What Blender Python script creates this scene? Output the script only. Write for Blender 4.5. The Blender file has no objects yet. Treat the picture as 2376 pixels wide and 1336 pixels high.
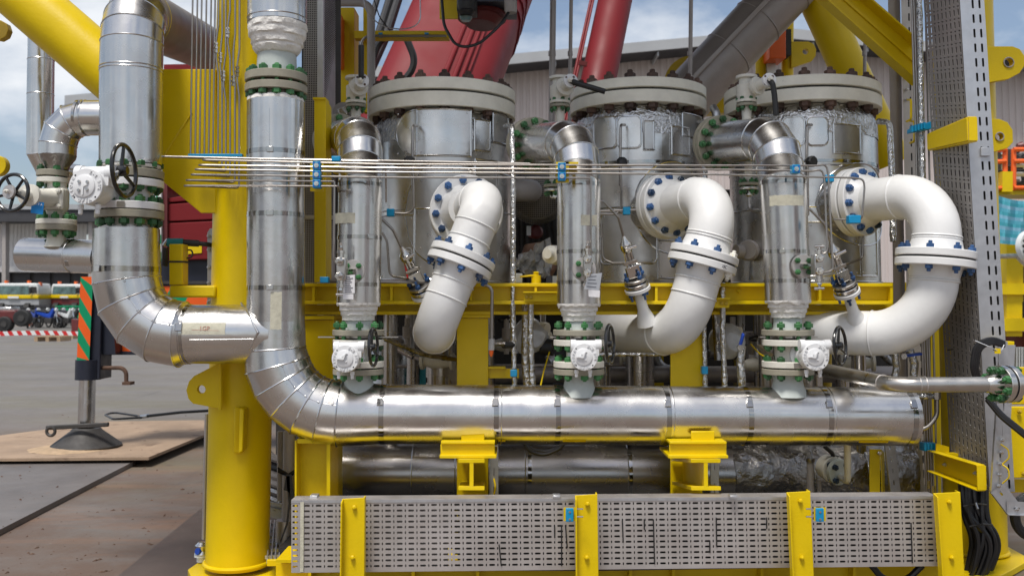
import bpy, math, random
from mathutils import Vector, Matrix, noise
random.seed(7)
R = math.radians
sc = bpy.context.scene
col = sc.collection

# ------------------------------------------------------------------ camera, sky, sun, exposure
FPX, CX, PITCH, EYE = 2200.0, 1188.0, R(3.5), 1.66
CY = 700.0 - FPX * math.tan(PITCH)
cd = bpy.data.cameras.new('camera'); cam = bpy.data.objects.new('camera', cd); col.objects.link(cam)
cd.sensor_width = 36.0; cd.lens = 36.0 * FPX / 2376.0
cd.shift_y = (CY - 668.0) / 2376.0
cam.location = (0, 0, EYE); cam.rotation_euler = (R(90) + PITCH, 0, 0)
cd.clip_start = 0.1; cd.clip_end = 1500
cd.dof.use_dof = True; cd.dof.focus_distance = 5.6; cd.dof.aperture_fstop = 3.2
sc.camera = cam
sc.view_settings.view_transform = 'Standard'; sc.view_settings.look = 'None'
sc.view_settings.gamma = 1; sc.view_settings.use_curve_mapping = False
sc.view_settings.exposure = 0.56
SUN_EL, SUN_AZ = R(64), R(203)           # high, behind the camera
w = bpy.data.worlds.new('World'); sc.world = w; w.use_nodes = True
nt = w.node_tree; bg = nt.nodes['Background']
sky = nt.nodes.new('ShaderNodeTexSky'); sky.sky_type = 'NISHITA'; sky.sun_disc = False
sky.sun_elevation = SUN_EL; sky.sun_rotation = SUN_AZ; sky.air_density = 1.0; sky.dust_density = 2.5; sky.ozone_density = 1.0
tc = nt.nodes.new('ShaderNodeTexCoord')
mp = nt.nodes.new('ShaderNodeMapping'); mp.inputs['Scale'].default_value = (1.6, 1.6, 3.2); mp.inputs['Location'].default_value = (0.35, 0.1, 0.2)
nz = nt.nodes.new('ShaderNodeTexNoise'); nz.inputs['Scale'].default_value = 2.2; nz.inputs['Detail'].default_value = 7; nz.inputs['Roughness'].default_value = 0.55
rp = nt.nodes.new('ShaderNodeValToRGB'); rp.color_ramp.elements[0].color = (.06, .06, .06, 1); rp.color_ramp.elements[0].position = 0.44; rp.color_ramp.elements[1].position = 0.64
mx = nt.nodes.new('ShaderNodeMix'); mx.data_type = 'RGBA'
mx.inputs[7].default_value = (6.9, 7.15, 7.5, 1)
nt.links.new(tc.outputs['Generated'], mp.inputs['Vector']); nt.links.new(mp.outputs[0], nz.inputs['Vector'])
nt.links.new(nz.outputs['Fac'], rp.inputs[0]); nt.links.new(rp.outputs[0], mx.inputs[0])
nt.links.new(sky.outputs[0], mx.inputs[6]); nt.links.new(mx.outputs[2], bg.inputs['Color'])
bg.inputs['Strength'].default_value = 0.088
sd = bpy.data.lights.new('sun', 'SUN'); sun = bpy.data.objects.new('sun', sd); col.objects.link(sun)
sd.energy = 2.3; sd.angle = R(15); sd.color = (1.0, 0.96, 0.9)
# direction towards the sun, matching the sky texture (rotation measured from +Y towards +X)
sv = Vector((math.sin(SUN_AZ) * math.cos(SUN_EL), math.cos(SUN_AZ) * math.cos(SUN_EL), math.sin(SUN_EL)))
sun.rotation_euler = sv.to_track_quat('Z', 'Y').to_euler()
sc.cycles.max_bounces = 8; sc.cycles.glossy_bounces = 5; sc.cycles.diffuse_bounces = 3
sc.cycles.use_denoising = True; sc.cycles.sample_clamp_indirect = 6

# ------------------------------------------------------------------ measuring the photograph
_u = Vector((0, -math.sin(PITCH), math.cos(PITCH))); _f = Vector((0, math.cos(PITCH), math.sin(PITCH)))
def ray(px, py): return _f * FPX + Vector((px - CX, 0, 0)) - _u * (py - CY)
def P(px, py, Y):
    d = ray(px, py); return Vector((0, 0, EYE)) + d * (Y / d.y)
def G(px, py, z=0.0):
    d = ray(px, py); return Vector((0, 0, EYE)) + d * ((z - EYE) / d.z)
def L(px, Y): return px * Y / FPX
def pts(*a): return [P(*q) for q in a]

# ------------------------------------------------------------------ mesh builder
def frame(d):
    d = d.normalized(); a = Vector((0, 0, 1)) if abs(d.z) < 0.9 else Vector((1, 0, 0))
    u = d.cross(a).normalized(); return u, d.cross(u).normalized()
def fillet(p, rad, n=8):
    p = [Vector(q) for q in p]; out = [p[0]]
    for i in range(1, len(p) - 1):
        r_ = rad[i - 1] if isinstance(rad, (list, tuple)) else rad
        a = (p[i - 1] - p[i]); b = (p[i + 1] - p[i]); la, lb = a.length, b.length; a.normalize(); b.normalize()
        th = math.pi - a.angle(b)
        if th < 0.02 or r_ <= 0: out.append(p[i]); continue
        t = min(r_ * math.tan(th / 2), la * (0.98 if i == 1 else 0.49), lb * (0.98 if i == len(p) - 2 else 0.49)); r2 = t / math.tan(th / 2)
        c = p[i] + (a + b).normalized() * (r2 / math.cos(th / 2))
        s = p[i] + a * t - c; e = p[i] + b * t - c; ax = s.cross(e).normalized()
        for k in range(n + 1): out.append(c + Matrix.Rotation(th * k / n, 3, ax) @ s)
    out.append(p[-1]); return out
def rings(p, r, n=20):
    """mitred rings along a polyline; r is a number or a list"""
    m = len(p); out = []; d0 = (p[1] - p[0]).normalized(); u, v = frame(d0)
    for i in range(m):
        rr = r[i] if isinstance(r, (list, tuple)) else r
        if i == 0: nn = d0; d = d0
        elif i == m - 1: d = (p[i] - p[i - 1]).normalized(); nn = d
        else:
            d = (p[i] - p[i - 1]).normalized(); dn = (p[i + 1] - p[i]).normalized(); nn = (d + dn).normalized()
        ring = []
        for k in range(n):
            a = 2 * math.pi * k / n; o = (u * math.cos(a) + v * math.sin(a)) * rr
            ring.append(p[i] + o - d * (o.dot(nn) / max(0.2, d.dot(nn))))
        out.append(ring)
        if 0 < i < m - 1:
            q = d.rotation_difference(dn); u = q @ u; v = q @ v
    return out
class MB:
    def __init__(s): s.v = []; s.f = []
    def add(s, vs, fs):
        b = len(s.v); s.v += [Vector(q) for q in vs]; s.f += [tuple(b + i for i in f) for f in fs]; return s
    def loft(s, rs, cap=True, closed=False):
        n = len(rs[0]); vs = [q for r_ in rs for q in r_]; fs = []
        m = len(rs)
        for i in range(m if closed else m - 1):
            j = (i + 1) % m
            for k in range(n): fs.append((i * n + k, i * n + (k + 1) % n, j * n + (k + 1) % n, j * n + k))
        if cap and not closed: fs.append(tuple(range(n))[::-1]); fs.append(tuple((m - 1) * n + k for k in range(n)))
        return s.add(vs, fs)
    def tube(s, p, r, n=14, cap=True): return s.loft(rings(p, r, n), cap)
    def pipe(s, p, r, bend=0.05, n=14, seg=8, cap=True): return s.loft(rings(fillet(p, bend, seg), r, n), cap)
    def loop(s, ring, r, n=6):
        """a bead running round a closed ring of points"""
        m = len(ring); c = sum(ring, Vector()) / m; rs = []
        for i in range(m):
            t = (ring[(i + 1) % m] - ring[i - 1]).normalized(); o = (ring[i] - c).normalized(); b = t.cross(o).normalized()
            rs.append([ring[i] + (o * math.cos(2 * math.pi * k / n) + b * math.sin(2 * math.pi * k / n)) * r for k in range(n)])
        return s.loft(rs, closed=True)
    def lathe(s, o, d, prof, n=28, cap=True):
        o = Vector(o); d = Vector(d).normalized(); u, v = frame(d)
        return s.loft([[o + d * t + (u * math.cos(2 * math.pi * k / n) + v * math.sin(2 * math.pi * k / n)) * max(r_, 1e-4) for k in range(n)] for t, r_ in prof], cap)
    def torus(s, c, d, R_, r, n=32, m=8):
        u, v = frame(Vector(d)); c = Vector(c)
        return s.loop([c + (u * math.cos(2 * math.pi * k / n) + v * math.sin(2 * math.pi * k / n)) * R_ for k in range(n)], r, m)
    def box(s, c, a, b, e):
        """centre and three half-extent vectors"""
        c, a, b, e = map(Vector, (c, a, b, e))
        vs = [c + a * i + b * j + e * k for i in (-1, 1) for j in (-1, 1) for k in (-1, 1)]
        return s.add(vs, [(0, 1, 3, 2), (4, 6, 7, 5), (0, 4, 5, 1), (2, 3, 7, 6), (0, 2, 6, 4), (1, 5, 7, 3)])
    def abox(s, lo, hi):
        lo = Vector(lo); hi = Vector(hi); h = (hi - lo) / 2
        return s.box((lo + hi) / 2, (h.x, 0, 0), (0, h.y, 0), (0, 0, h.z))
    def prism(s, poly, vec):
        n = len(poly); vec = Vector(vec); vs = [Vector(q) for q in poly] + [Vector(q) + vec for q in poly]
        fs = [tuple(range(n)), tuple(range(n, 2 * n))[::-1]] + [(i, i + n, (i + 1) % n + n, (i + 1) % n) for i in range(n)]
        return s.add(vs, fs)
    def rpoly(s, q, Y, d): return s.prism([P(a, b, Y) for a, b in q], (0, d, 0))
    def rbox(s, x0, y0, x1, y1, Y, d): return s.rpoly([(x0, y0), (x1, y0), (x1, y1), (x0, y1)], Y, d)
    def bar(s, a, b, w_, h_, up=(0, 0, 1)):
        a = Vector(a); b = Vector(b); d = (b - a); x = d.cross(Vector(up)).normalized(); y = x.cross(d).normalized()
        return s.box((a + b) / 2, d / 2, x * w_ / 2, y * h_ / 2)
    def plate(s, o, u, v, nrm, cells):
        """slotted plate: cells = (u0,v0,u1,v1, slot half w, slot half h); slots have depth"""
        for (u0, v0, u1, v1, sw, sh) in cells:
            cu, cv = (u0 + u1) / 2, (v0 + v1) / 2; c_ = min(sw, sh) * 0.6
            oc = [(u0, v0), (u1, v0), (u1, v1), (u0, v1)]
            if sw <= 0: s.add([o + u * a + v * b for a, b in oc], [(0, 1, 2, 3)]); continue
            ic = [(-sw + c_, -sh), (sw - c_, -sh), (sw, -sh + c_), (sw, sh - c_), (sw - c_, sh), (-sw + c_, sh), (-sw, sh - c_), (-sw, -sh + c_)]
            vs = [o + u * a + v * b for a, b in oc] + [o + u * (cu + a) + v * (cv + b) for a, b in ic] + [o + u * (cu + a) + v * (cv + b) + nrm * 0.004 for a, b in ic]
            fs = [(0, 1, 5, 4), (1, 2, 7, 6), (2, 3, 9, 8), (3, 0, 11, 10), (1, 6, 5), (2, 8, 7), (3, 10, 9), (0, 4, 11)]
            fs += [(4 + k, 4 + (k + 1) % 8, 12 + (k + 1) % 8, 12 + k) for k in range(8)]
            s.add(vs, fs)
        return s
    def holed(s, q, hx, hy, hr, Y, d, n=40):
        """plate with a round hole, cut right through: outline in picture columns, star-shaped about the hole"""
        A = [2 * math.pi * k / n for k in range(n)] + [math.atan2(b - hy, a - hx) % (2 * math.pi) for a, b in q]; A = sorted(set(round(a, 5) for a in A)); out = []
        for a in A:
            dx, dy = math.cos(a), math.sin(a); best = None
            for i in range(len(q)):
                (x1, y1), (x2, y2) = q[i], q[(i + 1) % len(q)]; ex, ey = x2 - x1, y2 - y1; den = dx * ey - dy * ex
                if abs(den) < 1e-9: continue
                t = ((x1 - hx) * ey - (y1 - hy) * ex) / den; u = ((x1 - hx) * dy - (y1 - hy) * dx) / den
                if t > 0 and -1e-6 <= u <= 1 + 1e-6: best = t if best is None else min(best, t)
            out.append((hx + dx * best, hy + dy * best))
        o = [P(a, b, Y) for a, b in out]; i_ = [P(hx + math.cos(a) * hr, hy + math.sin(a) * hr, Y) for a in A]; bk = Vector((0, d, 0))
        return s.loft([o, i_, [p + bk for p in i_], [p + bk for p in o]], cap=False, closed=True)
    def jitter(s, amp, scale):
        s.v = [q + noise.noise_vector(q * scale) * amp for q in s.v]; return s
    def mesh(s, name, off=Vector(), ang=35):
        me = bpy.data.meshes.new(name); me.from_pydata([tuple(q - off) for q in s.v], [], s.f); me.update()
        me.polygons.foreach_set('use_smooth', [True] * len(me.polygons)); me.set_sharp_from_angle(angle=R(ang)); return me

# ------------------------------------------------------------------ things, parts, sub-parts
ORG = {}
def thing(name, label, cat, loc, group=None):
    o = bpy.data.objects.new(name, None); col.objects.link(o); o.empty_display_size = 0.1; o.location = loc
    o['label'] = label; o['category'] = cat
    if group: o['group'] = group
    ORG[o] = Vector(loc); return o
def part(name, mb, m, parent, bevel=0, kind=None, label=None, ang=35):
    off = ORG[parent]; o = bpy.data.objects.new(name, mb.mesh(name, off, ang)); col.objects.link(o); o.parent = parent
    o.data.materials.append(M[m] if isinstance(m, str) else m); ORG[o] = off
    if bevel:
        b = o.modifiers.new('bevel', 'BEVEL'); b.width = bevel; b.segments = 2; b.limit_method = 'ANGLE'; b.angle_limit = R(40)
    if kind: o['kind'] = kind
    if label: o['label'] = label
    return o
def single(name, label, cat, mb, m, group=None, bevel=0, kind=None, ang=35):
    c = sum(mb.v, Vector()) / len(mb.v); c.z = min(q.z for q in mb.v)
    o = bpy.data.objects.new(name, mb.mesh(name, c, ang)); col.objects.link(o); o.location = c
    o.data.materials.append(M[m] if isinstance(m, str) else m); ORG[o] = c
    if label: o['label'] = label; o['category'] = cat
    if group: o['group'] = group
    if kind: o['kind'] = kind
    if bevel:
        b = o.modifiers.new('bevel', 'BEVEL'); b.width = bevel; b.segments = 2; b.limit_method = 'ANGLE'; b.angle_limit = R(40)
    return o
def copy_thing(src, loc, label, rotz=0.0, scale=1.0):
    def cp(o, par):
        c = o.copy(); col.objects.link(c); ORG[c] = Vector(loc)
        if par: c.parent = par
        for ch in o.children: cp(ch, c)
        return c
    r_ = cp(src, None); r_.location = loc; r_.rotation_euler = (0, 0, rotz); r_.scale = (scale,) * 3; r_['label'] = label; return r_
def placed(name, me, m, parent, c, d, spin=0.0, label=None):
    """a part sharing mesh data, its local Z laid along d"""
    o = bpy.data.objects.new(name, me); col.objects.link(o); o.parent = parent
    q = Vector((0, 0, 1)).rotation_difference(Vector(d).normalized()).to_matrix().to_4x4() @ Matrix.Rotation(spin, 4, 'Z')
    o.matrix_local = Matrix.Translation(Vector(c) - ORG[parent]) @ q; ORG[o] = Vector(c)
    if not me.materials: me.materials.append(M[m])
    if me.materials[0] != M[m]: o.material_slots[0].link = 'OBJECT'; o.material_slots[0].material = M[m]
    if label: o['label'] = label
    return o
_bm = {}
def bolt_mesh(af, grip, stud, h=None, both=True):
    """stud with hex nuts at +-grip/2; af is the nut's radius"""
    k = (round(af, 4), round(grip, 4), round(stud, 4), both)
    if k in _bm: return _bm[k]
    h = h or af * 1.05; mb = MB()
    for sgn in ((1, -1) if both else (1,)):
        z0 = sgn * grip / 2
        mb.loft([[Vector((math.cos(a) * r_, math.sin(a) * r_, z0 + sgn * t)) for a in [i * math.pi / 3 for i in range(6)]] for t, r_ in ((0, af), (h * .85, af), (h, af * .82))])
        mb.lathe((0, 0, z0 + sgn * h * .9), (0, 0, sgn), [(0, af * .5), (stud, af * .5), (stud + af * .12, af * .4)], 8)
    if both: mb.lathe((0, 0, -grip / 2), (0, 0, 1), [(0, af * .5), (grip, af * .5)], 8)
    _bm[k] = mb.mesh('bolt', ang=30); return _bm[k]
def bolts(parent, c, d, rad, n, af, grip, m, stud=0.012, ph=0.0, both=True, name='bolt', skip=()):
    u, v = frame(Vector(d)); me = bolt_mesh(af, grip, stud, both=both)
    for i in range(n):
        if i in skip: continue
        a = ph + 2 * math.pi * i / n
        placed(name, me, m, parent, Vector(c) + (u * math.cos(a) + v * math.sin(a)) * rad, d, random.random())
def disc(c, d, r, t, n=36, ch=0.003, hole=0):
    """flange disc centred on c along d"""
    return MB().lathe(Vector(c) - Vector(d).normalized() * t / 2, d, [(0, r - ch), (ch, r), (t - ch, r), (t, r - ch)], n)
def clad(parent, p, r, m='cladding', n=36, bead=0.004, beads=None, name='cladding_sheet', tail=True):
    rs = rings(p, r, n)
    for i in range(len(p) - 1):
        a, b = rs[i], rs[i + 1]; k = random.uniform(-.0012, .0012); ca, cb = p[i], p[i + 1]
        sa = [q + (q - ca).normalized() * k for q in a]; sb = [q + (q - cb).normalized() * k for q in b]
        part(name, MB().loft([sa, sb], cap=(len(p) == 2)), m, parent)
    for i in range(1, len(p) - (0 if tail else 1)):
        if beads is None or i in beads: part('seam_bead', MB().loop(rs[i], bead, 6), 'seam', parent)
    return rs
def strap(parent, c, d, r, wdt=0.02, m='band', clip=None):
    o = part('strap_band', MB().lathe(Vector(c) - Vector(d).normalized() * wdt / 2, d, [(0, r + .001), (0, r + .003), (wdt, r + .003), (wdt, r + .001)], 36, cap=False), m, parent)
    if clip is not None:
        n_ = Vector(clip).normalized(); dd = Vector(d).normalized(); t = n_.cross(dd)
        part('buckle', MB().box(Vector(c) + n_ * (r + .007), dd * wdt * .6, t * wdt * .75, n_ * .005), m, o, bevel=.002)
def wheel(parent, c, d, R_, m='black_gloss', nsp=3, r=None, ph=0.3, hub=None):
    """handwheel: rim, spokes and hub as sub-parts of one part"""
    d = Vector(d).normalized(); u, v = frame(d); c = Vector(c); r = r or R_ * .085
    w_ = part('handwheel', MB().torus(c, d, R_, r, 40, 10), m, parent)
    for i in range(nsp):
        a = ph + 2 * math.pi * i / nsp; e = u * math.cos(a) + v * math.sin(a)
        part('spoke', MB().tube([c + d * R_ * -.1 + e * R_ * .12, c + e * R_ * .98], [r * .95, r * .75], 10), m, w_)
    part('hub', MB().lathe(c - d * R_ * .22, d, [(0, R_ * .2), (R_ * .3, R_ * .22), (R_ * .36, R_ * .16)], 20), hub or m, w_)
    return w_
def text_mb(s_, size, c, right, up, depth=0.002, bold=0.0):
    cu = bpy.data.curves.new('lettering', 'FONT'); cu.body = s_; cu.size = size; cu.align_x = 'CENTER'; cu.align_y = 'CENTER'; cu.extrude = depth; cu.resolution_u = 2; cu.offset = bold
    o = bpy.data.objects.new('lettering', cu); me = o.to_mesh()
    right = Vector(right).normalized(); up = Vector(up).normalized(); nn = right.cross(up)
    mb = MB().add([Vector(c) + right * q.co.x + up * q.co.y + nn * q.co.z for q in me.vertices], [tuple(f.vertices) for f in me.polygons])
    o.to_mesh_clear(); bpy.data.objects.remove(o); bpy.data.curves.remove(cu); return mb
def join(*ms):
    r_ = MB()
    for q in ms: r_.add(q.v, q.f)
    return r_
def patch(c, r, cols, th=0.004):
    """sheet lying on a vertical cylinder: cols = (angle from the camera side, z low, z high)"""
    vs = []; fs = []
    for a, z0, z1 in cols:
        for rr in (r, r + th):
            x = c.x + math.sin(a) * rr; y = c.y - math.cos(a) * rr; vs += [Vector((x, y, z0)), Vector((x, y, z1))]
    n = len(cols)
    for i in range(n - 1):
        a, b = 4 * i, 4 * (i + 1)
        fs += [(a + 2, b + 2, b + 3, a + 3), (a + 1, a + 3, b + 3, b + 1), (a, b, b + 2, a + 2)]
    fs += [(0, 2, 3, 1), (4 * n - 4, 4 * n - 3, 4 * n - 1, 4 * n - 2)]
    return MB().add(vs, fs)
# ------------------------------------------------------------------ materials
M = {}
def mat(name, c, rough=0.4, metal=0.0, var=0.10, scale=4.0, bump=0.0, bscale=30.0, stretch=(1, 1, 1), rvar=0.08, spots=None, coat=0.0, alpha=1.0, bdist=0.01, tx=0.0):
    m = bpy.data.materials.new(name); m.use_nodes = True; M[name] = m; t = m.node_tree; b = t.nodes['Principled BSDF']; N = t.nodes.new; K = t.links.new
    b.inputs['Metallic'].default_value = metal; b.inputs['Roughness'].default_value = rough; b.inputs['Base Color'].default_value = (*c, 1)
    if coat: b.inputs['Coat Weight'].default_value = coat; b.inputs['Coat Roughness'].default_value = 0.15
    if tx: b.inputs['Transmission Weight'].default_value = tx
    g = N('ShaderNodeTexCoord'); mpn = N('ShaderNodeMapping'); mpn.inputs['Scale'].default_value = stretch; K(g.outputs['Object'], mpn.inputs['Vector'])
    if var:
        nz = N('ShaderNodeTexNoise'); nz.inputs['Scale'].default_value = scale; nz.inputs['Detail'].default_value = 6; nz.inputs['Roughness'].default_value = 0.65
        rp = N('ShaderNodeValToRGB'); rp.color_ramp.elements[0].position = 0.3; rp.color_ramp.elements[1].position = 0.7
        rp.color_ramp.elements[0].color = (*[q * (1 - var) for q in c], 1); rp.color_ramp.elements[1].color = (*[min(1, q * (1 + var)) for q in c], 1)
        K(mpn.outputs[0], nz.inputs['Vector']); K(nz.outputs['Fac'], rp.inputs[0]); last = rp.outputs[0]
        if spots:
            sc_, sz, cc = spots
            n2 = N('ShaderNodeTexNoise'); n2.inputs['Scale'].default_value = sc_; n2.inputs['Detail'].default_value = 8; n2.inputs['Roughness'].default_value = 0.7
            r2 = N('ShaderNodeValToRGB'); r2.color_ramp.elements[0].position = sz; r2.color_ramp.elements[1].position = min(1, sz + 0.07)
            x2 = N('ShaderNodeMix'); x2.data_type = 'RGBA'; x2.inputs[7].default_value = (*cc, 1)
            K(mpn.outputs[0], n2.inputs['Vector']); K(n2.outputs['Fac'], r2.inputs[0]); K(r2.outputs[0], x2.inputs[0]); K(last, x2.inputs[6]); last = x2.outputs[2]
        K(last, b.inputs['Base Color'])
        if rvar:
            mr = N('ShaderNodeMapRange'); mr.inputs[1].default_value = 0.3; mr.inputs[2].default_value = 0.7
            mr.inputs[3].default_value = max(0.02, rough - rvar); mr.inputs[4].default_value = rough + rvar
            n3 = N('ShaderNodeTexNoise'); n3.inputs['Scale'].default_value = scale * 2.3; n3.inputs['Detail'].default_value = 4
            K(mpn.outputs[0], n3.inputs['Vector']); K(n3.outputs['Fac'], mr.inputs[0]); K(mr.outputs[0], b.inputs['Roughness'])
    if bump:
        n4 = N('ShaderNodeTexNoise'); n4.inputs['Scale'].default_value = bscale; n4.inputs['Detail'].default_value = 4; K(mpn.outputs[0], n4.inputs['Vector'])
        bp = N('ShaderNodeBump'); bp.inputs['Strength'].default_value = bump; bp.inputs['Distance'].default_value = bdist; K(n4.outputs['Fac'], bp.inputs['Height']); K(bp.outputs[0], b.inputs['Normal'])
    if alpha < 1: b.inputs['Alpha'].default_value = alpha
    return m
YEL = (0.70, 0.50, 0.001)
mat('yellow', YEL, 0.40, var=0.07, scale=2.5, bump=0.10, bscale=55, spots=(13, 0.69, (0.40, 0.26, 0.03)))
mat('yellow_old', (0.50, 0.34, 0.02), 0.5, var=0.15, spots=(5, 0.66, (0.2, 0.15, 0.06)))
mat('cladding', (0.61, 0.60, 0.585), 0.25, 1.0, var=0.10, scale=2.5, bump=0.20, bscale=4.5, bdist=0.014, rvar=0.08, spots=(9, 0.72, (0.47, 0.455, 0.44)))
mat('cladding_satin', (0.62, 0.61, 0.595), 0.29, 1.0, var=0.12, scale=2.2, bump=0.26, bscale=3.6, bdist=0.016, rvar=0.09, spots=(7, 0.68, (0.46, 0.45, 0.43)))
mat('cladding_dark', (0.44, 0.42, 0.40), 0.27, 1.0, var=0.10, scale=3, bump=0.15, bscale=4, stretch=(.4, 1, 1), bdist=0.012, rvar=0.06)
mat('cladding_dull', (0.50, 0.49, 0.475), 0.36, 1.0, var=0.14, scale=4, bump=0.22, bscale=6, bdist=0.012, rvar=0.1, spots=(14, 0.70, (0.33, 0.31, 0.28)))
mat('seam', (0.60, 0.60, 0.60), 0.22, 1.0, var=0.05)
mat('band', (0.40, 0.395, 0.385), 0.12, 1.0, var=0.05, bump=0.1, bscale=20)
mat('tube_steel', (0.36, 0.335, 0.31), 0.34, 1.0, var=0.06, scale=12)
mat('stainless', (0.50, 0.48, 0.45), 0.35, 1.0, var=0.10, scale=6, rvar=0.1)
mat('fitting', (0.60, 0.58, 0.55), 0.22, 1.0, var=0.05)
mat('tray_metal', (0.54, 0.51, 0.49), 0.48, 0.75, var=0.10, scale=3, rvar=0.1, spots=(7, 0.72, (0.36, 0.30, 0.25)))
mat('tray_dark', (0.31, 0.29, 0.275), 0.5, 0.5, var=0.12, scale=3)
mat('galv', (0.55, 0.56, 0.58), 0.42, 0.85, var=0.08, scale=14)
mat('mesh_metal', (0.25, 0.24, 0.24), 0.5, 0.7, var=0.1)
mat('foil', (0.62, 0.62, 0.61), 0.20, 1.0, var=0.04, bump=0.9, bscale=38, bdist=0.02)
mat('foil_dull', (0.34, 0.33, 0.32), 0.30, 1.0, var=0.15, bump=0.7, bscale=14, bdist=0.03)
mat('white_paint', (0.755, 0.755, 0.745), 0.42, var=0.05, scale=3.5, bump=0.16, bscale=38, bdist=0.005, spots=(17, 0.70, (0.62, 0.60, 0.55)), coat=0.1)
mat('valve_white', (0.70, 0.705, 0.71), 0.36, var=0.04, scale=9, bump=0.12, bscale=60, bdist=0.004)
mat('cream', (0.66, 0.64, 0.57), 0.45, var=0.08, scale=9, bump=0.08, bscale=60, spots=(22, 0.70, (0.42, 0.34, 0.22)))
mat('flange_tan', (0.285, 0.265, 0.205), 0.5, var=0.12, scale=12, bump=0.08, bscale=70)
mat('flange_grey', (0.78, 0.755, 0.65), 0.5, var=0.10, scale=7, spots=(11, 0.68, (0.36, 0.33, 0.26)))
mat('primer', (0.45, 0.49, 0.465), 0.5, var=0.1, scale=9, spots=(18, 0.66, (0.62, 0.62, 0.58)))
mat('plaster', (0.74, 0.72, 0.68), 0.85, var=0.10, scale=14, bump=0.8, bscale=42, bdist=0.012)
mat('bolt_green', (0.022, 0.115, 0.03), 0.42, var=0.2, scale=40)
mat('bolt_blue', (0.012, 0.062, 0.18), 0.40, var=0.2, scale=40)
mat('bolt_dark', (0.012, 0.03, 0.06), 0.40, var=0.2, scale=40)
mat('bolt_rust', (0.085, 0.048, 0.034), 0.65, 0.2, var=0.35, scale=50, bump=0.3, bscale=120, spots=(60, 0.60, (0.11, 0.045, 0.02)))
mat('bolt_white', (0.75, 0.73, 0.66), 0.5, var=0.2, scale=40, spots=(50, 0.6, (0.6, 0.5, 0.1)))
mat('black_gloss', (0.010, 0.010, 0.010), 0.22, var=0.1, coat=0.3)
mat('black', (0.014, 0.014, 0.015), 0.5, var=0.2, bump=0.1)
mat('cable', (0.012, 0.012, 0.014), 0.38, var=0.2)
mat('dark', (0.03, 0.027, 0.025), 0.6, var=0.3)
mat('gasket', (0.02, 0.02, 0.02), 0.7, var=0.1)
mat('clamp_blue', (0.0, 0.24, 0.47), 0.38, var=0.06)
mat('tag_blue', (0.0, 0.22, 0.60), 0.4, var=0.04)
mat('masking', (0.50, 0.48, 0.38), 0.75, var=0.16, scale=30, bump=0.2, bscale=90)
mat('ink_red', (0.46, 0.24, 0.18), 0.6, var=0)
mat('ink', (0.03, 0.03, 0.05), 0.6, var=0)
mat('paper', (0.70, 0.69, 0.70), 0.6, var=0.06, scale=40)
mat('grey_pipe', (0.34, 0.305, 0.285), 0.42, 0.4, var=0.14, scale=2.5, spots=(6, 0.68, (0.14, 0.12, 0.10)))
mat('pale_paint', (0.36, 0.33, 0.31), 0.5, var=0.12)
mat('crane_red', (0.17, 0.007, 0.010), 0.55, var=0.10, scale=1.2, spots=(3, 0.70, (0.36, 0.05, 0.05)))
mat('red_brown', (0.12, 0.02, 0.02), 0.4, var=0.2)
mat('crane_green', (0.0, 0.26, 0.11), 0.5, var=0.06)
mat('crane_orange', (0.78, 0.11, 0.012), 0.5, var=0.06)
mat('navy', (0.010, 0.013, 0.026), 0.45, var=0.2)
mat('chrome', (0.60, 0.60, 0.60), 0.22, 1.0, var=0.06)
mat('iron', (0.055, 0.052, 0.05), 0.6, 0.3, var=0.3, scale=8)
mat('rust', (0.10, 0.055, 0.035), 0.8, var=0.3, scale=14)
mat('wood', (0.36, 0.25, 0.15), 0.75, var=0.25, scale=12)
mat('wall_pink', (0.52, 0.455, 0.43), 0.6, var=0.05, scale=0.4, stretch=(1, 1, 0.15))
mat('wall_pale', (0.74, 0.72, 0.70), 0.6, var=0.06, scale=0.3)
mat('sand', (0.42, 0.30, 0.19), 0.95, var=0.2, scale=9, bump=0.6, bscale=40)
mat('wall_grey', (0.46, 0.45, 0.44), 0.6, var=0.08, scale=0.4)
mat('roof_grey', (0.36, 0.37, 0.38), 0.5, var=0.08, scale=0.5)
mat('soffit', (0.045, 0.045, 0.05), 0.7, var=0.2, scale=0.5)
mat('glass', (0.10, 0.16, 0.16), 0.06, var=0.7, scale=1.6)
mat('truck_white', (0.70, 0.72, 0.71), 0.35, var=0.05)
mat('rubber', (0.015, 0.015, 0.015), 0.7, var=0.2)
mat('red_paint', (0.55, 0.02, 0.02), 0.4, var=0.1)
mat('orange_paint', (0.80, 0.13, 0.015), 0.45, var=0.06)
mat('teal', (0.02, 0.20, 0.22), 0.7, var=0.2)
mat('lid_blue', (0.01, 0.06, 0.40), 0.4, var=0.1)
mat('bag_brown', (0.20, 0.11, 0.07), 0.7, var=0.3, scale=8, bump=0.5, bscale=12)
mat('plastic_clear', (0.55, 0.55, 0.54), 0.25, var=0.2, scale=8, bump=0.8, bscale=20, tx=0.35)
mat('bag_wrap', (0.50, 0.52, 0.55), 0.4, var=0.2, scale=12, bump=0.6, bscale=22)
mat('cloth_blue', (0.10, 0.38, 0.48), 0.8, var=0.1)
mat('cloth_teal', (0.06, 0.33, 0.40), 0.8, var=0.1)
mat('cloth_pale', (0.20, 0.40, 0.52), 0.8, var=0.1)
mat('steel_tan', (0.33, 0.235, 0.16), 0.8, 0.0, var=0.22, scale=1.9, bump=0.3, bscale=22, spots=(3.2, 0.58, (0.20, 0.135, 0.09)))
mat('steel_grey', (0.17, 0.155, 0.148), 0.6, 0.2, var=0.20, scale=1.4, bump=0.15, bscale=14, spots=(2.2, 0.60, (0.20, 0.13, 0.095)))
mat('steel_dark', (0.105, 0.08, 0.068), 0.6, 0.2, var=0.22, scale=1.4, bump=0.15, bscale=14, spots=(2.8, 0.62, (0.17, 0.10, 0.07)))
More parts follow.
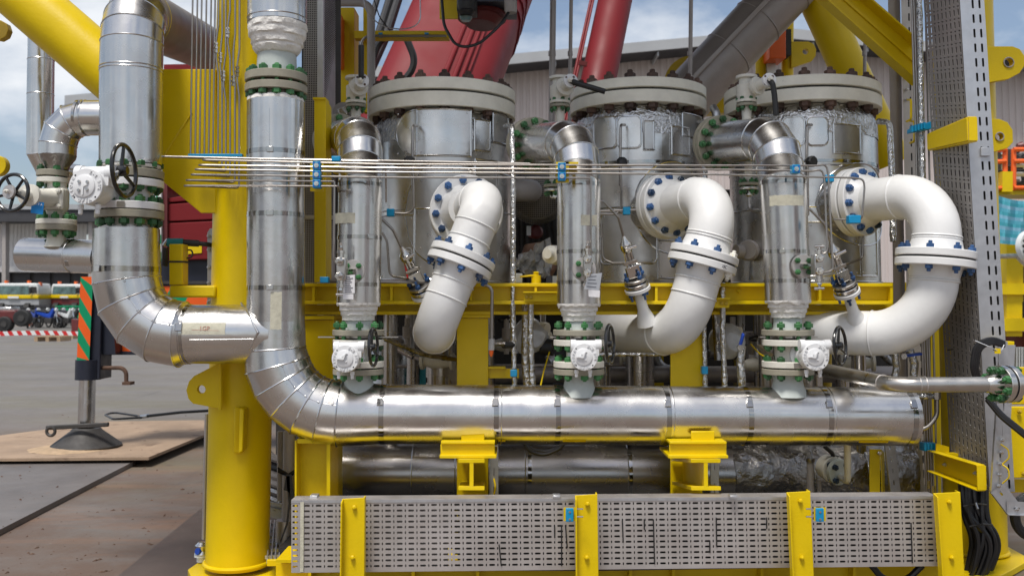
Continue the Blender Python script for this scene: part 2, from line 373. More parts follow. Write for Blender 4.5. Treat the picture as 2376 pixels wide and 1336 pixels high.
mat('edge_rust', (0.085, 0.055, 0.04), 0.85, var=0.3, scale=9, bump=0.4, bscale=30)

# perforated sheet: round holes in rows, cut by transparency of a real thin sheet
m = mat('perforated', (0.30, 0.29, 0.285), 0.45, 0.8, var=0.08)
t = m.node_tree; b = t.nodes['Principled BSDF']; g = t.nodes.new('ShaderNodeTexCoord'); vo = t.nodes.new('ShaderNodeTexVoronoi')
vo.inputs['Scale'].default_value = 62; vo.inputs['Randomness'].default_value = 0.0
mm = t.nodes.new('ShaderNodeMath'); mm.operation = 'GREATER_THAN'; mm.inputs[1].default_value = 0.34
sp = t.nodes.new('ShaderNodeSeparateXYZ'); cb = t.nodes.new('ShaderNodeCombineXYZ')
t.links.new(g.outputs['Object'], sp.inputs[0]); t.links.new(sp.outputs[0], cb.inputs[0]); t.links.new(sp.outputs[2], cb.inputs[1])
vo.voronoi_dimensions = '2D'; t.links.new(cb.outputs[0], vo.inputs['Vector']); t.links.new(vo.outputs['Distance'], mm.inputs[0]); t.links.new(mm.outputs[0], b.inputs['Alpha'])

# yard: worn concrete, grey and faintly mossy far off, rusty brown where steel has been dragged near the skid
m = mat('yard', (0.155, 0.143, 0.132), 0.74, var=0.14, scale=0.5, bump=0.5, bscale=9, rvar=0.12)
t = m.node_tree; b = t.nodes['Principled BSDF']; src = b.inputs['Base Color'].links[0].from_socket; N = t.nodes.new; K = t.links.new
g = N('ShaderNodeTexCoord')
def layer(prev, scale, rot, nscale, lo, hi, colr, fac, zone=None):
    mp = N('ShaderNodeMapping'); mp.inputs['Scale'].default_value = scale; mp.inputs['Rotation'].default_value = (0, 0, rot)
    n = N('ShaderNodeTexNoise'); n.inputs['Scale'].default_value = nscale; n.inputs['Detail'].default_value = 9; n.inputs['Roughness'].default_value = 0.68
    rp = N('ShaderNodeMapRange'); rp.inputs[1].default_value = lo; rp.inputs[2].default_value = hi; rp.inputs[3].default_value = 0; rp.inputs[4].default_value = fac
    x = N('ShaderNodeMix'); x.data_type = 'RGBA'; x.inputs[7].default_value = (*colr, 1)
    K(g.outputs['Object'], mp.inputs[0]); K(mp.outputs[0], n.inputs['Vector']); K(n.outputs['Fac'], rp.inputs[0]); out = rp.outputs[0]
    if zone:
        sp = N('ShaderNodeSeparateXYZ'); K(g.outputs['Object'], sp.inputs[0]); z = N('ShaderNodeMapRange'); z.inputs[1].default_value = zone[0]; z.inputs[2].default_value = zone[1]; z.inputs[3].default_value = 1; z.inputs[4].default_value = 0
        K(sp.outputs[1], z.inputs[0]); mu = N('ShaderNodeMath'); mu.operation = 'MULTIPLY'; K(out, mu.inputs[0]); K(z.outputs[0], mu.inputs[1]); out = mu.outputs[0]
    K(out, x.inputs[0]); K(prev, x.inputs[6]); return x.outputs[2]
OY = 250.0   # the sheet's own origin lies this far beyond the camera
c = layer(src, (1, 1, 1), 0.3, 0.9, 0.25, 0.6, (0.125, 0.084, 0.062), 1.0, (10 - OY, 15 - OY))
c = layer(c, (0.25, 1.2, 1), 0.5, 1.4, 0.50, 0.70, (0.22, 0.125, 0.078), 0.95, (9 - OY, 13 - OY))
c = layer(c, (0.3, 1.0, 1), -0.2, 0.5, 0.48, 0.68, (0.15, 0.135, 0.075), 0.5)
c = layer(c, (0.5, 1.0, 1), 0.1, 1.1, 0.52, 0.75, (0.20, 0.194, 0.188), 0.7)
c = layer(c, (1, 1, 1), 0.0, 3.0, 0.60, 0.72, (0.07, 0.055, 0.048), 0.75)
c = layer(c, (6, 0.35, 1), 0.9, 1.0, 0.62, 0.70, (0.08, 0.072, 0.068), 0.5)
c = layer(c, (1, 1, 1), 0.4, 14.0, 0.62, 0.74, (0.24, 0.21, 0.18), 0.5)
K(c, b.inputs['Base Color'])

for k_ in ('yellow', 'crane_red', 'crane_green', 'crane_orange'): M[k_].node_tree.nodes['Principled BSDF'].inputs['Specular IOR Level'].default_value = 0.32

# nuts differ from one to the next: lighter, darker, duller
for k_ in ('bolt_green', 'bolt_blue', 'bolt_rust', 'bolt_dark'):
    t = M[k_].node_tree; b = t.nodes['Principled BSDF']; src = b.inputs['Base Color'].links[0].from_socket
    oi = t.nodes.new('ShaderNodeObjectInfo'); mr = t.nodes.new('ShaderNodeMapRange'); mr.inputs[3].default_value = .55; mr.inputs[4].default_value = 1.7
    hs = t.nodes.new('ShaderNodeHueSaturation'); hs.inputs['Saturation'].default_value = .92; t.links.new(oi.outputs['Random'], mr.inputs[0]); t.links.new(mr.outputs[0], hs.inputs['Value']); t.links.new(src, hs.inputs['Color']); t.links.new(hs.outputs[0], b.inputs['Base Color'])
# ------------------------------------------------------------------ the ground
g_ = MB().add([(-400, -200, 0), (400, -200, 0), (400, 700, 0), (-400, 700, 0)], [(0, 1, 2, 3)])
single('ground', None, None, g_, 'yard', kind='structure')

def slab(name, label, quad, z, th, m, group='steel plates lying on the yard'):
    poly = [G(a, b, z) for a, b in quad]
    th_ = thing(name, label, 'steel plate', (poly[0].x, poly[0].y, 0), group)
    part('plate', MB().prism([Vector((q.x, q.y, z)) for q in poly], (0, 0, -th)), m, th_)
    return th_
tp = slab('steel_plate', 'tan rusty steel plate under the round foot of the striped outrigger leg', [(345, 1060), (-330, 1066), (-80, 1020), (250, 977), (560, 973)], 0.105, 0.028, 'steel_tan')
q = [G(a, b, 0.05) for a, b in [(345, 1064), (-330, 1070)]]
part('edge_beam', MB().bar(q[0] + Vector((-.05, .05, -.012)), q[1] + Vector((0, .06, -.012)), 0.05, 0.052), 'edge_rust', tp)
q = [G(a, b, 0.05) for a, b in [(345, 1064), (560, 974)]]
part('edge_beam', MB().bar(q[0] + Vector((-.06, .07, -.012)), q[1] + Vector((-.06, 0, -.012)), 0.05, 0.052), 'edge_rust', tp)
p2 = slab('steel_plate', 'grey steel plate in front of the tan plate with a dark diagonal edge', [(308, 1071), (-800, 1071), (-800, 1500), (-300, 1380)], 0.045, 0.043, 'steel_grey')
q = [G(308, 1071, .02), G(-300, 1380, .02)]
part('edge_beam', MB().bar(q[0] + Vector((.012, 0, 0)), q[1] + Vector((.012, 0, 0)), 0.03, 0.04), 'edge_rust', p2)
slab('steel_plate', 'dark brown steel plate beside the foot of the yellow column', [(492, 1158), (268, 1340), (150, 1440), (700, 1600), (1000, 1250), (640, 1150)], 0.010, 0.009, 'steel_dark')

# ------------------------------------------------------------------ far buildings
def corrugated(x0, x1, zf0, zf1, Y, pitch, d=0.05):
    """upright sheet wall facing the camera; zf give bottom and top heights at x"""
    vs = []; fs = []; x = x0; k = 0
    prof = [(0, 0), (.35, 0), (.45, -d), (.9, -d)]
    cols = []
    while x < x1:
        for a, y in prof: cols.append((x + a * pitch, Y + y))
        x += pitch
    for (a, y) in cols: vs += [Vector((a, y, zf0(a))), Vector((a, y, zf1(a)))]
    for i in range(len(cols) - 1): fs.append((2 * i, 2 * i + 2, 2 * i + 3, 2 * i + 1))
    return MB().add(vs, fs)
YB = 60.0
hall = thing('warehouse', 'big pale corrugated warehouse with a low grey gable roof behind the red crane boom', 'warehouse', (P(1800, 700, YB).x, YB, 0))
pk = P(1800, 92, YB); el = P(150, 222, YB - 2.5); er = P(3500, 250, YB)
def roofz(x): return pk.z - abs(x - pk.x) * (pk.z - el.z) / (pk.x - el.x) - 0.35
part('wall', corrugated(P(420, 0, YB).x, er.x, lambda x: 0, roofz, YB, 0.42, 0.07), 'wall_pink', hall)
for sgn, e in ((-1, el), (1, er)):
    x = e.x; zt = roofz(x) + .35
    poly = [Vector((pk.x, YB - 2.5, pk.z)), Vector((x, YB - 2.5, zt)), Vector((x, YB - 2.5, zt - .62)), Vector((pk.x, YB - 2.5, pk.z - .62))]
    part('fascia', MB().prism(poly, (0, .12, 0)), 'roof_grey', hall)
    poly = [Vector((pk.x, YB - 2.36, pk.z - .05)), Vector((x, YB - 2.36, zt - .05)), Vector((x, YB - 2.36, zt - .18)), Vector((pk.x, YB - 2.36, pk.z - .18))]
    part('roof', MB().prism(poly, (0, 42, 0)), 'roof_grey', hall)
    poly = [Vector((pk.x, YB - 2.36, pk.z - .50)), Vector((x, YB - 2.36, zt - .50)), Vector((x, YB - 2.36, zt - .60)), Vector((pk.x, YB - 2.36, pk.z - .60))]
    part('soffit', MB().prism(poly, (0, 2.3, 0)), 'soffit', hall)
    for k in range(14):
        bx = pk.x + (x - pk.x) * (k + .5) / 14; bz = pk.z + (zt - pk.z) * (k + .5) / 14 - .62
        part('eave_bracket', MB().abox((bx - .05, YB - 2.3, bz - .30), (bx + .05, YB - .02, bz - .04)), 'roof_grey', hall)

YL = 110.0
lb = thing('workshop_building', 'low workshop building with dark overhanging roof beyond the parked trucks', 'building', (P(80, 700, YL).x, YL, 0))
part('wall', corrugated(P(-260, 0, YL).x, P(215, 0, YL).x, lambda x: P(0, 628, YL).z, lambda x: P(0, 500, YL).z, YL, 0.45, .09), 'wall_pale', lb)
part('lower_wall', MB().rbox(-260, 628, 420, 760, YL + .3, .4), 'dark', lb)
part('canopy_roof', MB().rbox(-300, 474, 430, 486, YL - 4, 40), 'roof_grey', lb)
part('soffit', MB().rbox(-300, 488, 430, 514, YL - 3.8, 3), 'soffit', lb)
part('ledge', MB().rbox(-260, 618, 225, 631, YL - 1, .9), 'wall_pale', lb)
for a in (4, 205): part('pillar', MB().rbox(a, 500, a + 9, 760, YL - 3, .8), 'pale_paint', lb)
for a in range(-200, 240, 46): part('shutter', MB().rbox(a + 3, 632, a + 40, 758, YL + .1, .15), 'teal' if a % 3 == 9 else 'soffit', lb)
part('lamp', MB().rbox(10, 508, 52, 516, YL - 1, .4), 'truck_white', lb)
rb = thing('far_shed', 'wide grey shed closing the yard behind the skid', 'building', (20, 130, 0))
part('wall', corrugated(-6, 150, lambda x: 0, lambda x: 7.5, 130, .6, .1), 'wall_grey', rb)
part('roof', MB().abox((-7, 128, 7.5), (151, 150, 8.0)), 'roof_grey', rb)

# ------------------------------------------------------------------ trucks beyond the barrier
def truck(x0, x1, ytop, ybot, Y, label, rear):
    t_ = thing('parked_truck', label, 'truck', (P((x0 + x1) / 2, 700, Y).x, Y, 0), 'white and yellow trucks parked beyond the barrier')
    H = ybot - ytop; w_ = x1 - x0
    part('cab', MB().rpoly([(x0 + 3, ytop), (x1 - 3, ytop), (x1, ytop + H * .3), (x1, ybot - H * .25), (x0, ybot - H * .25), (x0, ytop + H * .3)], Y, 2.2), 'truck_white', t_, bevel=.08)
    part('windscreen', MB().rpoly([(x0 + w_ * .08, ytop + H * .17), (x1 - w_ * .22, ytop + H * .17), (x1 - w_ * .20, ybot - H * .28), (x0 + w_ * .04, ybot - H * .28)], Y - .06, .05), 'glass', t_)
    part('side_window', MB().rpoly([(x1 - w_ * .17, ytop + H * .22), (x1 - w_ * .04, ytop + H * .22), (x1 - w_ * .03, ybot - H * .36), (x1 - w_ * .17, ybot - H * .36)], Y - .06, .05), 'dark', t_)
    part('mirror', MB().rbox(x1 - w_ * .21, ytop + H * .25, x1 - w_ * .17, ybot - H * .32, Y - .3, .1), 'black', t_)
    part('nose', MB().rbox(x0 - 1, ybot - H * .25, x1 + 1, ybot, Y - .1, 2.3), 'yellow', t_, bevel=.05)
    part('number_plate', MB().rbox(x0 + w_ * .3, ybot - H * .16, x0 + w_ * .55, ybot - H * .02, Y - .16, .05), 'truck_white', t_)
    part('bumper', MB().rbox(x0 - 2, ybot + 1, x1 + 2, ybot + 14, Y, 2.2), 'roof_grey' if rear else 'red_brown', t_)
    for a in (.22, .75): part('beacon', MB().rbox(x0 + w_ * a, ytop - 6, x0 + w_ * a + 5, ytop - .5, Y + .4, .3), 'orange_paint', t_)
    for a in (.12, .72): part('wheel', MB().lathe(P(x0 + w_ * a, ybot + 24, Y + .1), (1, 0, 0), [(0, .5), (.4, .5)], 18), 'rubber', t_)
    part('exhaust', MB().rbox(x1 + 1, ytop - 2, x1 + 6, ybot + 4, Y + .5, .3), 'orange_paint' if rear else 'black', t_)
truck(-12, 88, 657, 693, 75, 'truck with an orange stack behind its cab, left of the other truck', True)
truck(118, 190, 659, 692, 77, 'truck with a dark red bumper, beside the striped outrigger leg', False)

# ------------------------------------------------------------------ motorcycles, vehicle, barrels
def motorcycle(o, tone, label):
    t_ = thing('motorcycle', label, 'motorcycle', o, 'small motorcycles parked in a row'); o = Vector(o)
    for x in (-.6, .6):
        w_ = part('wheel', MB().torus(o + Vector((x, 0, .29)), (0, 1, 0), .25, .045, 22, 7), 'rubber', t_)
        part('rim', MB().lathe(o + Vector((x, -.02, .29)), (0, 1, 0), [(0, .05), (.04, .05)], 10), 'chrome', w_)
    part('body', MB().prism([o + Vector(q) for q in [(-.75, -.1, .72), (-.2, -.1, .55), (.2, -.1, .50), (.45, -.1, .95), (.30, -.1, 1.0), (.05, -.1, .70), (-.2, -.1, .78), (-.7, -.1, .84)]], (0, .2, 0)), tone, t_, bevel=.03)
    part('seat', MB().prism([o + Vector(q) for q in [(-.7, -.11, .84), (-.05, -.11, .76), (-.05, -.11, .84), (-.65, -.11, .92)]], (0, .22, 0)), 'black', t_, bevel=.02)
    part('engine', MB().box(o + Vector((.05, 0, .38)), (.22, 0, 0), (0, .12, 0), (0, 0, .14)), 'iron', t_, bevel=.03)
    part('fork', MB().tube([o + Vector((.62, 0, .29)), o + Vector((.42, 0, 1.0))], .03, 8), 'chrome', t_)
    part('handlebar', MB().tube([o + Vector((.36, -.34, 1.06)), o + Vector((.44, 0, 1.0)), o + Vector((.36, .34, 1.06))], .02, 8), 'black', t_)
    part('headlight', MB().lathe(o + Vector((.46, 0, .93)), (1, 0, 0), [(0, .09), (.09, .08)], 12), 'truck_white', t_)
    return t_
mts = [(64, 'navy', 'motorcycle next to the dark red vehicle, first of the row'), (82, 'lid_blue', 'blue motorcycle just in front of the yellow barrels'), (98, 'iron', 'dark grey motorcycle third along the row'),
       (112, 'lid_blue', 'blue motorcycle in the middle of the row'), (126, 'truck_white', 'white motorcycle between a blue and a dark red one'), (140, 'red_brown', 'dark red motorcycle beside the green skip'), (156, 'truck_white', 'white motorcycle in front of the green skip'), (168, 'iron', 'dark motorcycle nearest the striped leg')]
for i, (px, tone, lab) in enumerate(mts):
    o = P(px, 752, 60 + (i % 3)); o.z = 0; m_ = motorcycle(o, tone, lab); m_.rotation_euler = (0, 0, R(-62 + 14 * (i % 4))); m_.scale = (1.25,) * 3
v_ = thing('tow_tractor', 'dark red tow tractor with black tyres beside the motorcycles', 'tractor', (P(25, 700, 52).x, 52, 0))
part('body', MB().rpoly([(-30, 722), (34, 719), (40, 728), (40, 748), (-30, 752)], 52, 1.6), 'red_brown', v_, bevel=.06)
part('engine', MB().rbox(-10, 712, 26, 721, 52.3, 1.0), 'chrome', v_, bevel=.05)
for a, b, r_ in ((8, 752, .42), (48, 738, .46)): 
    w_ = part('wheel', MB().lathe(P(a, b, 51.8), (0, 1, 0), [(0, r_ - .06), (.05, r_), (.4, r_), (.45, r_ - .06)], 24), 'rubber', v_)
    part('rim', MB().lathe(P(a, b, 51.76), (0, 1, 0), [(0, r_ * .4), (.05, r_ * .4)], 16), 'iron', w_)
for px, lab in ((50, 'yellow barrel standing behind the motorcycles, beside the tractor wheel'), (64, 'yellow barrel right of the other barrel behind the motorcycles')):
    b_ = P(px, 727, 66); single('barrel', lab, 'barrel', MB().lathe((b_.x, 66, 0), (0, 0, 1), [(0, .3), (.9, .3), (.92, .28)], 18), 'orange_paint' if px > 60 else 'wood', group='barrels behind the motorcycles')
single('skip', 'green waste skip behind the right-hand motorcycles', 'skip', MB().rpoly([(128, 709), (196, 709), (192, 745), (134, 745)], 68, 1.6), 'crane_green')
single('tool_chest', 'dark red steel chest on the concrete by the striped leg', 'chest', MB().rbox(165, 740, 190, 776, 44, .8), 'red_brown', bevel=.03)
def pallet(px0, px1, py, Y, lab):
    o = P((px0 + px1) / 2, py, Y); o.z = 0; W = L(px1 - px0, Y); t_ = thing('pallet', lab, 'pallet', o, 'wooden pallets on the yard')
    for k in range(5):
        part('slat', MB().box(o + Vector((0, k * .22, .20)), (W / 2, 0, 0), (0, .06, 0), (0, 0, .015)), 'wood', t_)
    for x in (-.45, 0, .45): part('block', MB().box(o + Vector((x * W, .44, .09)), (.07, 0, 0), (0, .5, 0), (0, 0, .09)), 'wood', t_)
pallet(82, 140, 786, 40, 'pale wooden pallet lying behind the barrier tape'); pallet(112, 170, 778, 43, 'second wooden pallet beyond the first, by the dark red chest')

# barrier tape
tp_ = thing('barrier_tape', 'red and white striped barrier tape stretched across the yard', 'barrier tape', (P(80, 772, 20).x, 20, 0))
n = 34
for k in range(n):
    a0, a1 = -120 + k * 10.5, -120 + (k + 1) * 10.5; yy = lambda x: 767 + 8 * ((x - 90) / 180) ** 2
    part('stripe', MB().prism([P(a0, yy(a0), 20), P(a1, yy(a1), 20), P(a1 + 6, yy(a1) + 10, 20), P(a0 + 6, yy(a0) + 10, 20)], (0, .004, 0)), 'red_paint' if k % 2 else 'truck_white', tp_)

# ------------------------------------------------------------------ mobile crane
cr = thing('mobile_crane', 'red mobile crane carrier with slanted panel joints behind the yellow column', 'crane', (P(450, 700, 13).x, 13, 0))
YC = 12.0
for a, b, c, d in ((355, 120, 160, 372), (372, 374, 470, 472.5), (474, 476, 505, 508), (510, 512, 560, 562)): pass
part('deck_panel', MB().rpoly([(380, 150), (640, 146), (640, 420), (380, 460)], YC + .4, 1.0), 'crane_red', cr)
part('side_panel', MB().rpoly([(388, 460), (900, 384), (900, 428), (388, 470)], YC, 1.0), 'crane_red', cr, bevel=.01)
part('side_panel', MB().rpoly([(388, 474), (900, 440), (900, 490), (388, 514)], YC, 1.0), 'crane_red', cr, bevel=.01)
part('side_panel', MB().rpoly([(388, 518), (900, 494), (900, 590), (388, 604)], YC, 1.0), 'crane_red', cr, bevel=.01)
part('chassis', MB().rpoly([(372, 604), (900, 592), (900, 655), (372, 655)], YC + .1, 1.4), 'navy', cr)
part('post', MB().rbox(374, 400, 388, 606, YC - .05, .4), 'red_brown', cr)
part('label_plate', MB().rpoly([(428, 566), (468, 563), (468, 587), (428, 590)], YC - .01, .008), 'yellow', cr)
for k, (y, tx_) in enumerate(((571, 'CAUTION'), (580, 'KEEP CLEAR'))): pass
part('corner_stripe', MB().rpoly([(362, 440), (374, 440), (374, 600), (362, 600)], YC - .1, .1), 'truck_white', cr)
for k in range(4): part('stripe', MB().rpoly([(362, 452 + k * 40), (374, 466 + k * 40), (374, 486 + k * 40), (362, 472 + k * 40)], YC - .106, .004), 'crane_green', cr)
ob = thing('outrigger_beam', 'green and orange striped outrigger beam of the crane behind the curved pipe', 'outrigger beam', (P(400, 700, 10).x, 10, 0))
part('beam', MB().rbox(228, 659, 700, 815, 10.5, .35), 'navy', ob, bevel=.01)
for k in range(14):
    x = 210 + k * 52
    q = [(x, 815), (x + 84, 664), (x + 136, 664), (x + 52, 815)]
    q = [(min(max(a, 236), 700), b) for a, b in q]
    part('stripe', MB().rpoly(q, 10.49, .006), 'crane_orange' if k % 2 else 'crane_green', ob)
part('rail', MB().rbox(228, 652, 700, 659, 10.47, .4), 'iron', ob); part('rail', MB().rbox(228, 815, 480, 823, 10.46, .4), 'navy', ob)
lg = thing('outrigger_leg', 'green and orange striped outrigger jack standing on a round steel foot', 'outrigger leg', (P(205, 700, 9.7).x, 10.3, 0))
YJ = 10.2
sl = part('sleeve', MB().prism([P(187, 642, YJ), P(216, 642, YJ), P(207, 836, YJ), P(178, 836, YJ)], (0, .24, 0)), 'navy', lg)
for k in range(9):
    f = lambda t: (187 - 9 * t, 216 - 9 * t)
    y0 = 583 + k * 35; 
    def cl(y): return min(max(y, 642), 836)
    tl, tr_ = (cl(y0) - 642) / 194, (cl(y0 + 46) - 642) / 194; bl, br = (cl(y0 + 35) - 642) / 194, (cl(y0 + 81) - 642) / 194
    if cl(y0 + 35) <= cl(y0) and cl(y0 + 81) <= cl(y0 + 46): continue
    q = [P(187 - 9 * tl, cl(y0), YJ - .004), P(216 - 9 * tr_, cl(y0 + 46), YJ - .004), P(216 - 9 * br, cl(y0 + 81), YJ - .004), P(187 - 9 * bl, cl(y0 + 35), YJ - .004)]
    part('stripe', MB().prism(q, (0, .003, 0)), 'crane_green' if k % 2 else 'crane_orange', lg)
part('housing', MB().prism([P(212, 648, YJ + .04), P(236, 648, YJ + .04), P(232, 880, YJ + .04), P(206, 880, YJ + .04)], (0, .3, 0)), 'navy', lg, bevel=.01)
part('collar', MB().tube(pts((206, 834, YJ + .1), (205, 880, YJ + .1)), L(29, YJ), 28), 'navy', lg)
part('piston', MB().tube(pts((203, 878, YJ + .1), (200, 990, YJ + .1)), L(18.5, YJ), 28), 'chrome', lg)
fc = P(200, 1032, YJ + .1); fc.z = .107; ft = P(200, 985, YJ + .1)
part('foot', MB().lathe(fc, (0, 0, 1), [(0, L(76, YJ)), (.02, L(78, YJ)), (.05, L(70, YJ)), (.17, L(36, YJ)), (.2, L(30, YJ))], 36), 'iron', lg)
part('clamp_bar', MB().bar(P(108, 992, YJ - .1), P(252, 984, YJ - .1), .05, .045), 'iron', lg, bevel=.008)
part('clamp_hook', MB().torus(P(118, 1000, YJ - .12), (0, 1, 0), .045, .017, 18, 7), 'iron', lg)
part('bracket', MB().rpoly([(235, 735), (262, 735), (268, 822), (235, 822)], YJ + .1, .2), 'navy', lg)
part('hook', MB().pipe(pts((232, 853, YJ + .1), (293, 853, YJ + .1), (293, 890, YJ + .1)), .022, .08, 10), 'rust', lg)
part('hook_base', MB().rbox(283, 886, 302, 893, YJ + .02, .12), 'rust', lg)
sm = MB().lathe(fc + Vector((-.10, -.10, -.001)), (0, 0, 1), [(0, L(88, YJ)), (.018, L(70, YJ)), (.03, L(40, YJ)), (.031, .01)], 40); sm.v = [q + Vector((noise.noise(q * 7) * .05, noise.noise(q * 7 + Vector((5, 0, 0))) * .05, max(-.0, noise.noise(q * 12) * .008))) for q in sm.v]
single('sand', 'pale sand heaped round the round foot of the outrigger leg', 'sand', sm, 'sand', kind='stuff')
wp = thing('wire_sling', 'dark wire sling with a spliced eye lying on the tan plate', 'sling', (P(380, 960, 10.4).x, 10.4, .1))
part('eye', MB().tube(fillet([G(330, 968, .13), G(262, 972, .13), G(244, 962, .13), G(262, 956, .13), G(330, 966, .13)], .06, 6), .014, 8), 'cable', wp)
part('ferrule', MB().tube([G(322, 967, .13), G(344, 964, .13)], .028, 12), 'chrome', wp)
part('rope', MB().tube([G(340, 965, .13), G(420, 956, .13), G(560, 948, .14)], .02, 8), 'cable', wp)

bm_ = thing('crane_boom', 'broad red crane boom rising behind the first vessel with hoses along its edge', 'crane boom', (P(1000, 500, 12).x, 12, 0))
A, B = P(930, 420, 11.0), P(1130, -70, 13.5)
d = (B - A).normalized(); sx = d.cross(Vector((0, 1, 0))).normalized() * -1; sx = Vector((abs(sx.x), 0, sx.z if sx.x > 0 else -sx.z)).normalized()
dn = d.cross(sx).normalized()
hw = L(128, 12)
def boomsec(c, k): 
    r_ = []
    for a in range(24):
        t = 2 * math.pi * a / 24; cx, cy = math.cos(t), math.sin(t)
        r_.append(c + sx * hw * k * math.copysign(abs(cx) ** .55, cx) + dn * hw * .8 * k * math.copysign(abs(cy) ** .55, cy))
    return r_
part('boom_section', MB().loft([boomsec(A, 1.0), boomsec(B, 1.08)]), 'crane_red', bm_)
for k, (o1, r_) in enumerate(((-.05, .03), (.12, .03), (.24, .022), (.33, .012))):
    off = sx * hw * (o1 + .22) - dn * hw * .84 * (1 if dn.y > 0 else -1)
    part('hydraulic_line', MB().tube([A + off, A.lerp(B, .82) + off], r_, 10), 'crane_red', bm_)
for k in range(3):
    part('collar_ring', MB().loft([boomsec(A.lerp(B, .70 + .05 * k), 1.09), boomsec(A.lerp(B, .72 + .05 * k), 1.09)]), 'crane_red', bm_)
for k, o1 in enumerate((-1.16, -1.30, -1.50)):
    off = sx * hw * o1 - dn * hw * .3
    part('hose', MB().tube([A + off, A.lerp(B, .5) + off * 1.05, B + off * 1.3], .06 - .01 * k, 10), 'black', bm_)
part('hose_loop', MB().tube(fillet(pts((850, 190, 10.6), (880, 90, 10.6), (935, 70, 10.5), (968, 150, 10.5), (935, 190, 10.5)), .25, 8), .04, 10), 'black', bm_)
lc = thing('lift_cylinder', 'red crane lift cylinder leaning behind the second vessel', 'lift cylinder', (P(1400, 500, 11).x, 11, 0))
part('barrel', MB().tube(pts((1358, 330, 11), (1440, -60, 12)), L(43, 11), 32), 'crane_red', lc)
for k, dx in enumerate((-54, -60)):
    part('hydraulic_line', MB().tube(pts((1358 + dx, 330, 10.8), (1440 + dx + 4, -60, 11.8)), .016, 8), 'crane_red', lc)
part('pipe_clip', MB().bar(P(1343, 146, 10.8), P(1362, 150, 10.8), .05, .05), 'red_brown', lc)

# ------------------------------------------------------------------ second skid and things beyond the right-hand tray
YF = 19.0
fs = thing('yellow_frame', 'blurred yellow steel frame of another skid beyond the cable tray', 'steel frame', (P(2340, 700, YF).x, YF, 0))
for q in ((2336, 560, 2374, 700), (2336, 700, 2372, 780)): part('post', MB().rbox(*q, YF, .3), 'yellow', fs)
part('post', MB().rbox(2420, 380, 2460, 860, YF, .3), 'yellow', fs)
part('rail', MB().rbox(2300, 657, 2640, 683, YF - .1, .3), 'yellow', fs); part('rail', MB().rbox(2300, 738, 2640, 768, YF - .1, .3), 'yellow', fs)
part('brace', MB().rbox(2326, 398, 2350, 445, YF - .2, .3), 'yellow', fs); part('floor_beam', MB().rbox(2290, 440, 2640, 452, YF - .1, .8), 'yellow', fs)
gr = thing('guard_rail', 'orange tubular guard rail on the skid beyond the cable tray', 'guard rail', (P(2340, 400, YF).x, YF, 3))
for x in (2302, 2332, 2352, 2420, 2480): part('post', MB().tube(pts((x, 346, YF - .1), (x, 442, YF - .1)), .05, 8), 'orange_paint', gr)
for y in (347, 374, 436): part('rail', MB().tube(pts((2290, y + 3, YF - .15), (2334, y, YF - .15)), .045, 8), 'orange_paint', gr); part('rail', MB().tube(pts((2352, y, YF - .15), (2640, y, YF - .15)), .045, 8), 'orange_paint', gr)
mc = thing('pipework_cluster', 'cluster of small pipes and valves behind the orange guard rail', 'pipework', (P(2345, 400, YF + 1).x, YF + 1, 3)); random.seed(3)
for k in range(46):
    a, b = random.uniform(2280, 2420), random.uniform(335, 440); c = random.choice(['pale_paint', 'stainless', 'dark', 'red_brown', 'truck_white', 'iron'])
    p_ = P(a, b, YF + random.uniform(.5, 1.5)); dd = random.choice([(1, 0, 0), (0, 0, 1), (0, 1, 0), (.6, 0, .5)])
    part('pipe', MB().lathe(p_, dd, [(0, .05), (.1, .09), (.12, .05), (random.uniform(.3, .8), .05)], 10), c, mc)
cl_ = thing('tarpaulin', 'blue and turquoise striped tarpaulin hanging under the orange guard rail', 'tarpaulin', (P(2340, 500, YF - .4).x, YF - .4, 1.5))
def tarp_row(y):
    return [P(2290 + k * 6, y + 22 * math.sin((k / 30) * math.pi) * (1 - (y - 450) / 170), YF - .4 + .08 * math.sin(k * 1.1 + y * .03)) for k in range(40)]
ys = [444 + i * 9 for i in range(14)]
for i in range(13):
    if i in ():  continue
    a, b = tarp_row(ys[i]), tarp_row(ys[i + 1])
    part('stripe', MB().add(a + b, [(k, k + 1, 41 + k, 40 + k) for k in range(39)]), ['cloth_blue', 'cloth_teal', 'cloth_pale'][i % 3], cl_)
rf = thing('pipe_flange', 'white pipe flange with black bolts at the picture edge under the tarpaulin', 'pipe flange', P(2386, 570, YF - 1)); c_ = P(2392, 572, YF - 1)
part('disc', disc(c_, (0.3, -1, 0), L(36, YF), .12), 'truck_white', rf); bolts(rf, c_ + Vector((0, -.05, 0)), (.3, -1, 0), L(30, YF), 16, .035, .1, 'black', both=False)
dk = thing('machine_skid', 'dark machinery inside the yellow frame beyond the tray', 'machinery', (P(2340, 640, YF + 1).x, YF + 1, 0))
part('casing', MB().rbox(2295, 560, 2640, 745, YF + 1.4, 1), 'dark', dk); part('base', MB().rbox(2295, 770, 2700, 830, YF + .5, 1.5), 'red_brown', dk)
part('pipe', MB().pipe(pts((2290, 596, YF - .6), (2360, 594, YF - .6), (2380, 615, YF - .6)), .05, .1, 10), 'stainless', dk)
part('pipe', MB().pipe(pts((2318, 640, YF + .5), (2345, 600, YF + .5), (2345, 520, YF + .5)), .12, .2, 12), 'pale_paint', dk)

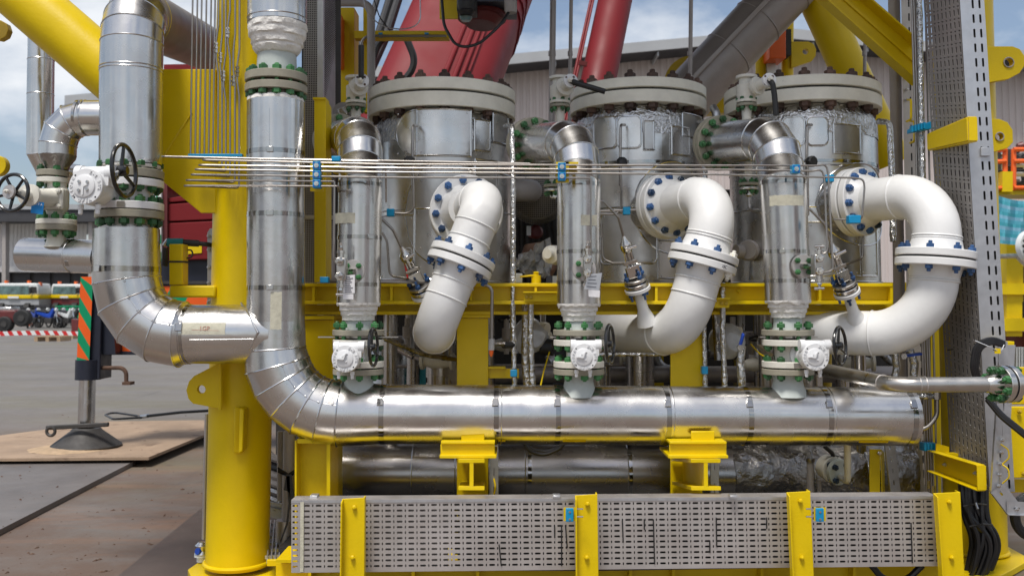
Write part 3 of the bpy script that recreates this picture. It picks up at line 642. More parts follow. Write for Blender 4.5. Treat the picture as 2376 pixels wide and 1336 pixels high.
# grit, flakes of rust and scraps lying on the concrete and the plates
random.seed(21); mbd = MB()
for k in range(420):
    px, py = random.uniform(-200, 470), 770 + 600 * random.random() ** 0.8; q = G(px, py, 0.0)
    if q.y > 16: continue
    z = .046 if (py > 1075 and px < 308 - (py - 1071) * 2.0) else (.106 if 985 < py < 1060 and 60 < px < 345 and abs(px - 200) > 95 else (0 if py > 1075 or py < 970 else None))
    if z is None: continue
    q = G(px, py, z); r_ = random.choice((.006, .008, .012, .02)); a = random.random() * 3
    mbd.add([q + Vector((math.cos(a + t) * r_ * s_, math.sin(a + t) * r_ * s_, h)) for t, s_, h in ((0, 1, .001), (1.4, .6, .001), (3.1, 1.2, .001), (4.5, .5, .001))] + [q + Vector((0, 0, r_ * .5))], [(0, 1, 4), (1, 2, 4), (2, 3, 4), (3, 0, 4)])
single('debris', 'rusty grit and scraps scattered over the yard and the plates', 'debris', mbd, 'rust', kind='stuff')
V3 = Vector
# ------------------------------------------------------------------ yellow steel frame of the skid
YK = 5.85
c0, c1 = P(557, -60, YK), P(551, 1306, YK); rc = L(70.5, YK)
cl0 = thing('skid_column', 'round yellow column at the left corner of the skid with two lifting lugs', 'column', (c1.x, YK, 0))
part('tube', MB().tube([Vector((c1.x, YK, c1.z - .01)), Vector((c1.x + .01, YK, 5.44))], rc, 48), 'yellow', cl0)
part('base_plate', MB().prism([G(a, b, .045) for a, b in ((436, 1320), (482, 1288), (640, 1290), (735, 1318), (700, 1400), (470, 1400))], (0, 0, -.04)), 'yellow', cl0, bevel=.004)
part('weld_bead', MB().torus((c1.x, YK, c1.z + .012), (0, 0, 1), rc + .006, .012, 48, 8), 'yellow', cl0)
lug = [(512, 840), (512, 948), (448, 936), (437, 925), (432, 905), (438, 885), (450, 872)]
lu = part('lifting_lug', MB().holed(lug, 467, 903, 9.5, 5.60, .035), 'yellow', cl0, bevel=.002)
part('weld_bead', MB().tube(pts((511, 838, 5.60), (511, 950, 5.60)), .012, 8), 'yellow', cl0)
part('stiffener', MB().prism([P(542, 945, 5.62), P(565, 945, 5.64), P(562, 1052, 5.64), P(541, 1052, 5.62)], (0, .12, 0)), 'yellow', cl0, bevel=.01)
part('fin', MB().rpoly([(556, 946), (566, 950), (563, 1046), (553, 1052)], 5.56, .1), 'yellow', cl0, bevel=.006)
part('guard_plate', MB().rpoly([(481, 540), (487, 530), (494, 530), (494, 720), (481, 720)], 5.95, .03), 'galv', cl0)
for y in (548, 580, 620, 656, 700): placed('bolt', bolt_mesh(.012, .02, .01, both=False), 'galv', cl0, P(486, y, 5.94), (0, -1, 0))
part('drain_pipe', MB().tube(pts((479, 960, 5.95), (472, 1250, 5.95)), L(4, 5.95), 10), 'tray_metal', cl0)

ar = thing('stub_bracket', 'yellow square L-shaped bracket welded to the left column', 'bracket', P(440, 680, 5.75))
part('arm', MB().rbox(392, 662, 500, 690, 5.68, .10), 'yellow', ar, bevel=.012); part('upright', MB().rbox(392, 566, 424, 661, 5.68, .10), 'yellow', ar, bevel=.006)
part('cable_tie', MB().rbox(391, 605, 425, 609, 5.675, .11), 'black', ar)
gd = thing('hand_grinder', 'black and green hand grinder hung on the yellow L-shaped bracket', 'grinder', P(400, 560, 5.85))
part('body', MB().tube(pts((388, 563, 5.8), (425, 563, 5.82)), L(10, 5.8), 16), 'teal', gd); part('grip', MB().tube(pts((424, 563, 5.82), (462, 565, 5.85)), L(8, 5.8), 14), 'black', gd)
part('nozzle', MB().tube(pts((380, 570, 5.8), (390, 556, 5.8)), L(5, 5.8), 12), 'chrome', gd); part('head', MB().tube(pts((384, 575, 5.82), (382, 618, 5.82)), L(7, 5.8), 12), 'iron', gd)
part('cord', MB().tube(fillet(pts((460, 565, 5.85), (480, 567, 5.86), (500, 570, 5.9)), .05), .014, 8), 'black', gd)
part('cord', MB().tube(fillet(pts((424, 580, 5.8), (446, 580, 5.75), (448, 596, 5.75), (430, 600, 5.75)), .04, 5), .005, 6), 'cable', gd)

YG = 5.73
gs = thing('gusset_plate', 'large yellow gusset plate joining the slanted brace to the left column', 'plate', P(440, 480, YG))
part('plate', MB().rpoly([(372, 161), (500, 161), (500, 494), (466, 494), (376, 420)], YG, .03), 'yellow', gs, bevel=.003)
part('rib', MB().tube(pts((376, 370, YG - .002), (445, 262, YG - .002)), .006, 6), 'yellow', gs)
br = thing('diagonal_brace', 'thick yellow tube brace slanting down from the upper left to the column', 'brace', P(235, 150, 6.0))
part('tube', MB().tube(pts((-120, -158, 6.0), (560, 432, 6.0)), L(64.5, 6.0), 44), 'yellow', br)
for a, b, y, lab in ((-4, 70, 6.4, 'weathered yellow lug end sticking in above the small handwheel, the higher one'), (-10, 384, 6.4, 'yellow rounded lug end just above the spoked handwheel')):
    e_ = thing('lug_end', lab, 'lug', P(a, b, y))
    part('plate', MB().lathe(P(a, b, y), (0, 1, 0), [(0, L(24, y)), (.06, L(24, y))], 9 if b < 100 else 24), 'yellow_old' if b < 100 else 'yellow', e_, bevel=.004)

# main beam in front of the vessels
YBm = 6.0
def ibeam_front(th_, x0, x1, yt, yb, Y, tf=8, depth=.15, web=True):
    part('top_flange', MB().rbox(x0, yt, x1, yt + tf, Y - .06, depth), 'yellow', th_, bevel=.003)
    part('web', MB().rbox(x0, yt + tf, x1, yb - tf, Y, .02), 'yellow', th_)
    part('bottom_flange', MB().rbox(x0, yb - tf, x1, yb, Y - .06, depth), 'yellow', th_, bevel=.003)
mb_ = thing('deck_beam', 'long yellow deck beam running under the three vessels', 'beam', P(1400, 730, YBm))
ibeam_front(mb_, 690, 2072, 657, 706, YBm)
part('lower_beam', MB().rbox(690, 707, 2120, 722, YBm + .10, .05), 'yellow', mb_); part('lower_flange', MB().rbox(690, 722, 2120, 730, YBm + .02, .2), 'yellow', mb_, bevel=.003)
for x in (724, 905, 1090, 1240, 1520, 1640, 1900, 2066): part('stiffener', MB().rbox(x, 665, x + 6, 698, YBm - .055, .055), 'yellow', mb_)
for x in (1715, 1790): placed('bolt', bolt_mesh(.014, .02, .008, both=False), 'yellow', mb_, P(x, 668, YBm - .02), (0, 0, -1))
rear = thing('rear_deck_beam', 'second yellow beam in the shade behind the vessels', 'beam', P(1400, 730, 8.3))
part('web', MB().rbox(600, 655, 2300, 725, 8.3, .05), 'yellow', rear)
for x in (700, 1238, 1700): part('cross_beam', MB().rbox(x, 662, x + 14, 700, 6.2, 2.05), 'yellow', rear)

def ipost(label, x0, x1, y0, y1, Y, cap=None, nm='support_post', dep=.22):
    t_ = thing(nm, label, 'post', (P((x0 + x1) / 2, 700, Y).x, Y, 0), 'short yellow I-posts carrying the deck beam')
    part('front_flange', MB().rbox(x0, y0, x1, y1, Y, .02), 'yellow', t_, bevel=.003)
    xm = (x0 + x1) / 2
    part('web', MB().rbox(xm - 3, y0, xm + 3, y1, Y + .02, dep), 'yellow', t_)
    part('rear_flange', MB().rbox(x0, y0, x1, y1, Y + .02 + dep, .02), 'yellow', t_)
    if cap: part('cap_plate', MB().rbox(x0 - 5, y0 - 8, x1 + 5, y0 - .5, Y - .02, dep + .08), 'yellow', t_, bevel=.002)
ipost('yellow I-post below the white pipe of the first vessel', 1060, 1133, 738, 1330, 6.05, True)
ipost('yellow I-post partly hidden behind the white pipe of the middle vessel', 1556, 1630, 738, 1330, 6.05, True)
lp = thing('support_post', 'yellow I-post with open flange side between the riser elbow and the column', 'post', (P(740, 700, 6.0).x, 6.0, 0), 'short yellow I-posts carrying the deck beam')
part('flange', MB().rbox(704, 742, 764, 1330, 6.0, .02), 'yellow', lp, bevel=.003); part('cap_plate', MB().rbox(698, 733, 775, 741, 5.97, .35), 'yellow', lp)
part('web', MB().rbox(764, 742, 775, 1330, 6.0, .30), 'yellow', lp)
fp = thing('front_post', 'yellow post under the bend of the horizontal header', 'post', (P(724, 700, 5.55).x, 5.55, 0))
part('flange', MB().rbox(684, 1022, 688, 1330, 5.40, .25), 'yellow', fp); part('web', MB().rbox(688, 1022, 758, 1330, 5.50, .02), 'yellow', fp); part('flange', MB().rbox(758, 1022, 766, 1330, 5.40, .25), 'yellow', fp)
part('saddle', MB().rbox(690, 1018, 770, 1028, 5.38, .3), 'yellow', fp)
fb = thing('floor_beam', 'low yellow floor beam along the foot of the skid behind the cable tray', 'beam', (P(1400, 700, 5.4).x, 5.4, 0))
part('web', MB().rbox(640, 1306, 2236, 1420, 5.42, .03), 'yellow', fb); part('top_flange', MB().rbox(640, 1298, 2236, 1305, 5.32, .3), 'yellow', fb)
for x in (715, 955, 1105, 1460, 1560, 1765, 1980): part('stiffener', MB().rbox(x, 1306, x + 7, 1420, 5.34, .08), 'yellow', fb)
# post with strut left of the vessels
sp_ = thing('strut_post', 'narrow yellow angle post standing in front of the perforated screen', 'post', (P(740, 700, 5.8).x, 5.8, 1.4))
part('leg', MB().rbox(729, 231, 753, 655, 5.78, .012), 'yellow', sp_, bevel=.002); part('side', MB().prism([P(753, 228, 5.78), P(766, 250, 5.95), P(766, 655, 5.95), P(753, 655, 5.78)], (.008, 0, 0)), 'yellow', sp_)
part('lip', MB().rbox(726, 226, 755, 231, 5.77, .12), 'yellow', sp_)

# screens and columns at the back left
sg = thing('perforated_screen', 'grey perforated sheet screen behind the strut post', 'screen', P(738, 700, 6.6))
part('sheet', MB().rbox(704, -60, 748, 720, 6.60, .004), 'perforated', sg); part('frame_bar', MB().rbox(736, -60, 750, 740, 6.55, .04), 'galv', sg)
part('sheet', MB().prism([P(752, -60, 6.7), P(778, -60, 7.1), P(778, 740, 7.1), P(752, 740, 6.7)], (0, .004, 0)), 'perforated', sg)
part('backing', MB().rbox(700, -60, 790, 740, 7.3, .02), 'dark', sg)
for y in (690, 500): part('frame_bar', MB().rbox(704, y, 778, y + 8, 6.57, .03), 'galv', sg)
bc = thing('rear_column', 'olive yellow square column in the shade with an orange box on it', 'column', (P(810, 700, 8.2).x, 8.2, 0))
part('column', MB().rbox(778, 18, 822, 740, 8.2, .25), 'yellow', bc); part('orange_box', MB().rbox(774, 30, 790, 150, 8.0, .2), 'orange_paint', bc, bevel=.01); part('stay', MB().rbox(843, 18, 852, 260, 8.2, .1), 'yellow', bc)
cb_ = thing('cross_bar', 'olive yellow cross bar with blue clips in front of the red boom', 'bar', P(930, 88, 8.1))
part('bar', MB().rbox(822, 72, 1042, 89, 8.1, .10), 'yellow', cb_)
for x in (878, 985): part('clip', MB().rbox(x, 76, x + 9, 85, 8.06, .04), 'clamp_blue', cb_)
part('tube', MB().pipe(pts((838, 160, 8.05), (838, 84, 8.05), (1036, 84, 8.05)), .012, .08, 8), 'tube_steel', cb_)
dp = thing('drop_pipe', 'pale grey pipe coming down beside the red boom', 'pipe', P(858, 200, 7.9))
part('pipe', MB().pipe(pts((770, 7, 7.9), (861, 7, 7.9), (862, 420, 7.9)), L(9.5, 7.9), .10, 16), 'pale_paint', dp)
for px, r_, top, lab in ((1281, 7.5, 300, 'dark grey vertical pipe just left of the lift cylinder, the thicker of two'), (1323, 4.5, 260, 'thin grey vertical pipe close beside the thicker dark pipe'), (1601, 4.8, 330, 'thin grey vertical pipe rising behind the middle vessel rim'), (2006, 4.0, 320, 'thin steel pipe rising behind the right vessel rim')):
    t_ = thing('vertical_pipe', lab, 'pipe', P(px, top, 8.0), 'thin pipes rising behind the vessels'); part('pipe', MB().tube(pts((px + 3, -50, 8.0), (px - 3, top + 120, 8.0)), L(r_, 8), 14), 'grey_pipe', t_)
    part('coupling', MB().tube(pts((px, 120, 8.0), (px, 130, 8.0)), L(r_ + 1.5, 8), 14), 'grey_pipe', t_)

# hanging equipment on the upper deck
he = thing('pump_unit', 'dark red motor drum with black regulator hanging at the top edge', 'pump', P(1120, 0, 7.6))
part('drum', MB().lathe(P(1117, 60, 7.8), (0.04, .12, 1), [(0, L(36, 7.6)), (.03, L(46, 7.6)), (.05, L(52, 7.6)), (.6, L(52, 7.6))], 40), 'red_brown', he); part('drum_rim', MB().lathe(P(1117, 58, 7.8), (0.04, .12, 1), [(.05, L(52, 7.6)), (.055, L(60, 7.6)), (.09, L(60, 7.6)), (.095, L(52, 7.6))], 40), 'red_brown', he)
part('regulator', MB().lathe(P(1082, -10, 7.4), (0, 0, -1), [(0, .07), (.06, .075), (.12, .06), (.13, .07), (.16, .05)], 18), 'black', he)
part('regulator_block', MB().rbox(1060, -10, 1106, 26, 7.42, .2), 'black', he, bevel=.01)
part('bowl', MB().lathe(P(1081, 28, 7.45), (0, 0, -1), [(0, .052), (.055, .05), (.075, .035)], 18), 'glass', he)
part('filter_cup', MB().lathe(P(1184, 2, 7.4), (0.05, 0, -1), [(0, .05), (.08, .05), (.1, .045)], 18), 'pale_paint', he)
part('bracket', MB().rbox(1020, -50, 1062, 44, 7.7, .02), 'yellow', he); part('bracket', MB().rbox(1062, -60, 1200, 4, 7.5, .5), 'navy', he)
hz_ = thing('hanging_cable', 'black cable hanging in a loop below the red motor drum', 'cable', P(1080, 108, 7.4))
part('cable', MB().tube(fillet(pts((1022, -40, 7.4), (1030, 60, 7.35), (1060, 112, 7.3), (1110, 105, 7.3), (1160, 60, 7.3), (1180, 30, 7.35)), .25, 6), .012, 8), 'cable', hz_)
hw_ = thing('hanging_wire', 'thin grey wire drooping from the upper deck in front of the boom', 'wire', P(900, 68, 7.5))
part('wire', MB().tube(fillet(pts((842, -40, 7.5), (846, 30, 7.5), (890, 64, 7.5), (940, 70, 7.5), (976, 56, 7.5), (974, -40, 7.5)), .25, 6), .005, 6), 'galv', hw_)
part('wire', MB().tube(fillet(pts((868, 0, 7.55), (880, 40, 7.55), (905, 72, 7.55)), .2, 5), .005, 6), 'cable', hw_)

# big inclined grey pipe and braces at the upper right
ip = thing('inclined_pipe', 'large dull grey pipe slanting up above the right vessel', 'pipe', P(1650, 250, 8.6))
part('pipe', MB().tube(pts((1528, 298, 8.6), (1910, -112, 8.6)), L(62, 8.6), 44), 'grey_pipe', ip)
part('stiffener', MB().bar(P(1578, 213, 8.36), P(1808, -30, 8.36), .05, .05, (0, 1, 0)), 'grey_pipe', ip, bevel=.01)
for t_ in (.42, .60, .78):
    c_ = P(1528, 298, 8.6).lerp(P(1910, -112, 8.6), t_); d_ = P(1910, -112, 8.6) - P(1528, 298, 8.6)
    part('weld_seam', MB().torus(c_, d_, L(62.3, 8.6), .006, 44, 6), 'grey_pipe', ip)
part('end_plate', MB().lathe(P(1605, 190, 9.1), (-.3, -1, .2), [(0, .26), (.04, .26)], 28), 'yellow_old', ip)
yb = thing('tube_brace', 'thick yellow tube brace behind the rim of the right vessel', 'brace', P(2000, 300, 8.8))
part('tube', MB().tube(pts((1868, -60, 8.8), (2072, 380, 8.8)), L(42, 8.8), 36), 'yellow', yb)
ab = thing('angle_brace', 'yellow channel brace slanting down to the right-hand cable tray', 'brace', P(2000, 90, 6.8))
e1, e2, e3, e4 = (1872, -32), (2122, 190), (2122, 96), (1996, -14)
part('web', MB().rpoly([(1880, -25), (2124, 192), (2124, 100), (1980, -25)], 6.8, .015), 'yellow', ab)
part('flange', MB().bar(P(1972, -32, 6.74), P(2126, 102, 6.74), .13, .012, (0.66, 0, .75)), 'yellow', ab); part('flange', MB().bar(P(1872, -32, 6.74), P(2126, 194, 6.74), .13, .012, (0.66, 0, .75)), 'yellow', ab)
part('rib', MB().bar(P(1925, -32, 6.79), P(2126, 146, 6.79), .012, .02, (.66, 0, .75)), 'yellow', ab)
rc_ = thing('rear_column', 'slim yellow column with a drilled lug and an orange box behind the right vessel', 'column', (P(1830, 700, 10).x, 10, 0))
part('tube', MB().tube(pts((1828, -60, 10), (1824, 720, 10)), L(14, 10), 20), 'yellow', rc_); part('tube', MB().tube(pts((1766, 100, 10), (1766, 720, 10)), L(13, 10), 20), 'yellow', rc_)
part('lug', MB().holed([(1836, 97), (1876, 97), (1888, 102), (1894, 115), (1893, 130), (1884, 142), (1836, 158)], 1869, 120, 6.5, 9.9, .06), 'yellow', rc_, bevel=.004)
part('orange_box', MB().rbox(1786, 70, 1824, 136, 9.7, .3), 'orange_paint', rc_, bevel=.01); part('slot', MB().rbox(1824, 68, 1836, 128, 9.72, .2), 'dark', rc_)
part('light_strut', MB().rbox(1780, 120, 1800, 320, 9.9, .05), 'galv', rc_)
part('cross_tie', MB().rbox(1640, 222, 1700, 262, 9.6, .2), 'yellow', rc_)

# two lifting lugs to the right of the tall tray
for (q, hx, hy, hr, lab) in (([(2270, 108), (2350, 108), (2366, 114), (2377, 130), (2378, 152), (2366, 170), (2340, 184), (2270, 196)], 2341, 145, 10, 'large yellow lifting lug with a hole, upper of two beside the tall tray'),
                        ([(2270, 277), (2318, 276), (2338, 284), (2350, 302), (2351, 330), (2338, 344), (2310, 352), (2270, 356)], 2320, 317, 8, 'smaller yellow lifting lug with a hole, lower of two beside the tall tray')):
    t_ = thing('lifting_lug', lab, 'lug', P(2310, hy, 6.0)); part('plate', MB().holed(q, hx, hy, hr, 6.0, .05), 'yellow', t_, bevel=.003)
    part('hole_rim', MB().torus(P(hx, hy, 5.994), (0, 1, 0), L(hr + 1.5, 6), .004, 28, 6), 'pale_paint', t_)
rt = thing('skid_column', 'round yellow column with a broad foot plate at the right corner of the skid', 'column', (P(2250, 700, 6.1).x, 6.1, 0))
part('tube', MB().tube([V3((P(2232, -80, 6.25).x, 6.25, 5.44)), P(2264, 1276, 6.25)], L(66, 6.25), 40), 'yellow', rt)
part('base_plate', MB().prism([G(a, b, .045) for a, b in ((2180, 1335), (2225, 1262), (2330, 1262), (2392, 1296), (2345, 1322), (2300, 1345))], (0, 0, -.04)), 'yellow', rt, bevel=.004)
part('weld_bead', MB().torus(P(2264, 1274, 6.25), (0, 0, 1), L(67, 6.25), .012, 44, 8), 'yellow', rt)

ud = thing('shade_deck', 'unseen upper deck added above the vessels for shade, grey beams under plate floor', 'deck', (0.6, 7.6, 4.75))  # unseen deck, added to cast shade and keep reflections grey
part('floor_plate', MB().abox((-2.3, 4.9, 5.46), (3.5, 9.6, 5.50)), 'steel_grey', ud)
for y in (4.95, 5.85, 7.0, 8.2, 9.4): part('cross_beam', MB().abox((-2.2, y, 5.30), (3.4, y + .12, 5.45)), 'grey_pipe', ud)
for x in (-2.2, -.8, .6, 2.0, 3.3): part('joist', MB().abox((x, 5.08, 5.32), (x + .08, 9.39, 5.44)), 'grey_pipe', ud)
# cabins added behind the camera, only to be mirrored in the bright metal
for k, (x, y, w_, d_, h_, m_, lab) in enumerate(((-15, -9, 5, 7, 4.6, 'wall_grey', 'grey cabin added behind the camera on the left for reflections in the metal'), (13, -7, 3, 8, 5.2, 'wall_pink', 'pale cabin added behind the camera on the right for reflections in the metal'))):
    t_ = thing('reflection_cabin', lab, 'cabin', (x, y, 0)); part('wall', MB().abox((x - w_ / 2, y - d_ / 2, 0), (x + w_ / 2, y + d_ / 2, h_)), m_, t_); part('roof', MB().abox((x - w_ / 2 - .2, y - d_ / 2 - .2, h_), (x + w_ / 2 + .2, y + d_ / 2 + .2, h_ + .2)), 'roof_grey', t_)
    sx = -1 if x > 0 else 1
    for q in (-2.2, .6, 2.2): part('door', MB().abox((x + sx * (w_ / 2), y + q - .5, 0), (x + sx * (w_ / 2 + .06), y + q + .5, 2.2)), 'dark', t_)
    part('window', MB().abox((x - w_ / 2 + .4, y + d_ / 2, 1), (x + w_ / 2 - .4, y + d_ / 2 + .05, 2.6)), 'dark', t_)
# ------------------------------------------------------------------ insulated pipes in metal cladding
def plaster(parent, c, d, prof, seed=0, m='plaster', n=44):
    """hand-wrapped insulation end: rings of uneven radius"""
    d = Vector(d).normalized(); u, v = frame(d); rs = []
    for i, (t, r_) in enumerate(prof):
        rs.append([Vector(c) + d * (t + .006 * noise.noise(Vector((math.cos(k * .45) * 2, i * .3, seed)))) + (u * math.cos(2 * math.pi * k / n) + v * math.sin(2 * math.pi * k / n)) * (r_ * (1 + .045 * noise.noise(Vector((math.cos(2 * math.pi * k / n) * 3, math.sin(2 * math.pi * k / n) * 3, i * .9 + seed))))) for k in range(n)])
    return part('insulation_end', MB().loft(rs), m, parent, ang=50)
def frill(parent, c, d, r, hgt, seed=0, m='plaster', n=60):
    """torn rim of insulation standing up round a pipe end"""
    d = Vector(d).normalized(); u, v = frame(d); rs = []
    for t, k_ in ((0, 1.0), (.6, 1.01), (1.0, .97), (.4, .86)):
        ring = []
        for k in range(n):
            a = 2 * math.pi * k / n; h = hgt * (t if t < .5 else t * (.75 + .9 * max(0, noise.noise(Vector((math.cos(a) * 5, math.sin(a) * 5, seed)))) + .25 * noise.noise(Vector((math.cos(a) * 17, math.sin(a) * 17, seed)))))
            ring.append(Vector(c) + d * h + (u * math.cos(a) + v * math.sin(a)) * r * k_)
        rs.append(ring)
    return part('torn_insulation', MB().loft(rs, cap=False), m, parent, ang=60)
def tape_patch(parent, c, axis, out, r, la, lw, m='masking', name='tape', th=0.002, n=12):
    """strip of tape wrapped on a pipe: la along the axis, lw round it"""
    axis = Vector(axis).normalized(); out = Vector(out).normalized(); side = axis.cross(out); rs = []
    A = lw / r / 2; vs = []; fs = []
    for i in range(n + 1):
        a = -A + 2 * A * i / n; o = (out * math.cos(a) + side * math.sin(a)) * (r + th); e = .004 * noise.noise(Vector((i * .7, r, la)))
        vs += [Vector(c) + o - axis * (la / 2 + e), Vector(c) + o + axis * (la / 2 - e)]
    for i in range(n): fs.append((2 * i, 2 * i + 2, 2 * i + 3, 2 * i + 1))
    return part(name, MB().add(vs, fs), m, parent)
Y0 = 5.45; Rr = L(66, Y0); Rh = L(68, Y0); V = Vector
def YH(px): return Y0 + (px - 640) * (0.16 / 1460)
up = V((0, 0, 1))

# ---- riser and horizontal header (one insulated run)
hd = thing('header_pipe', 'long insulated header pipe along the skid front, bending up into the tall riser', 'insulated pipe', P(640, 960, Y0))
stn = [P(640, y, Y0) for y in (238, 357, 500, 668, 745)]
cor = P(638, 959, Y0); xs = [780, 890, 1150, 1290, 1540, 1725, 1905, 2096]
bend = fillet([P(640, 745, Y0), cor, P(900, 959, YH(900))], L(150, Y0), 6)[1:-1]
run = stn + bend + [P(x, 959 + (x - 640) * .0045, YH(x)) for x in xs[1:]]
rad = [Rr] * 5 + [L(74, Y0)] * len(bend) + [Rh] * (len(xs) - 1)
rad[5] = Rr * 1.04
rs = rings(run, rad, 48)
for i in range(len(run) - 1):
    m_ = 'cladding'
    mb = MB(); na = 1
    A_, B_ = rs[i], rs[i + 1]
    part('cladding_sheet', MB().loft([A_, B_], cap=False), m_, hd)
    if 5 <= i <= 11: part('seam_bead', MB().loop(rs[i], .0055, 6), 'seam', hd)
end = run[-1]; ed = (run[-1] - run[-2]).normalized()
part('end_cap', MB().lathe(end, ed, [(0, Rh), (L(16, YH(2100)), Rh), (L(17, 5.6), Rh - .006), (L(17, 5.6), .02)], 48), 'cladding', hd)
for i in (1, 2, 3): strap(hd, run[i], up, Rr, .026, clip=(.05, -1, 0))
for k, x in enumerate(xs):
    c_ = P(x, 959 + (x - 640) * .0045, YH(x)); strap(hd, c_, ed, Rh + (.006 if k == 0 else 0), .028, clip=(0, -.9, .5))
    if x in (1150, 1540, 1905): part('seam_bead', MB().torus(c_ + ed * .03, ed, Rh + .001, .003, 48, 6), 'seam', hd)
# longitudinal beads on the gores
for i in range(6, 11):
    a_, b_ = run[i], run[i + 1]; o_ = V((.0, -1, 0)) * (L(74, Y0) - .001)
    side = (b_ - a_).normalized().cross(V((0, 1, 0))).normalized(); off = o_ * .93 + side * L(74, Y0) * .36
    part('lap_seam', MB().tube([a_ + off, b_ + off], .003, 6), 'seam', hd)
    for q in (a_, b_): part('rivet', MB().lathe(q + off * 1.01 + (b_ - a_).normalized() * .02 * (1 if q == a_ else -1), off, [(0, .006), (.004, .003)], 8), 'seam', hd)
for x, dy, rr in ((1085, 62, .022), (1160, 66, .01), (830, 64, .014), (1330, 64, .02), (1600, 60, .03), (2010, 62, .026)):
    tape_patch(hd, P(x, 959 + (x - 640) * .0045, YH(x)), ed, (0, -.62, -.78), Rh, L(rr * 2600, 5.5), L(9, 5.5), 'yellow', 'paint_smear', .0015)
tape_patch(hd, P(650, 720, Y0), up, (.10, -1, 0), Rr, L(84, Y0), L(25, Y0))
part('riser_lap_seam', MB().tube([P(625, 250, Y0 - Rr), P(625, 356, Y0 - Rr)], .002, 6), 'seam', hd)
frill(hd, P(640, 240, Y0), up, Rr * .985, L(14, Y0), 2.2)
plaster(hd, P(640, 246, Y0), up, [(0, Rr * .95), (L(12, Y0), Rr * .88), (L(14, Y0), Rr * .4)], 4)
# ---- neck with flange pair at the top of the riser
ft_ = thing('flanged_joint', 'tan bolted flange pair on the riser with green nuts under white insulation', 'flange joint', P(641, 215, Y0))
part('neck', MB().lathe(P(640, 238, Y0), up, [(0, L(43, Y0)), (L(36, Y0), L(46, Y0))], 32), 'flange_grey', ft_)
rf_ = L(71.5, Y0)
part('flange', disc(P(641, 209, Y0), up, rf_, L(18, Y0), 48), 'flange_tan', ft_, ); part('flange', disc(P(641, 184, Y0), up, rf_, L(19, Y0), 48), 'flange_tan', ft_)
part('gasket', disc(P(641, 197, Y0), up, rf_ * .72, L(7, Y0), 32), 'gasket', ft_)
bolts(ft_, P(641, 196.5, Y0), up, rf_ * .84, 12, L(10.5, Y0), L(45, Y0), 'bolt_green', .008, .26)
up_ = thing('riser_pipe', 'upper length of the insulated riser with ridged white insulation at its lower end', 'insulated pipe', P(641, 165, Y0))
part('neck', MB().lathe(P(642, 176, Y0), up, [(0, L(47, Y0)), (L(62, Y0), L(44, Y0))], 32), 'primer', up_)
plaster(up_, P(643, 128, Y0), up, [(0, L(46, Y0)), (L(4, Y0), L(50, Y0)), (L(14, Y0), L(57, Y0)), (L(20, Y0), L(56, Y0)), (L(22, Y0), L(60, Y0)), (L(34, Y0), L(61, Y0)), (L(38, Y0), L(62, Y0)), (L(41, Y0), L(66, Y0)), (L(52, Y0), L(67, Y0)), (L(56, Y0), L(66, Y0)), (L(59, Y0), L(69, Y0)), (L(72, Y0), L(68, Y0))], 1)
clad(up_, [P(643, 57, Y0), P(643, 46, Y0), P(644, -120, Y0)], L(68, Y0), n=48)

# ---- crossover: left riser, its curved pipe into the header
lr = thing('crossover_pipe', 'insulated pipe with segmented elbow running from the left valve into the riser', 'insulated pipe', P(296, 775, Y0))
Rl = L(68, Y0)
st = [P(294, 532, Y0), P(294, 625, Y0)]
bd = fillet([P(294, 625, Y0), P(298, 776, Y0), P(450, 775, Y0)], L(130, Y0), 4)[1:-1]
run2 = st + bd + [P(436, 775, Y0), P(640, 775, Y0)]
rad2 = [L(73, Y0), L(75, Y0)] + [L(75, Y0)] * len(bd) + [Rl, Rl]
rs2 = rings(run2, rad2, 48)
for i in range(len(run2) - 1):
    part('cladding_sheet', MB().loft([rs2[i], rs2[i + 1]], cap=False), 'cladding', lr)
    if i > 1: part('seam_bead', MB().loop(rs2[i], .0045, 6), 'seam', lr)
part('end_plate', MB().loft([rs2[0], [run2[0] + (q - run2[0]) * .6 for q in rs2[0]]], cap=False), 'cladding', lr)
frill(lr, P(294, 533, Y0), up, L(60, Y0), L(8, Y0), 5)
strap(lr, P(294, 625, Y0), up, L(75, Y0), .03, clip=(-.5, -.85, 0)); strap(lr, P(438, 775, Y0), (1, 0, 0), Rl, .03, clip=(0, -.95, .25))
# pointed saddle where it meets the riser
part('saddle_seam', MB().tube([P(560, 703, Y0 - .02), P(580, 735, Y0 - .15), P(598, 771, Y0 - .176), P(580, 808, Y0 - .15), P(556, 838, Y0 - .02)], .006, 8), 'seam', lr)
tape_patch(lr, P(492, 775, Y0), (1, 0, 0), (0, -1, .22), Rl, L(100, Y0), L(27, Y0))
tc_ = P(492, 775, Y0) + V((0, -1, .22)).normalized() * (Rl + .004)
part('handwriting', join(text_mb('1GP', .034, tc_ + V((.01, 0, 0)), (1, 0, 0), (0, .22, 1), .0005), MB().bar(tc_ + V((-.06, 0, -.008)), tc_ + V((.09, 0, -.012)), .0025, .001, (0, -1, 0))), 'ink_red', lr)
part('lap_seam', MB().tube([P(440, 788, Y0 - Rl * .98), P(592, 786, Y0 - Rl * .98)], .003, 6), 'seam', lr)
for i in range(2, 6):
    a_, b_ = run2[i], run2[i + 1]; side = (b_ - a_).normalized().cross(V((0, 1, 0))).normalized()
    off = (V((0, -.95, 0)) + side * .3) * L(74.5, Y0)
    part('lap_seam', MB().tube([a_ + off, b_ + off], .003, 6), 'seam', lr)
    for q, s_ in ((a_, 1), (b_, -1)): part('rivet', MB().lathe(q + off * 1.01 + (b_ - a_).normalized() * .02 * s_, off, [(0, .007), (.004, .003)], 8), 'seam', lr)
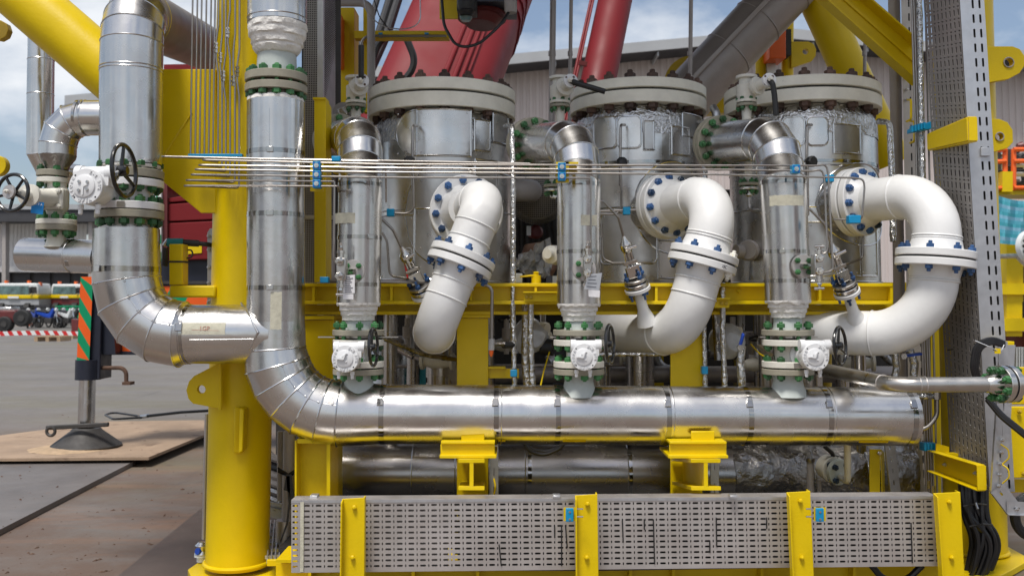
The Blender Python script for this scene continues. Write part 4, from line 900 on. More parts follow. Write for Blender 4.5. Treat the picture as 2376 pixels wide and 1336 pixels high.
part('neck', MB().lathe(P(296, 545, Y0), up, [(0, L(46, Y0)), (L(40, Y0), L(48, Y0))], 32), 'flange_grey', lr)
rfl = L(76, Y0)
part('flange', disc(P(301, 500, Y0), up, rfl, L(17, Y0), 48), 'flange_tan', lr)

# ---- upper left riser with elbow to the back
ul = thing('insulated_riser', 'wide insulated riser at the left with a segmented elbow turning away at the top', 'insulated pipe', P(305, 380, Y0))
Ru = L(70, Y0)
b3 = fillet([P(306, 160, Y0), P(307, 30, Y0), P(445, 98, Y0 + 1.5)], .22, 4)[1:-1]
run3 = [P(304, 384, Y0), P(305, 161, Y0)] + b3 + [P(490, 118, Y0 + 2.2)]
clad(ul, run3, Ru, n=48, beads=[1, 2, 3, 4, 5, 6], tail=False)
for o_ in [q for q in ul.children if q.name.startswith('cladding_sheet')][-2:]: o_.data.materials[0] = M['grey_pipe']  # last sheets recoloured dull, standing in for shade and muting a red reflection
frill(ul, P(304, 385, Y0), -up, Ru * .97, L(10, Y0), 6); plaster(ul, P(304, 384, Y0), -up, [(0, Ru * .96), (L(10, Y0), Ru * .8), (L(14, Y0), Ru * .6)], 7)
part('neck', MB().lathe(P(304, 406, Y0), up, [(0, L(46, Y0)), (L(24, Y0), L(46, Y0))], 32), 'cream', ul)
part('flange', disc(P(301, 406, Y0), up, rfl, L(19, Y0), 48), 'flange_tan', ul)
part('band_seam', MB().torus(P(305, 168, Y0), up, Ru + .001, .003, 48, 6), 'seam', ul)

# ---- small branch from it, gate valve, stub with closed end
YS = 5.62
sb = thing('branch_pipe', 'small insulated branch pipe with a mitred elbow leading to the small gate valve', 'insulated pipe', P(135, 370, YS))
b4 = fillet([P(250, 274, YS), P(136, 274, YS), P(134, 362, YS)], L(62, YS), 3)[1:-1]
rb4 = clad(sb, [P(262, 274, YS), P(200, 274, YS)] + b4 + [P(134, 362, YS)], L(41, YS), n=36, tail=False)
strap(sb, P(186, 274, YS), (1, 0, 0), L(41, YS), .016)
plaster(sb, P(134, 361, YS), -up, [(0, L(41, YS)), (L(8, YS), L(39, YS)), (L(24, YS), L(28, YS)), (L(34, YS), L(24, YS))], 8, 'foil_dull')
part('flange', disc(P(122, 403, YS), up, L(35, YS), L(14, YS), 36), 'flange_tan', sb)
sp = thing('stub_pipe', 'short horizontal insulated stub with a closed left end under the gate valve', 'insulated pipe', P(140, 595, YS))
clad(sp, [P(58, 590, YS + .1), P(172, 594, YS + .03), P(240, 597, YS - .05)], L(39, YS), n=40, tail=False)
part('end_cap', MB().lathe(P(62, 590, YS + .1), (-1, 0, 0.02), [(0, L(39.4, YS)), (L(6, YS), L(38, YS)), (L(9, YS), L(30, YS)), (L(9.5, YS), .01)], 40), 'cladding', sp)
strap(sp, P(174, 594, YS + .03), (1, 0, 0), L(39, YS), .022, clip=(0, -.9, -.45))
part('neck', MB().lathe(P(131, 558, YS), up, [(-.04, L(26, YS)), (0, L(21, YS)), (L(26, YS), L(20, YS))], 28), 'flange_grey', sp)
part('flange', disc(P(131, 529, YS), up, L(44, YS), L(13, YS), 36), 'flange_tan', sp)

# thin silver pipe behind
tpp = thing('insulated_riser', 'narrow insulated pipe standing far left behind the brace with its foot turned in', 'insulated pipe', P(94, 350, 7.2))
clad(tpp, [P(96, 40, 7.2), P(95, 140, 7.2), P(94, 220, 7.2), P(93, 352, 7.2), P(118, 400, 7.3), P(180, 410, 7.4)], L(29, 7.2), n=32)
# ------------------------------------------------------------------ gear-operated valves
def gear_cover(par, c, r, d, mode=0):
    """round gear cover with raised lettering, pointer and screws; c is its front centre"""
    d = V(d).normalized(); right = V((0, 0, 1)).cross(-d).normalized() * -1; right = d.cross(V((0, 0, 1))).normalized() * -1; upv = V((0, 0, 1)) - d * d.z; upv.normalize()
    right = upv.cross(d).normalized()
    cv = part('gear_cover', MB().lathe(c - d * r * .35, d, [(0, r * .97), (r * .30, r), (r * .35, r * .97), (r * .35, r * .95)], 48), 'valve_white', par)
    o2 = (right * -.06 + upv * .0) * r
    part('indicator', MB().lathe(c + o2 - d * .002, d, [(0, r * .64), (r * .10, r * .63), (r * .12, r * .60)], 40), 'valve_white', cv)
    f_ = c + o2 + d * r * .125
    if mode == 0:
        part('pointer', join(MB().prism([f_ + (right * a + upv * b) * r for a, b in ((-.55, 0), (-.12, .07), (.05, .30), (.16, .40), (.06, .14), (.0, -.06), (-.1, -.08))], d * .012),
                              MB().tube([f_ + (right * (.30 + .30 * math.cos(t)) + upv * (.02 + .36 * math.sin(t))) * r for t in [math.pi * (.55 + .09 * k) for k in range(9)]], r * .035, 6)), 'valve_white', cv)
        for a, b in ((-.14, .20), (.16, -.2)): part('screw', MB().lathe(f_ + (right * a + upv * b) * r, d, [(0, r * .06), (.004, r * .05)], 10), 'valve_white', cv)
    else:
        for a, b in ((-.24, .24), (.24, .22), (-.24, -.24), (.24, -.2)): part('screw', MB().lathe(f_ + (right * a + upv * b) * r, d, [(0, r * .10), (.006, r * .08)], 10), 'fitting', cv)
        part('pointer', MB().prism([f_ + (right * a + upv * b) * r for a, b in ((-.05, -.5), (.02, -.5), (.04, -.05), (.28, .06), (.02, .08), (-.05, -.05))], d * .004), 'valve_white', cv)
    mbl = MB()
    for txt, a0, st in (('CLOSE', 205, -16), ('OPEN', 285, -16), ('E-S 90X', 68, -14)):
        if txt == 'OPEN': a0 = 292
        for k, ch in enumerate(txt):
            if ch == ' ': continue
            a = R({'CLOSE': 212 - 16 * k, 'OPEN': 248 + 15 * k, 'E-S 90X': 70 - 13 * k}[txt])
            pr = (right * math.cos(a) + upv * math.sin(a))
            if txt == 'OPEN': rt_ = right * -math.sin(a) + upv * math.cos(a); ou = -pr
            else: rt_ = right * math.sin(a) - upv * math.cos(a); ou = pr
            q = text_mb(ch, r * .22, c + o2 * 0 + pr * r * .82, rt_, ou, .005, .0010); mbl.add(q.v, q.f)
    part('lettering', mbl, 'valve_white', cv, kind='stuff')
    for a in (45, 135, 225, 315): part('screw_hole', MB().lathe(c + (right * math.cos(R(a)) + upv * math.sin(R(a))) * r * .86 - d * .001, d, [(0, r * .05), (.0025, r * .05)], 10), 'gasket', cv)
    return right, upv
def gear_valve(label, px, Y, yt, yb, hw, bodyhw, cov, covr, whl, whR, wd, mode=0, group=None, gx=None, gearY=None, nb=12, af=9.5, th=15, tilt=(0, -1, .03), topgap=7, spk=3):
    """px: axis; yt/yb: pixel rows of the upper and lower valve flanges' outer faces"""
    t_ = thing('gear_valve', label, 'valve', P(px, yb, Y), group)
    rf = L(hw, Y); tf = L(th, Y)
    ct, cb2 = P(px, yt + th / 2, Y), P(px, yb - th / 2, Y); zt, zb = ct.z, cb2.z
    part('flange', disc(ct, up, rf, tf, 44), 'cream' if mode == 0 else 'valve_white', t_); part('flange', disc(cb2, up, rf, tf, 44), 'cream' if mode == 0 else 'valve_white', t_)
    rb_ = L(bodyhw, Y); H = zt - zb
    part('body', MB().lathe(cb2, up, [(0, rb_ * 1.05), (H * .1, rb_), (H * .9, rb_), (H, rb_ * 1.05)], 36), 'cream' if mode == 0 else 'valve_white', t_)
    gY = gearY or (Y - .30); cc = P(*cov, gY); r = L(covr, gY); d = V(tilt).normalized()
    part('stem_housing', MB().lathe(P(px, cov[1], Y) * .0 + V((P(px + (cov[0] - px) * .4, cov[1], Y).x, Y - .04, cc.z)), cc - V((P(px + (cov[0] - px) * .4, cov[1], Y).x, Y, cc.z)), [(0, r * 1.05), (.05, r * 1.05), (.06, r * .8), ((Y - gY) - .1, r * .75)], 32), 'valve_white', t_)
    gb = part('gearbox', MB().lathe(cc - d * r * 1.3, d, [(0, r * .9), (r * .15, r * .98), (r * .95, r * .98)], 40), 'valve_white', t_)
    right, upv = gear_cover(t_, cc, r, d, mode)
    # worm housing above the cover, shaft, handwheel
    w0 = cc + right * (-r * .92) + upv * r * .82 - d * r * .75; w1 = cc + right * r * 1.25 + upv * r * .82 - d * r * .75
    part('worm_housing', join(MB().tube([w0, w1], r * .40, 20), MB().tube([w0 - right * .003, w0 + right * r * .35], r * .46, 20), MB().tube([w1 - right * r * .4, w1 + right * .004], r * .46, 20), MB().box((w0 + w1) / 2 - upv * r * .35, right * r * .95, upv * r * .4, d * r * .38)), 'valve_white', gb)
    wc = P(*whl); part('shaft', MB().tube([w1, wc], r * .13, 12), 'fitting', t_)
    wheel(t_, wc, wd, whR, nsp=spk, ph=.5)
    for s_ in (-.55, .45): part('stop_bolt', MB().lathe(cc + right * r * s_ - upv * r * .95 - d * r * .55, -upv, [(0, r * .16), (r * .25, r * .16), (r * .27, r * .12), (r * .5, r * .12), (r * .55, r * .08)], 10), 'valve_white', gb)
    part('name_plate', MB().box(V((P(px + hw * .1, yb, Y).x, Y - rf - .001, cb2.z)), (L(9, Y), 0, 0), (0, .001, 0), (0, 0, tf * .4)), 'stainless', t_)
    return t_, ct, cb2, rf, tf
# left big valve
vl, ct, cb2, rf, tf = gear_valve('large white gear valve with black handwheel on the left riser', 303, Y0, 419, 489, 74, 50, (198, 432), 42.5, (288, 396, Y0 - .33), L(61, Y0 - .33), (1, -.05, .05), mode=1, gearY=Y0 - .42, th=17, tilt=(-.12, -1, .03))
bolts(vl, P(301, 412, Y0), up, rf * .86, 12, L(11.5, Y0), L(44, Y0), 'bolt_green', .01, .2); bolts(vl, P(301, 492, Y0), up, rf * .86, 12, L(11.5, Y0), L(40, Y0), 'bolt_green', .01, .2)
part('gasket', disc(P(301, 417, Y0), up, rf * .8, L(4, Y0), 32), 'gasket', vl); part('gasket', disc(P(301, 490.5, Y0), up, rf * .8, L(4, Y0), 32), 'gasket', vl)
# small gate valve
gv = thing('gate_valve', 'small cream gate valve with spoked black handwheel and blue tag at far left', 'valve', P(130, 520, YS))
part('flange', disc(P(122, 419, YS), up, L(34, YS), L(12, YS), 36), 'cream', gv); part('flange', disc(P(131, 516, YS), up, L(44, YS), L(12, YS), 36), 'cream', gv)
part('body', MB().lathe(P(130, 512, YS), up, [(0, L(21, YS)), (L(22, YS), L(22, YS)), (L(30, YS), L(27, YS)), (L(70, YS), L(27, YS)), (L(78, YS), L(21, YS)), (L(96, YS), L(21, YS))], 32), 'cream', gv)
wc = P(29, 447, YS - .42); bd_ = (P(29, 447, YS - .42) - P(128, 463, YS)).normalized()
bn = P(122, 462, YS - .06)
part('bonnet_flange', MB().box(bn, bd_ * .016, bd_.cross(up).normalized() * L(27, YS), V((0, 0, L(25, YS)))), 'cream', gv, bevel=.012)
for a, b in ((-1, 1), (1, 1), (-1, -1), (1, -1)): placed('bonnet_bolt', bolt_mesh(.016, .03, .004, both=False), 'cream', gv, bn + bd_ * .004 + bd_.cross(up).normalized() * L(20, YS) * a + up * L(18, YS) * b, bd_)
part('bonnet', MB().lathe(bn, bd_, [(0, L(20, YS)), (.12, L(17, YS)), (.2, L(15, YS)), (.22, L(25, YS)), (.245, L(25, YS)), (.25, L(12, YS)), (.34, L(8, YS))], 28), 'cream', gv)
wv = wheel(gv, wc, (-.25, -1, .05), L(43, YS - .42), nsp=5, r=L(4, YS), ph=.2); 
part('hub_plate', MB().lathe(wc + V((-.25, -1, .05)).normalized() * .02, (-.25, -1, .05), [(0, L(17, 5.2)), (.012, L(16, 5.2))], 28), 'tray_metal', wv); placed('hub_nut', bolt_mesh(L(5, 5.2), .02, .01, both=False), 'cream', wv, wc + V((-.25, -1, .05)).normalized() * .03, (-.25, -1, .05))
bolts(gv, P(122, 411, YS), up, L(27, YS), 4, L(9, YS), L(30, YS), 'bolt_green', .01, .78); bolts(gv, P(131, 523, YS), up, L(34, YS), 8, L(9.5, YS), L(28, YS), 'bolt_green', .012, .35)
bt = thing('blue_tag', 'small blue tag wired to the gate valve', 'tag', P(86, 496, YS - .3))
bt_q = [P(74, 466, YS - .3), P(102, 470, YS - .28), P(99, 498, YS - .28), P(71, 494, YS - .3)]
part('plate', MB().prism(bt_q, (0, .003, 0)), 'tag_blue', bt); part('lettering', text_mb('BR-T A', .017, P(88, 474, YS - .3), (1, 0, -.12), (.12, 0, 1), .0004), 'paper', bt)
part('wire', MB().tube(fillet(pts((74, 446, YS - .25), (84, 452, YS - .28), (82, 470, YS - .3)), .03, 5), .0025, 6), 'cable', bt)

# ------------------------------------------------------------------ the three insulated branch pipes with their valves
def branch(k, px, pxt, Y, ytop, yend, hw, elbow, flange_c, vlab, plab, jlab, cov, whl, whR, wd, clips, tape, lean=0):
    t_ = thing('branch_pipe', plab, 'insulated pipe', P(px, yend, Y), 'insulated branch pipes coming down to the header')
    r = L(hw, Y); rt = r * 1.06
    b_ = fillet([P(*flange_c), P(*elbow), P(px, yend, Y)], .24, 3)
    line = b_[:-1] + [P(pxt + (px - pxt) * (y - ytop) / (yend - ytop), y, Y) for y in clips[:1]]
    n0 = len(line)
    line += [P(pxt + (px - pxt) * (y - ytop) / (yend - ytop), y, Y) for y in clips[1:]] + [P(px, yend, Y)]
    rad = [rt] * (n0 - 1) + [r] * (len(line) - n0 + 1)
    rsx = rings(line, rad, 44)
    for i in range(len(line) - 1):
        part('cladding_sheet', MB().loft([rsx[i], rsx[i + 1]], cap=False), 'cladding', t_)
        if 1 <= i <= n0 - 1: part('seam_bead', MB().loop(rsx[i], .004, 6), 'seam', t_)
    part('end_cap', MB().loft([rsx[0], [line[0] + (q - line[0]) * .5 for q in rsx[0]]], cap=False), 'cladding', t_)
    for q in line[n0 - 1:-1]: strap(t_, q, up, r, .022, clip=random.choice([(.6, -.8, 0), (-.4, -.9, 0), None, None]))
    if tape: tape_patch(t_, P(pxt + (px - pxt) * (tape[0] - ytop) / (yend - ytop) + tape[2], tape[0], Y), up, (-.12, -1, 0), r, L(24, Y), L(tape[1], Y))
    part('lap_seam', MB().tube([P(px + hw * .35, clips[-1] + 4, Y - r * .94), P(px + hw * .35, yend - 2, Y - r * .94)], .002, 6), 'seam', t_)
    fd = (P(*elbow) - P(*flange_c)).normalized()
    part('nozzle_flange', disc(P(*flange_c) - fd * .02, fd, r * 1.42, .035, 40), 'flange_tan', t_)
    bolts(t_, P(*flange_c) - fd * .02, fd, r * 1.22, 12, .024, .04, 'bolt_green', .012, .1)
    part('nozzle_flange', disc(P(*flange_c) - fd * .065, fd, r * 1.42, .035, 40), 'flange_tan', t_); part('nozzle_neck', MB().lathe(P(*flange_c) - fd * .2, fd, [(0, r * .7), (.13, r * .8)], 28), 'flange_grey', t_)
    frill(t_, P(px, yend - 1, Y), -up, r * .99, L(10, Y), k + .5)
    plaster(t_, P(px, yend, Y), -up, [(0, r * .97), (L(6, Y), r * .93), (L(8, Y), r * .86), (L(17, Y), r * .87), (L(19, Y), r * .80), (L(28, Y), r * .80), (L(30, Y), r * .74), (L(40, Y), r * .72), (L(42, Y), r * .5)], k * 3.3)
    yf = 765
    part('neck', MB().lathe(P(px, yf + 2, Y), up, [(0, L(36, Y)), (L(10, Y), L(33, Y)), (L(46, Y), L(30, Y))], 32), 'primer', t_)
    rfl_ = L(59.5, Y); part('flange', disc(P(px, yf + 6, Y), up, rfl_, L(13, Y), 44), 'flange_tan', t_)
    # valve
    v_, ct, cb2, rf, tf = gear_valve(vlab, px, Y, 787, 851, 58.5, 29, cov, 31.5, whl, whR, wd, group='white gear valves on the header branches', gearY=Y - .27, th=14)
    bolts(v_, P(px, 780, Y), up, rf * .84, 8, L(9, Y), L(42, Y), 'bolt_green', .010, .2)
    bolts(v_, P(px, 852.5, Y), up, rf * .84, 8, L(9, Y), L(31, Y), 'bolt_green', .008, .2)
    part('spacer', disc(P(px, 779, Y), up, rf * .6, L(11, Y), 32), 'stainless', v_)
    part('spade_plate', MB().box(P(px, 781.5, Y), (L(92, Y) if k == 0 else L(66, Y), 0, 0), (0, L(9, Y), 0), (0, 0, .003)), 'stainless', v_)
    # branch stub on the header
    s_ = thing('branch_stub', jlab, 'pipe stub', P(px, 900, Y), 'flanged stubs on top of the header')
    part('flange', disc(P(px, 861, Y), up, rf, L(13, Y), 44), 'flange_tan', s_); part('gasket', disc(P(px, 853, Y), up, rf * .85, L(4, Y), 32), 'gasket', s_)
    part('stub', MB().lathe(P(px, 866, Y), -up, [(0, L(36, Y)), (L(16, Y), L(33, Y)), (L(30, Y), L(36, Y)), (L(52, Y), L(46, Y))], 36), 'primer', s_)
    return t_
br1 = branch(0, 832, 838, 5.45, 300, 702, 50.5, (838, 320, 5.62), (790, 326, 6.35), 'white gear valve under the branch of the first vessel, nearest the riser', 'insulated branch pipe nearest the riser with an arched elbow at its top', 'flanged stub under the valve nearest the riser', (801, 832), (866, 805, 5.18), L(43, 5.18), (1, -.09, .03), (430, 552, 660), (510, 76, -12))
br2 = branch(1, 1343, 1343, 5.50, 300, 704, 50.5, (1341, 330, 5.60), (1242, 335, 6.25), 'white gear valve under the middle branch pipe', 'insulated branch pipe standing between the first and the middle vessel', 'flanged stub under the middle valve', (1356, 828), (1415, 798, 5.22), L(44, 5.22), (1, -.33, .03), (430, 585, 655), (515, 72, 10))
br3 = branch(2, 1828, 1812, 5.55, 300, 696, 52, (1806, 322, 5.68), (1678, 332, 6.30), 'white gear valve standing out towards the right, below the right branch pipe', 'insulated branch pipe in front of the right vessel with printed tape round it', 'flanged stub under the right valve', (1893, 828), (1949, 802, 5.24), L(43, 5.24), (1, -.74, .05), (425, 585, 652), (470, 84, 0))
# ------------------------------------------------------------------ pressure vessels
def vessel(label, px, Y, rpx, y1, y2, y3, body_px, ybot, panels, nb=18, ph=.1):
    """y1 top of the upper flange, y2 the joint, y3 bottom of the lower flange, all at the front"""
    rf = L(rpx, Y); yf = Y - rf; base = P(px, ybot, Y); zt, zj, zb = P(px, y1, yf).z, P(px, y2, yf).z, P(px, y3, yf).z
    t_ = thing('pressure_vessel', label, 'vessel', (P(px, 400, Y).x, Y, P(px, ybot, Y - rf).z), 'upright vessels clad in shiny metal'); cx = P(px, 400, Y).x; ax = lambda z: V((cx, Y, z))
    h = (zt - zb); g_ = .006
    part('flange', disc(ax((zt + zj) / 2 + g_), up, rf, zt - zj - g_, 96, .004), 'flange_grey', t_); part('flange', disc(ax((zj + zb) / 2 - g_), up, rf * 1.0, zj - zb - g_, 96, .004), 'flange_grey', t_)
    part('gasket', disc(ax(zj), up, rf * .93, .016, 64), 'gasket', t_)
    bolts(t_, ax((zt + zb) / 2), up, rf * .89, nb, L(12.5, Y), zt - zb, 'bolt_rust', L(7, Y), ph)
    rbd = L(body_px, Y); zs = zb - .075
    part('neck', MB().lathe(ax(zs - .1), up, [(0, rf * .84), (.1 + zb - zs - .01, rf * .80)], 64), 'flange_grey', t_)
    # torn foil collar
    def ring(r_, z, am, seed): return [V((cx + math.cos(2 * math.pi * k / 120) * r_ * (1 + am * .6 * noise.noise(V((k * .5, seed, 0)))), Y + math.sin(2 * math.pi * k / 120) * r_, z + am * (noise.noise(V((k * .23, seed, 3))) + .6 * noise.noise(V((k * .9, seed, 5)))))) for k in range(120)]
    part('foil_collar', MB().loft([ring(rbd * 1.012, zs - .15, .012, 1), ring(rbd * 1.006, zs - .04, .012, 2), ring(rbd * .965, zs + .012, .03, 3), ring(rbd * .91, zs + .045, .055, 4), ring(rf * .82, zs + .06, .04, 5)], cap=False), 'foil', t_, ang=30)
    zb0 = P(px, ybot, Y - rbd).z
    zm = zs - .06 - (zs - zb0) * .27
    for i, (za, zc) in enumerate(((zs - .055, zm), (zm, zm - (zm - zb0) * .36), (zm - (zm - zb0) * .36, zb0))):
        # sheets split round the girth
        n_ = 4
        for q in range(n_):
            a0 = -math.pi + 2 * math.pi * q / n_ + .35 * i + .2; cols_ = [(a0 + (2 * math.pi / n_ + .02) * k / 14, zc - .004, za) for k in range(15)]
            part('cladding_sheet', patch(V((cx, Y, 0)), rbd + .0012 * (q % 2) + .0015 * i, cols_, .002), 'cladding_satin', t_)
        part('seam_bead', MB().torus(ax(zc), up, rbd + .004, .006, 72, 6), 'seam', t_)
    part('strap_band', MB().lathe(ax(zm + .02), up, [(0, rbd + .004), (0, rbd + .006), (.022, rbd + .006), (.022, rbd + .004)], 72, cap=False), 'band', t_)
    part('skirt', MB().lathe(ax(zb0 - .03), up, [(0, rbd * 1.03), (.03, rbd * 1.03), (.031, rbd * .9)], 64), 'stainless', t_)
    part('lower_shell', MB().lathe(ax(.35), up, [(0, rbd * .22), (zb0 - .36, rbd * .22)], 32), 'cladding_dark', t_)
    for a_ in (.6, 2.2, 3.7, 5.4): part('leg', MB().lathe(V((cx + math.cos(a_) * rbd * .8, Y + math.sin(a_) * rbd * .8, .2)), up, [(0, .05), (zb0 - .24, .05)], 12), 'cladding_dark', t_)
    for (x0, ya, x1, yb, shape, mat_, lab) in panels:
        def ang(x): 
            # column of the picture -> angle on the shell
            best = min((abs((CX + V((cx + math.sin(a) * rbd, 0, 0)).x * FPX / (Y - math.cos(a) * rbd)) - x), a) for a in [R(q * .5) for q in range(-150, 151)]); return best[1]
        a0, a1 = ang(x0), ang(x1); am = (a0 + a1) / 2; yy = Y - math.cos(am) * rbd; z1, z0 = P(px, ya, yy).z, P(px, yb, yy).z; zc = (z0 + z1) / 2; hz = (z1 - z0) / 2; cols_ = []; n_ = 22
        for k in range(n_ + 1):
            s = k / n_; a = a0 + (a1 - a0) * s
            if shape == 'round': e = math.sqrt(max(.0, 1 - (2 * s - 1) ** 2)) * hz
            elif shape == 'soft': 
                w_ = (a1 - a0) * rbd; dd = min(s, 1 - s) * w_; rc2 = .035; e = hz - (rc2 - math.sqrt(max(0, rc2 ** 2 - (rc2 - dd) ** 2)) if dd < rc2 else 0)
            elif shape == 'half': e = (math.sqrt(max(0, 1 - (1 - s) ** 2)) if s < 1 else 1) * hz
            else: e = hz
            cols_.append((a, zc - max(e, .002), zc + max(e, .002)))
        pn = part('access_panel', patch(V((cx, Y, 0)), rbd + .006, cols_, .007), mat_, t_)
        rim = [V((cx + math.sin(a) * (rbd + .013), Y - math.cos(a) * (rbd + .013), q1)) for a, q0, q1 in cols_] + [V((cx + math.sin(a) * (rbd + .013), Y - math.cos(a) * (rbd + .013), q0)) for a, q0, q1 in cols_[::-1]]
        part('rim_bead', MB().tube(rim + [rim[0]], .006, 6), 'seam', pn)
        for (s, e) in ((.08, .88), (.92, .88), (.08, -.88), (.92, -.88)):
            if shape == 'round': s = .5 + (s - .5) * .72; e *= .72
            a = a0 + (a1 - a0) * s; o_ = V((math.sin(a), -math.cos(a), 0)); part('rivet', MB().lathe(V((cx, Y, zc + hz * e)) + o_ * (rbd + .012), o_, [(0, .008), (.004, .004)], 8), 'seam', pn)
    return t_, V((cx, Y, 0)), rbd
v1, vc1, vr1 = vessel('clad vessel with bolted grey rim and a half-round panel, nearest the yellow riser column', 1026, 6.95, 171, 178, 207, 243, 161, 652,
    [(920, 258, 966, 362, 'half', 'cladding_satin', ''), (966, 254, 1090, 361, 'plain', 'cladding_satin', ''), (1140, 268, 1176, 334, 'plain', 'cladding_dull', ''), (886, 500, 962, 648, 'plain', 'cladding_dull', ''), (964, 484, 1044, 648, 'plain', 'cladding_dull', ''), (1100, 372, 1150, 470, 'plain', 'cladding_dull', ''), (1098, 280, 1134, 350, 'plain', 'cladding_satin', ''), (940, 376, 1130, 620, 'round', 'cladding_dull', '')])
v2, vc2, vr2 = vessel('clad vessel in the middle with a rounded square panel below its bolted rim', 1481, 7.25, 158, 178, 203, 234, 149, 652,
    [(1382, 273, 1434, 345, 'soft', 'cladding_satin', ''), (1436, 270, 1490, 344, 'soft', 'cladding_satin', ''), (1585, 268, 1628, 320, 'plain', 'cladding_dull', ''), (1396, 494, 1524, 612, 'soft', 'cladding_dull', ''), (1496, 282, 1520, 348, 'plain', 'cladding_dull', ''), (1560, 296, 1600, 360, 'plain', 'cladding_satin', ''), (1526, 560, 1596, 646, 'plain', 'cladding_satin', ''), (1470, 376, 1624, 590, 'round', 'cladding_dull', '')])
v3, vc3, vr3 = vessel('clad vessel next to the tall cable tray with crumpled foil under its bolted rim', 1862, 6.95, 177, 172, 198, 229, 165, 652,
    [(1822, 272, 1874, 338, 'soft', 'cladding_satin', ''), (1878, 272, 1926, 338, 'soft', 'cladding_satin', ''), (1872, 515, 1994, 640, 'plain', 'cladding_dull', ''), (1940, 290, 2000, 356, 'plain', 'cladding_dull', ''), (1996, 520, 2030, 640, 'plain', 'cladding_satin', ''), (1896, 380, 2060, 570, 'round', 'cladding_satin', '')])

# bent thermowell stems with black caps on the vessels
for px, Yv, y0, y1, y2, xk, lab in ((958, 6.33, 292, 370, 500, 950, 'thin bent tube with black cap on the half-round panel of the first vessel'), (1440, 6.65, 290, 372, 486, 1443, 'thin tube with black cap on the rounded panel of the middle vessel'), (1873, 6.30, 290, 370, 488, 1884, 'thin tube with black cap beside the elbow of the right branch pipe')):
    t_ = thing('sensor_tube', lab, 'tube', P(px, y1, Yv), 'sensor tubes with black caps')
    part('tube', MB().pipe(pts((px + 10, y0, Yv + .08), (px, y0, Yv - .03), (px - 1, y1, Yv - .03), (px - 1, y1 + 60, Yv - .03)), .010, .04, 10), 'tube_steel', t_)
    part('cap', MB().lathe(P(xk, y1 + 5, Yv - .06), (0, 0, -1) if px != 1873 else (.4, -1, 0), [(-.035, .02), (-.02, .036), (.012, .038), (.02, .03)], 10), 'black', t_, ang=20)
    e2 = {958: (900, 488), 1440: (1388, 490), 1873: (1872, 492)}[px]
    part('lower_tube', MB().pipe(pts((px, y1 + 10, Yv - .05), (px + 2, e2[1] + 8, Yv - .05), (e2[0], e2[1] + 6, Yv - .05)), .0085, .06, 10), 'tube_steel', t_)

# small vent valves standing left of each rim
def vent_valve(label, px, Y, y0, lev, gx):
    s = L(1, Y); t_ = thing('vent_valve', label, 'valve', P(px, y0 + 130, Y), 'small vent valves beside the vessel rims')
    part('flange', disc(P(px, y0 + 4, Y), up, 25 * s, 7 * s, 32), 'cream', t_)
    part('body', MB().lathe(P(px, y0 + 56, Y), up, [(0, 20 * s), (10 * s, 23 * s), (34 * s, 23 * s), (38 * s, 17 * s), (50 * s, 17 * s)], 28), 'cream', t_)
    part('flange', disc(P(px, y0 + 60, Y), up, 24 * s, 7 * s, 32), 'cream', t_); part('flange', disc(P(px, y0 + 69, Y), up, 24 * s, 7 * s, 32), 'flange_tan', t_)
    bolts(t_, P(px, y0 + 65, Y), up, 19 * s, 6, 5.5 * s, 17 * s, 'bolt_green', .012, .3)
    part('stem_pipe', MB().lathe(P(px, y0 + 72, Y), -up, [(0, 12 * s), (60 * s, 9 * s), (75 * s, 12 * s)], 24), 'cream', t_)
    b0 = P(px, y0 + 36, Y); b1 = P(gx, y0 + 12, Y - .16); d = (b1 - b0).normalized()
    part('gear_neck', MB().tube([b0, b1], 13 * s, 20), 'cream', t_); part('gear_flange', MB().lathe(b0 + (b1 - b0) * .45, d, [(0, 22 * s), (.02, 22 * s)], 24), 'cream', t_)
    gh = part('gear_head', MB().lathe(b1 + V((0, .03, 0)), (.1, -1, .05), [(0, 15 * s), (.05, 16.5 * s), (.055, 15.5 * s), (.056, 8 * s), (.062, 8 * s)], 28), 'valve_white', t_)
    for k in range(4): part('screw', MB().lathe(b1 + V((math.cos(k * 1.57 + .8) * 12 * s, -.024, math.sin(k * 1.57 + .8) * 12 * s)), (0, -1, 0), [(0, 3 * s), (.004, 2.4 * s)], 8), 'rust', gh)
    placed('nut', bolt_mesh(7 * s, .02, .012, both=False), 'bolt_white', gh, b1 + V((0, -.03, 0)), (.1, -1, .05))
    q = [b1 + V((0, -.036, 0))] + [P(a, b, Y - .22) for a, b in lev]
    part('lever', MB().tube(fillet(q, .02, 4), 6.5 * s, 10), 'black', t_)
    return t_
vent_valve('cream vent valve with its black lever pointing straight up, beside the first vessel', 826, 6.5, 178, [(838, 178), (838, 106)], 839)
vent_valve('cream vent valve with its black lever lying across the rim of the middle vessel', 1299, 6.75, 178, [(1340, 194), (1404, 213)], 1322)
vent_valve('cream vent valve with its black lever hanging down in front of the right vessel', 1732, 6.35, 176, [(1793, 196), (1797, 220), (1801, 268)], 1782)
cv = thing('capped_nozzle', 'small dark bolted cap behind the arched elbow of the first branch pipe', 'nozzle', P(797, 262, 6.7)); part('flange', MB().lathe(P(797, 263, 6.7), (0, -1, .05), [(0, L(24, 6.7)), (.03, L(24, 6.7))], 28), 'tray_dark', cv); part('square_head', MB().box(P(797, 262, 6.65), (.03, 0, .012), (0, .03, 0), (-.012, 0, .03)), 'foil_dull', cv, bevel=.004)

